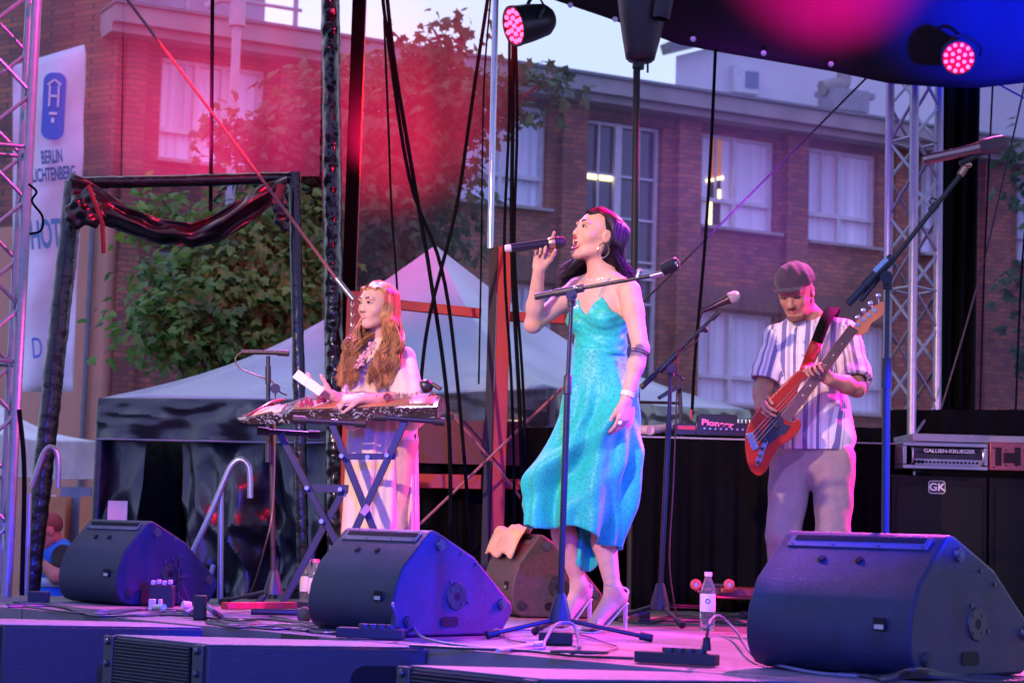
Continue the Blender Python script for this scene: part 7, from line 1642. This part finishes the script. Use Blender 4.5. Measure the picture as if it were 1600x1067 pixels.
sh_ob = S.build('shirt', stripes(), BB, disp=lambda v, n: .0045 * np.sin(v[:, 2] * 30 + v[:, 0] * 22) * np.sin(v[:, 0] * 30 - v[:, 2] * 14 + 1) + .002 * np.sin(v[:, 2] * 70 + v[:, 0] * 50))
co = np.zeros(len(sh_ob.data.vertices) * 3, np.float32); sh_ob.data.vertices.foreach_get('co', co); co = co.reshape(-1, 3) + np.array(BB['_o'] if '_o' in BB else (0, 0, 0))
def sleeve_u(co):
    base = ((co - np.array(chB)) @ np.array(lb)); u = base / .115 + .25
    for a, b, s_ in ((sLb, eL2, 1), (sRb, eR2, -1)):
        d = np.array((b - a).normalized()); rel = co - np.array(a); perp = rel - np.outer(rel @ d, d); inn = (rel @ np.array(lb)) * s_ > -.01 + .25 * (rel[:, 2] + .03).clip(-.2, 0)
        u2 = (np.arctan2(perp @ np.array(fb), perp @ np.array(lb)) * .07) / .10 + .3; u = np.where(inn & (rel[:, 2] < .04), u2, u)
    return u
at_ = sh_ob.data.attributes.new('su', 'FLOAT', 'POINT'); at_.data.foreach_set('value', sleeve_u(co).astype(np.float32) + 4)
m_shl = mat('shirt_white', (.68, .66, .76), .75)
k = MB()
for sd in (-1, 1):
    a = nkB + TB @ V((-.03, sd * .062, .045)); b = nkB + TB @ V((.070, sd * .030, -.002)); c = nkB + TB @ V((.104, sd * .052, -.058)); d = nkB + TB @ V((.062, sd * .088, -.004))
    k.raw([a, b, c, d, a + V((0, 0, -.006)), b + V((0, 0, -.006)), c + V((0, 0, -.006)), d + V((0, 0, -.006))], [(0, 1, 2, 3), (7, 6, 5, 4), (0, 4, 5, 1), (1, 5, 6, 2), (2, 6, 7, 3), (3, 7, 4, 0)])
k.build('collar', m_shl, BB, bevel=.002)
k = MB()
for i in range(5): k.cyl(P(1246, 527 + i * 22, 9.08), P(1246, 527 + i * 22, 9.065), .005, n=8)
k.build('buttons', mat('button', (.7, .7, .75), .3), BB)
# trousers
S = SDF((P(1180, 600, 9.2).x, 8.95, .02), (P(1350, 600, 9.2).x, 9.52, P(1270, 696, 9.2).z), .006)
S.ell(peB + V((0, 0, .02)), (.125, .172, .16), TB, .04)
for a, b, c in ((hpR, kR, aR), (hpL, kL, aL)): S.cone(a + V((0, 0, .05)), b, .108, .078, .012); S.cone(b, b.lerp(c, .55), .078, .070, .02); S.cone(b.lerp(c, .5), c, .070, .062, .02)
S.cut(lambda X, Y, Z: .10 - Z + 0 * X, .004)
S.build('trousers', mat('grey_trousers', (.26, .20, .215), .85, var=.08, scale=30, bump=.3, bscale=60, sheen=.1), BB, disp=lambda v, n: .0035 * np.sin(v[:, 0] * 55 + v[:, 2] * 5) + .002 * np.sin(v[:, 2] * 38 + v[:, 0] * 35 + 2 * np.sin(v[:, 0] * 20)))
for c in (aR, aL): MB().ell(V((c.x - .02, c.y - .07, .045)), (.045, .135, .05)).ell(V((c.x, c.y, .07)), (.045, .055, .065)).build('shoe', mat('dark_shoe', (.03, .025, .025), .5), BB)

# bass guitar
YG = 8.93
BG = thing('bass_guitar', 'orange red electric bass with black pickguard slung across the bassist', 'bass guitar', P(1205, 700, YG))
gx_ = nd; gy_ = (V((-.66, 0, .75)) - gx_ * V((-.66, 0, .75)).dot(gx_)).normalized(); gz_ = gx_.cross(gy_).normalized()
if gz_.y > 0: gz_ = -gz_
G0 = P(1205, 688, YG)
def gp(px, py, off=0.):
    d = ray(px, py); e = V((0, 0, EYE)); o = G0 + gz_ * off; t = (o - e).dot(gz_) / d.dot(gz_); return e + d * t
ctl = [(1256, 575), (1243, 582), (1227, 597), (1212, 612), (1196, 628), (1180, 646), (1168, 666), (1164, 690), (1166, 714), (1173, 735), (1186, 743), (1197, 735), (1206, 716), (1218, 698), (1233, 688), (1246, 676), (1252, 662), (1246, 654), (1236, 659), (1228, 656), (1227, 648), (1238, 637), (1250, 622), (1246, 612), (1250, 600), (1261, 590), (1263, 579)]
outl = catmull([gp(*p) for p in ctl + ctl[:1]], 4)[:-1]
m_bassr = mat('bass_orange', (.32, .022, .007), .18, coat=.6, var=.12, scale=5)
MB().prism([p - gz_ * .018 for p in outl], gz_ * .038).build('guitar_body', m_bassr, BG, bevel=.008, bseg=3)
off = .0205
pg = [(1240, 640), (1232, 632), (1221, 642), (1208, 652), (1200, 664), (1194, 678), (1190, 694), (1197, 700), (1206, 690), (1216, 683), (1228, 676), (1236, 666), (1226, 662), (1222, 652), (1230, 644)]
MB().prism([gp(*p, off) for p in pg], gz_ * .002).build('pickguard', mat('pickguard', (.025, .03, .045), .2), BG, smooth=False)
k = MB(); k.prism([gp(*p, off + .0022) for p in ((1196, 684), (1200, 690), (1189, 722), (1183, 728), (1180, 722), (1187, 702))], gz_ * .002); cp_ = k.build('control_plate', mat('chrome'), BG, smooth=False)
k = MB()
for p in ((1196, 689), (1191, 701), (1187, 712), (1184, 722)): k.cyl(gp(*p, off + .003), gp(*p, off + .018), .0095, .008, 14)
k.build('knobs', m_rubber, cp_)
k = MB()
for a, b in (((1203, 657), (1216, 668)), ((1183, 672), (1190, 688))): k.bar(gp(*a, off + .007), gp(*b, off + .007), .020, .012, up=gz_)
k.build('pickups', m_rubber, BG, bevel=.003)
k = MB(); k.bar(gp(1171, 676, off + .005), gp(1181, 702, off + .005), .034, .010, up=gz_)
for i in range(4): k.bar(gp(1173 + i * 2.6, 680 + i * 6, off + .011), gp(1177 + i * 2.6, 678 + i * 6, off + .011), .006, .006, up=gz_)
k.build('bridge', mat('chrome'), BG, bevel=.002)
n0, n1 = gp(1226, 655, off + .006), gp(1334, 512, off + .006); k = MB(); k.bar(n0, n1, .050, .012, up=gz_); k.build('neck', mat('maple_neck', (.45, .20, .09), .3, var=.2), BG, bevel=.004)
k = MB(); k.bar(n0 + gz_ * .0075, n1 + gz_ * .0075, .046, .004, up=gz_); fbd = k.build('fretboard', mat('fretboard', (.10, .05, .045), .4), BG)
k = MB(); dN = (n1 - n0).normalized(); sN = dN.cross(gz_).normalized(); L = (n1 - n0).length
for i in range(20): p = n1 - dN * (L * 1.32 * (1 - 2 ** (-i / 12))); 
for i in range(1, 20):
    p = n1 - dN * (L * 1.30 * (1 - 2 ** (-i / 12.)))
    k.cyl(p - sN * .022 + gz_ * .0102, p + sN * .022 + gz_ * .0102, .0013, n=6)
k.build('frets', mat('chrome'), fbd)
k = MB()
for i in (3, 5, 7, 9, 12, 15): p = n1 - dN * (L * 1.30 * (1 - (2 ** (-(i - .5) / 12.)))); k.cyl(p + gz_ * .0090, p + gz_ * .0102, .0035, n=10)
k.build('fret_dots', mat('teeth'), fbd)
hs = [(1329, 518), (1338, 502), (1352, 490), (1366, 478), (1378, 471), (1383, 478), (1381, 490), (1373, 498), (1362, 505), (1355, 520), (1347, 524), (1337, 524)]
MB().prism([gp(*p, .016) for p in hs], gz_ * .014).build('headstock', mat('headstock_wood', (.55, .20, .07), .3, coat=.5), BG, bevel=.003)
k = MB()
for i, p in enumerate(((1340, 507), (1349, 499), (1357, 492), (1366, 485))):
    c = gp(*p, .031); k.cyl(c, c + gz_ * .012, .006, n=12).cyl(c + gz_ * .001, c + gz_ * .003, .011, n=14)
for p, q_ in (((1349, 485), (1356, 492)), ((1360, 474), (1364, 484)), ((1372, 462), (1373, 474)), ((1340, 496), (1346, 500))): c = gp(*p, .02); k.cyl(c, gp(*q_, .02), .003, n=6).ell(c, (.012, .004, .014), n=12, m=8)
k.build('tuners', mat('chrome'), BG)
k = MB()
for i in range(4):
    o_ = (i - 1.5) * .0115; k.cyl(gp(1175, 690, off + .017) + sN * o_ * 1.4, n1 + sN * o_ * .85 + gz_ * .012, .0011, n=5)
k.build('strings', mat('chrome'), BG)
# strap over the left shoulder
k = MB(); pts = catmull([gp(1258, 580, .01), P(1266, 560, 8.985), P(1278, 530, 9.02), P(1290, 500, 9.06), P(1300, 484, 9.14), P(1304, 484, 9.28), P(1290, 520, 9.42), P(1240, 620, 9.42)], 6)
vs = []
for i, p in enumerate(pts):
    t_ = (pts[min(i + 1, len(pts) - 1)] - pts[max(0, i - 1)]).normalized(); s_ = t_.cross(V((0, -1, .35))).normalized() if i < len(pts) * .6 else V((1, 0, 0)); vs += [p - s_ * .027, p + s_ * .027]
NS = len(pts); cut_ = int(NS * .27)
fs = [(2 * i, 2 * i + 1, 2 * i + 3, 2 * i + 2) for i in range(NS - 1)]
MB().raw(vs[:2 * cut_ + 2], fs[:cut_]).build('strap_end', mat('strap_leather', (.20, .012, .010), .5), BG, solid=.004, recalc=False)
MB().raw(vs[2 * cut_:], fs[:NS - 1 - cut_]).build('strap', m_blackcloth, BG, solid=.004, recalc=False)

# ------------------------------------------------------------------ SECURITY MAN
SP = thing('person', 'short-haired man in a blue safety vest behind the leftmost monitor, hand at mouth', 'person', V((P(82, 900, 12.6).x, 12.6, GZ)))
Hs = P(72, 832, 12.55); SM = M3((-.82, -.42, -.32), (0, 0, 1)); fs_ = V((-.85, -.53, 0)).normalized(); ls_ = V((.53, -.85, 0)).normalized(); TS_ = Matrix((fs_, ls_, V((0, 0, 1)))).transposed()
nkS = P(85, 856, 12.65); chS = P(82, 888, 12.65); waS = P(82, 935, 12.66); sLs, sRs = P(99, 868, 12.50), P(70, 868, 12.80); eLs, wLs = P(88, 901, 12.34), P(60, 876, 12.38); eRs, wRs = P(62, 905, 12.75), P(58, 930, 12.5)
S = SDF((P(40, 900, 12.6).x, 12.22, GZ), (P(116, 900, 12.6).x, 12.98, P(72, 808, 12.6).z), .0085)
def tsec(S, inf=0): S.ell(chS, (.115, .165, .19), TS_, .04, inf=inf); S.ell(waS, (.115, .155, .20), TS_, .05, inf=inf)
tsec(S); S.cone(Hs + SM @ V((-.03, 0, -.05)), nkS, .056, .064, .02)
for sh in (sLs, sRs): S.cone(nkS, sh, .05, .055, .03)
for a, b, c in ((sLs, eLs, wLs), (sRs, eRs, wRs)): S.cone(a, b, .052, .045, .02); S.cone(b, c, .045, .030, .015)
for sd in (-1, 1):
    h_ = waS + ls_ * sd * .09 - V((0, 0, .16)); S.cone(h_, h_ - V((0, 0, .38)), .085, .06, .03); S.cone(h_ - V((0, 0, .38)), V((h_.x, h_.y, GZ + .08)), .058, .04, .02); S.cone(V((h_.x, h_.y, GZ + .05)), V((h_.x - .12, h_.y - .08, GZ + .04)), .045, .035, .02)
head_sdf(S, Hs, SM, 1.04, male=True)
hand_sdf(S, wLs, (-.2, -.05, .9), (-.5, .6, 0), (-.3, -.9, 0), 1.05, curls=((35, 50, 30),) * 4)
S.build('body', skin('skin_man', (.42, .22, .16)), SP); face_parts(SP, Hs, SM, 1.04, brow=(.05, .03, .02), lip=(.38, .16, .13), lid=.9)
S = SDF(np.array(Hs) - .16, np.array(Hs) + .17, .006); S.ell(Hs + SM @ V((-.022, 0, .044)), (.099, .080, .088), SM, .01); S.ell(Hs + SM @ V((.10, 0, -.01)), (.095, .1, .10), SM, .01, '-'); S.ell(Hs + SM @ V((0, 0, -.09)), (.2, .2, .07), SM, .01, '-'); S.build('hair', mat('short_hair', (.14, .08, .06), .8, var=.3, scale=90), SP)
S = SDF((P(44, 900, 12.6).x, 12.25, P(80, 985, 12.6).z), (P(116, 900, 12.6).x, 12.98, P(72, 840, 12.6).z), .0085); tsec(S, .02); S.cone(nkS - V((0, 0, .0)), chS, .072, .1, .03)
for sh, e_ in ((sLs, eLs), (sRs, eRs)): S.cone(nkS - V((0, 0, .012)), sh, .058, .066, .03); S.cone(sh, sh.lerp(e_, .62), .066, .064, .02)
S.build('polo_shirt', mat('black_polo', (.012, .012, .016), .8), SP)
S = SDF((P(44, 900, 12.6).x, 12.25, P(80, 985, 12.6).z), (P(116, 900, 12.6).x, 12.98, P(72, 840, 12.6).z), .0085); tsec(S, .034)
for sh in (sLs, sRs): S.cone(nkS.lerp(sh, .55) - V((0, 0, .0)), nkS.lerp(sh, .8), .068, .068, .03)
cN = np.array(nkS); S.cone(nkS + V((0, 0, .03)) + fs_ * .02, chS + V((0, 0, .02)) + fs_ * .15, .085, .018, .01, '-'); S.ell(nkS + V((0, 0, .04)), (.08, .08, .08), None, .01, '-')
S.build('safety_vest', mat('vest_blue', (.015, .20, .75), .7, var=.08), SP)
k = MB(); k.lathe([(.0, 0), (1, 0), (1, 1), (0, 1)], (0, 0, 0), (0, 0, 1), 40); c = P(82, 908, 12.65)
k = MB(); k.raw([c + fs_ * math.cos(a) * .156 + ls_ * math.sin(a) * .203 + V((0, 0, z)) for z in (-.028, .028) for a in np.linspace(0, 2 * PI, 41)[:-1]], [(i, (i + 1) % 40, 40 + (i + 1) % 40, 40 + i) for i in range(40)]); k.build('reflective_band', mat('reflective', (.55, .55, .62), .4), SP, solid=.004, recalc=False)
for o in list(bpy.data.objects):
    for kk in ('_o', 'brick', '_po'):
        if kk in o.keys(): del o[kk]
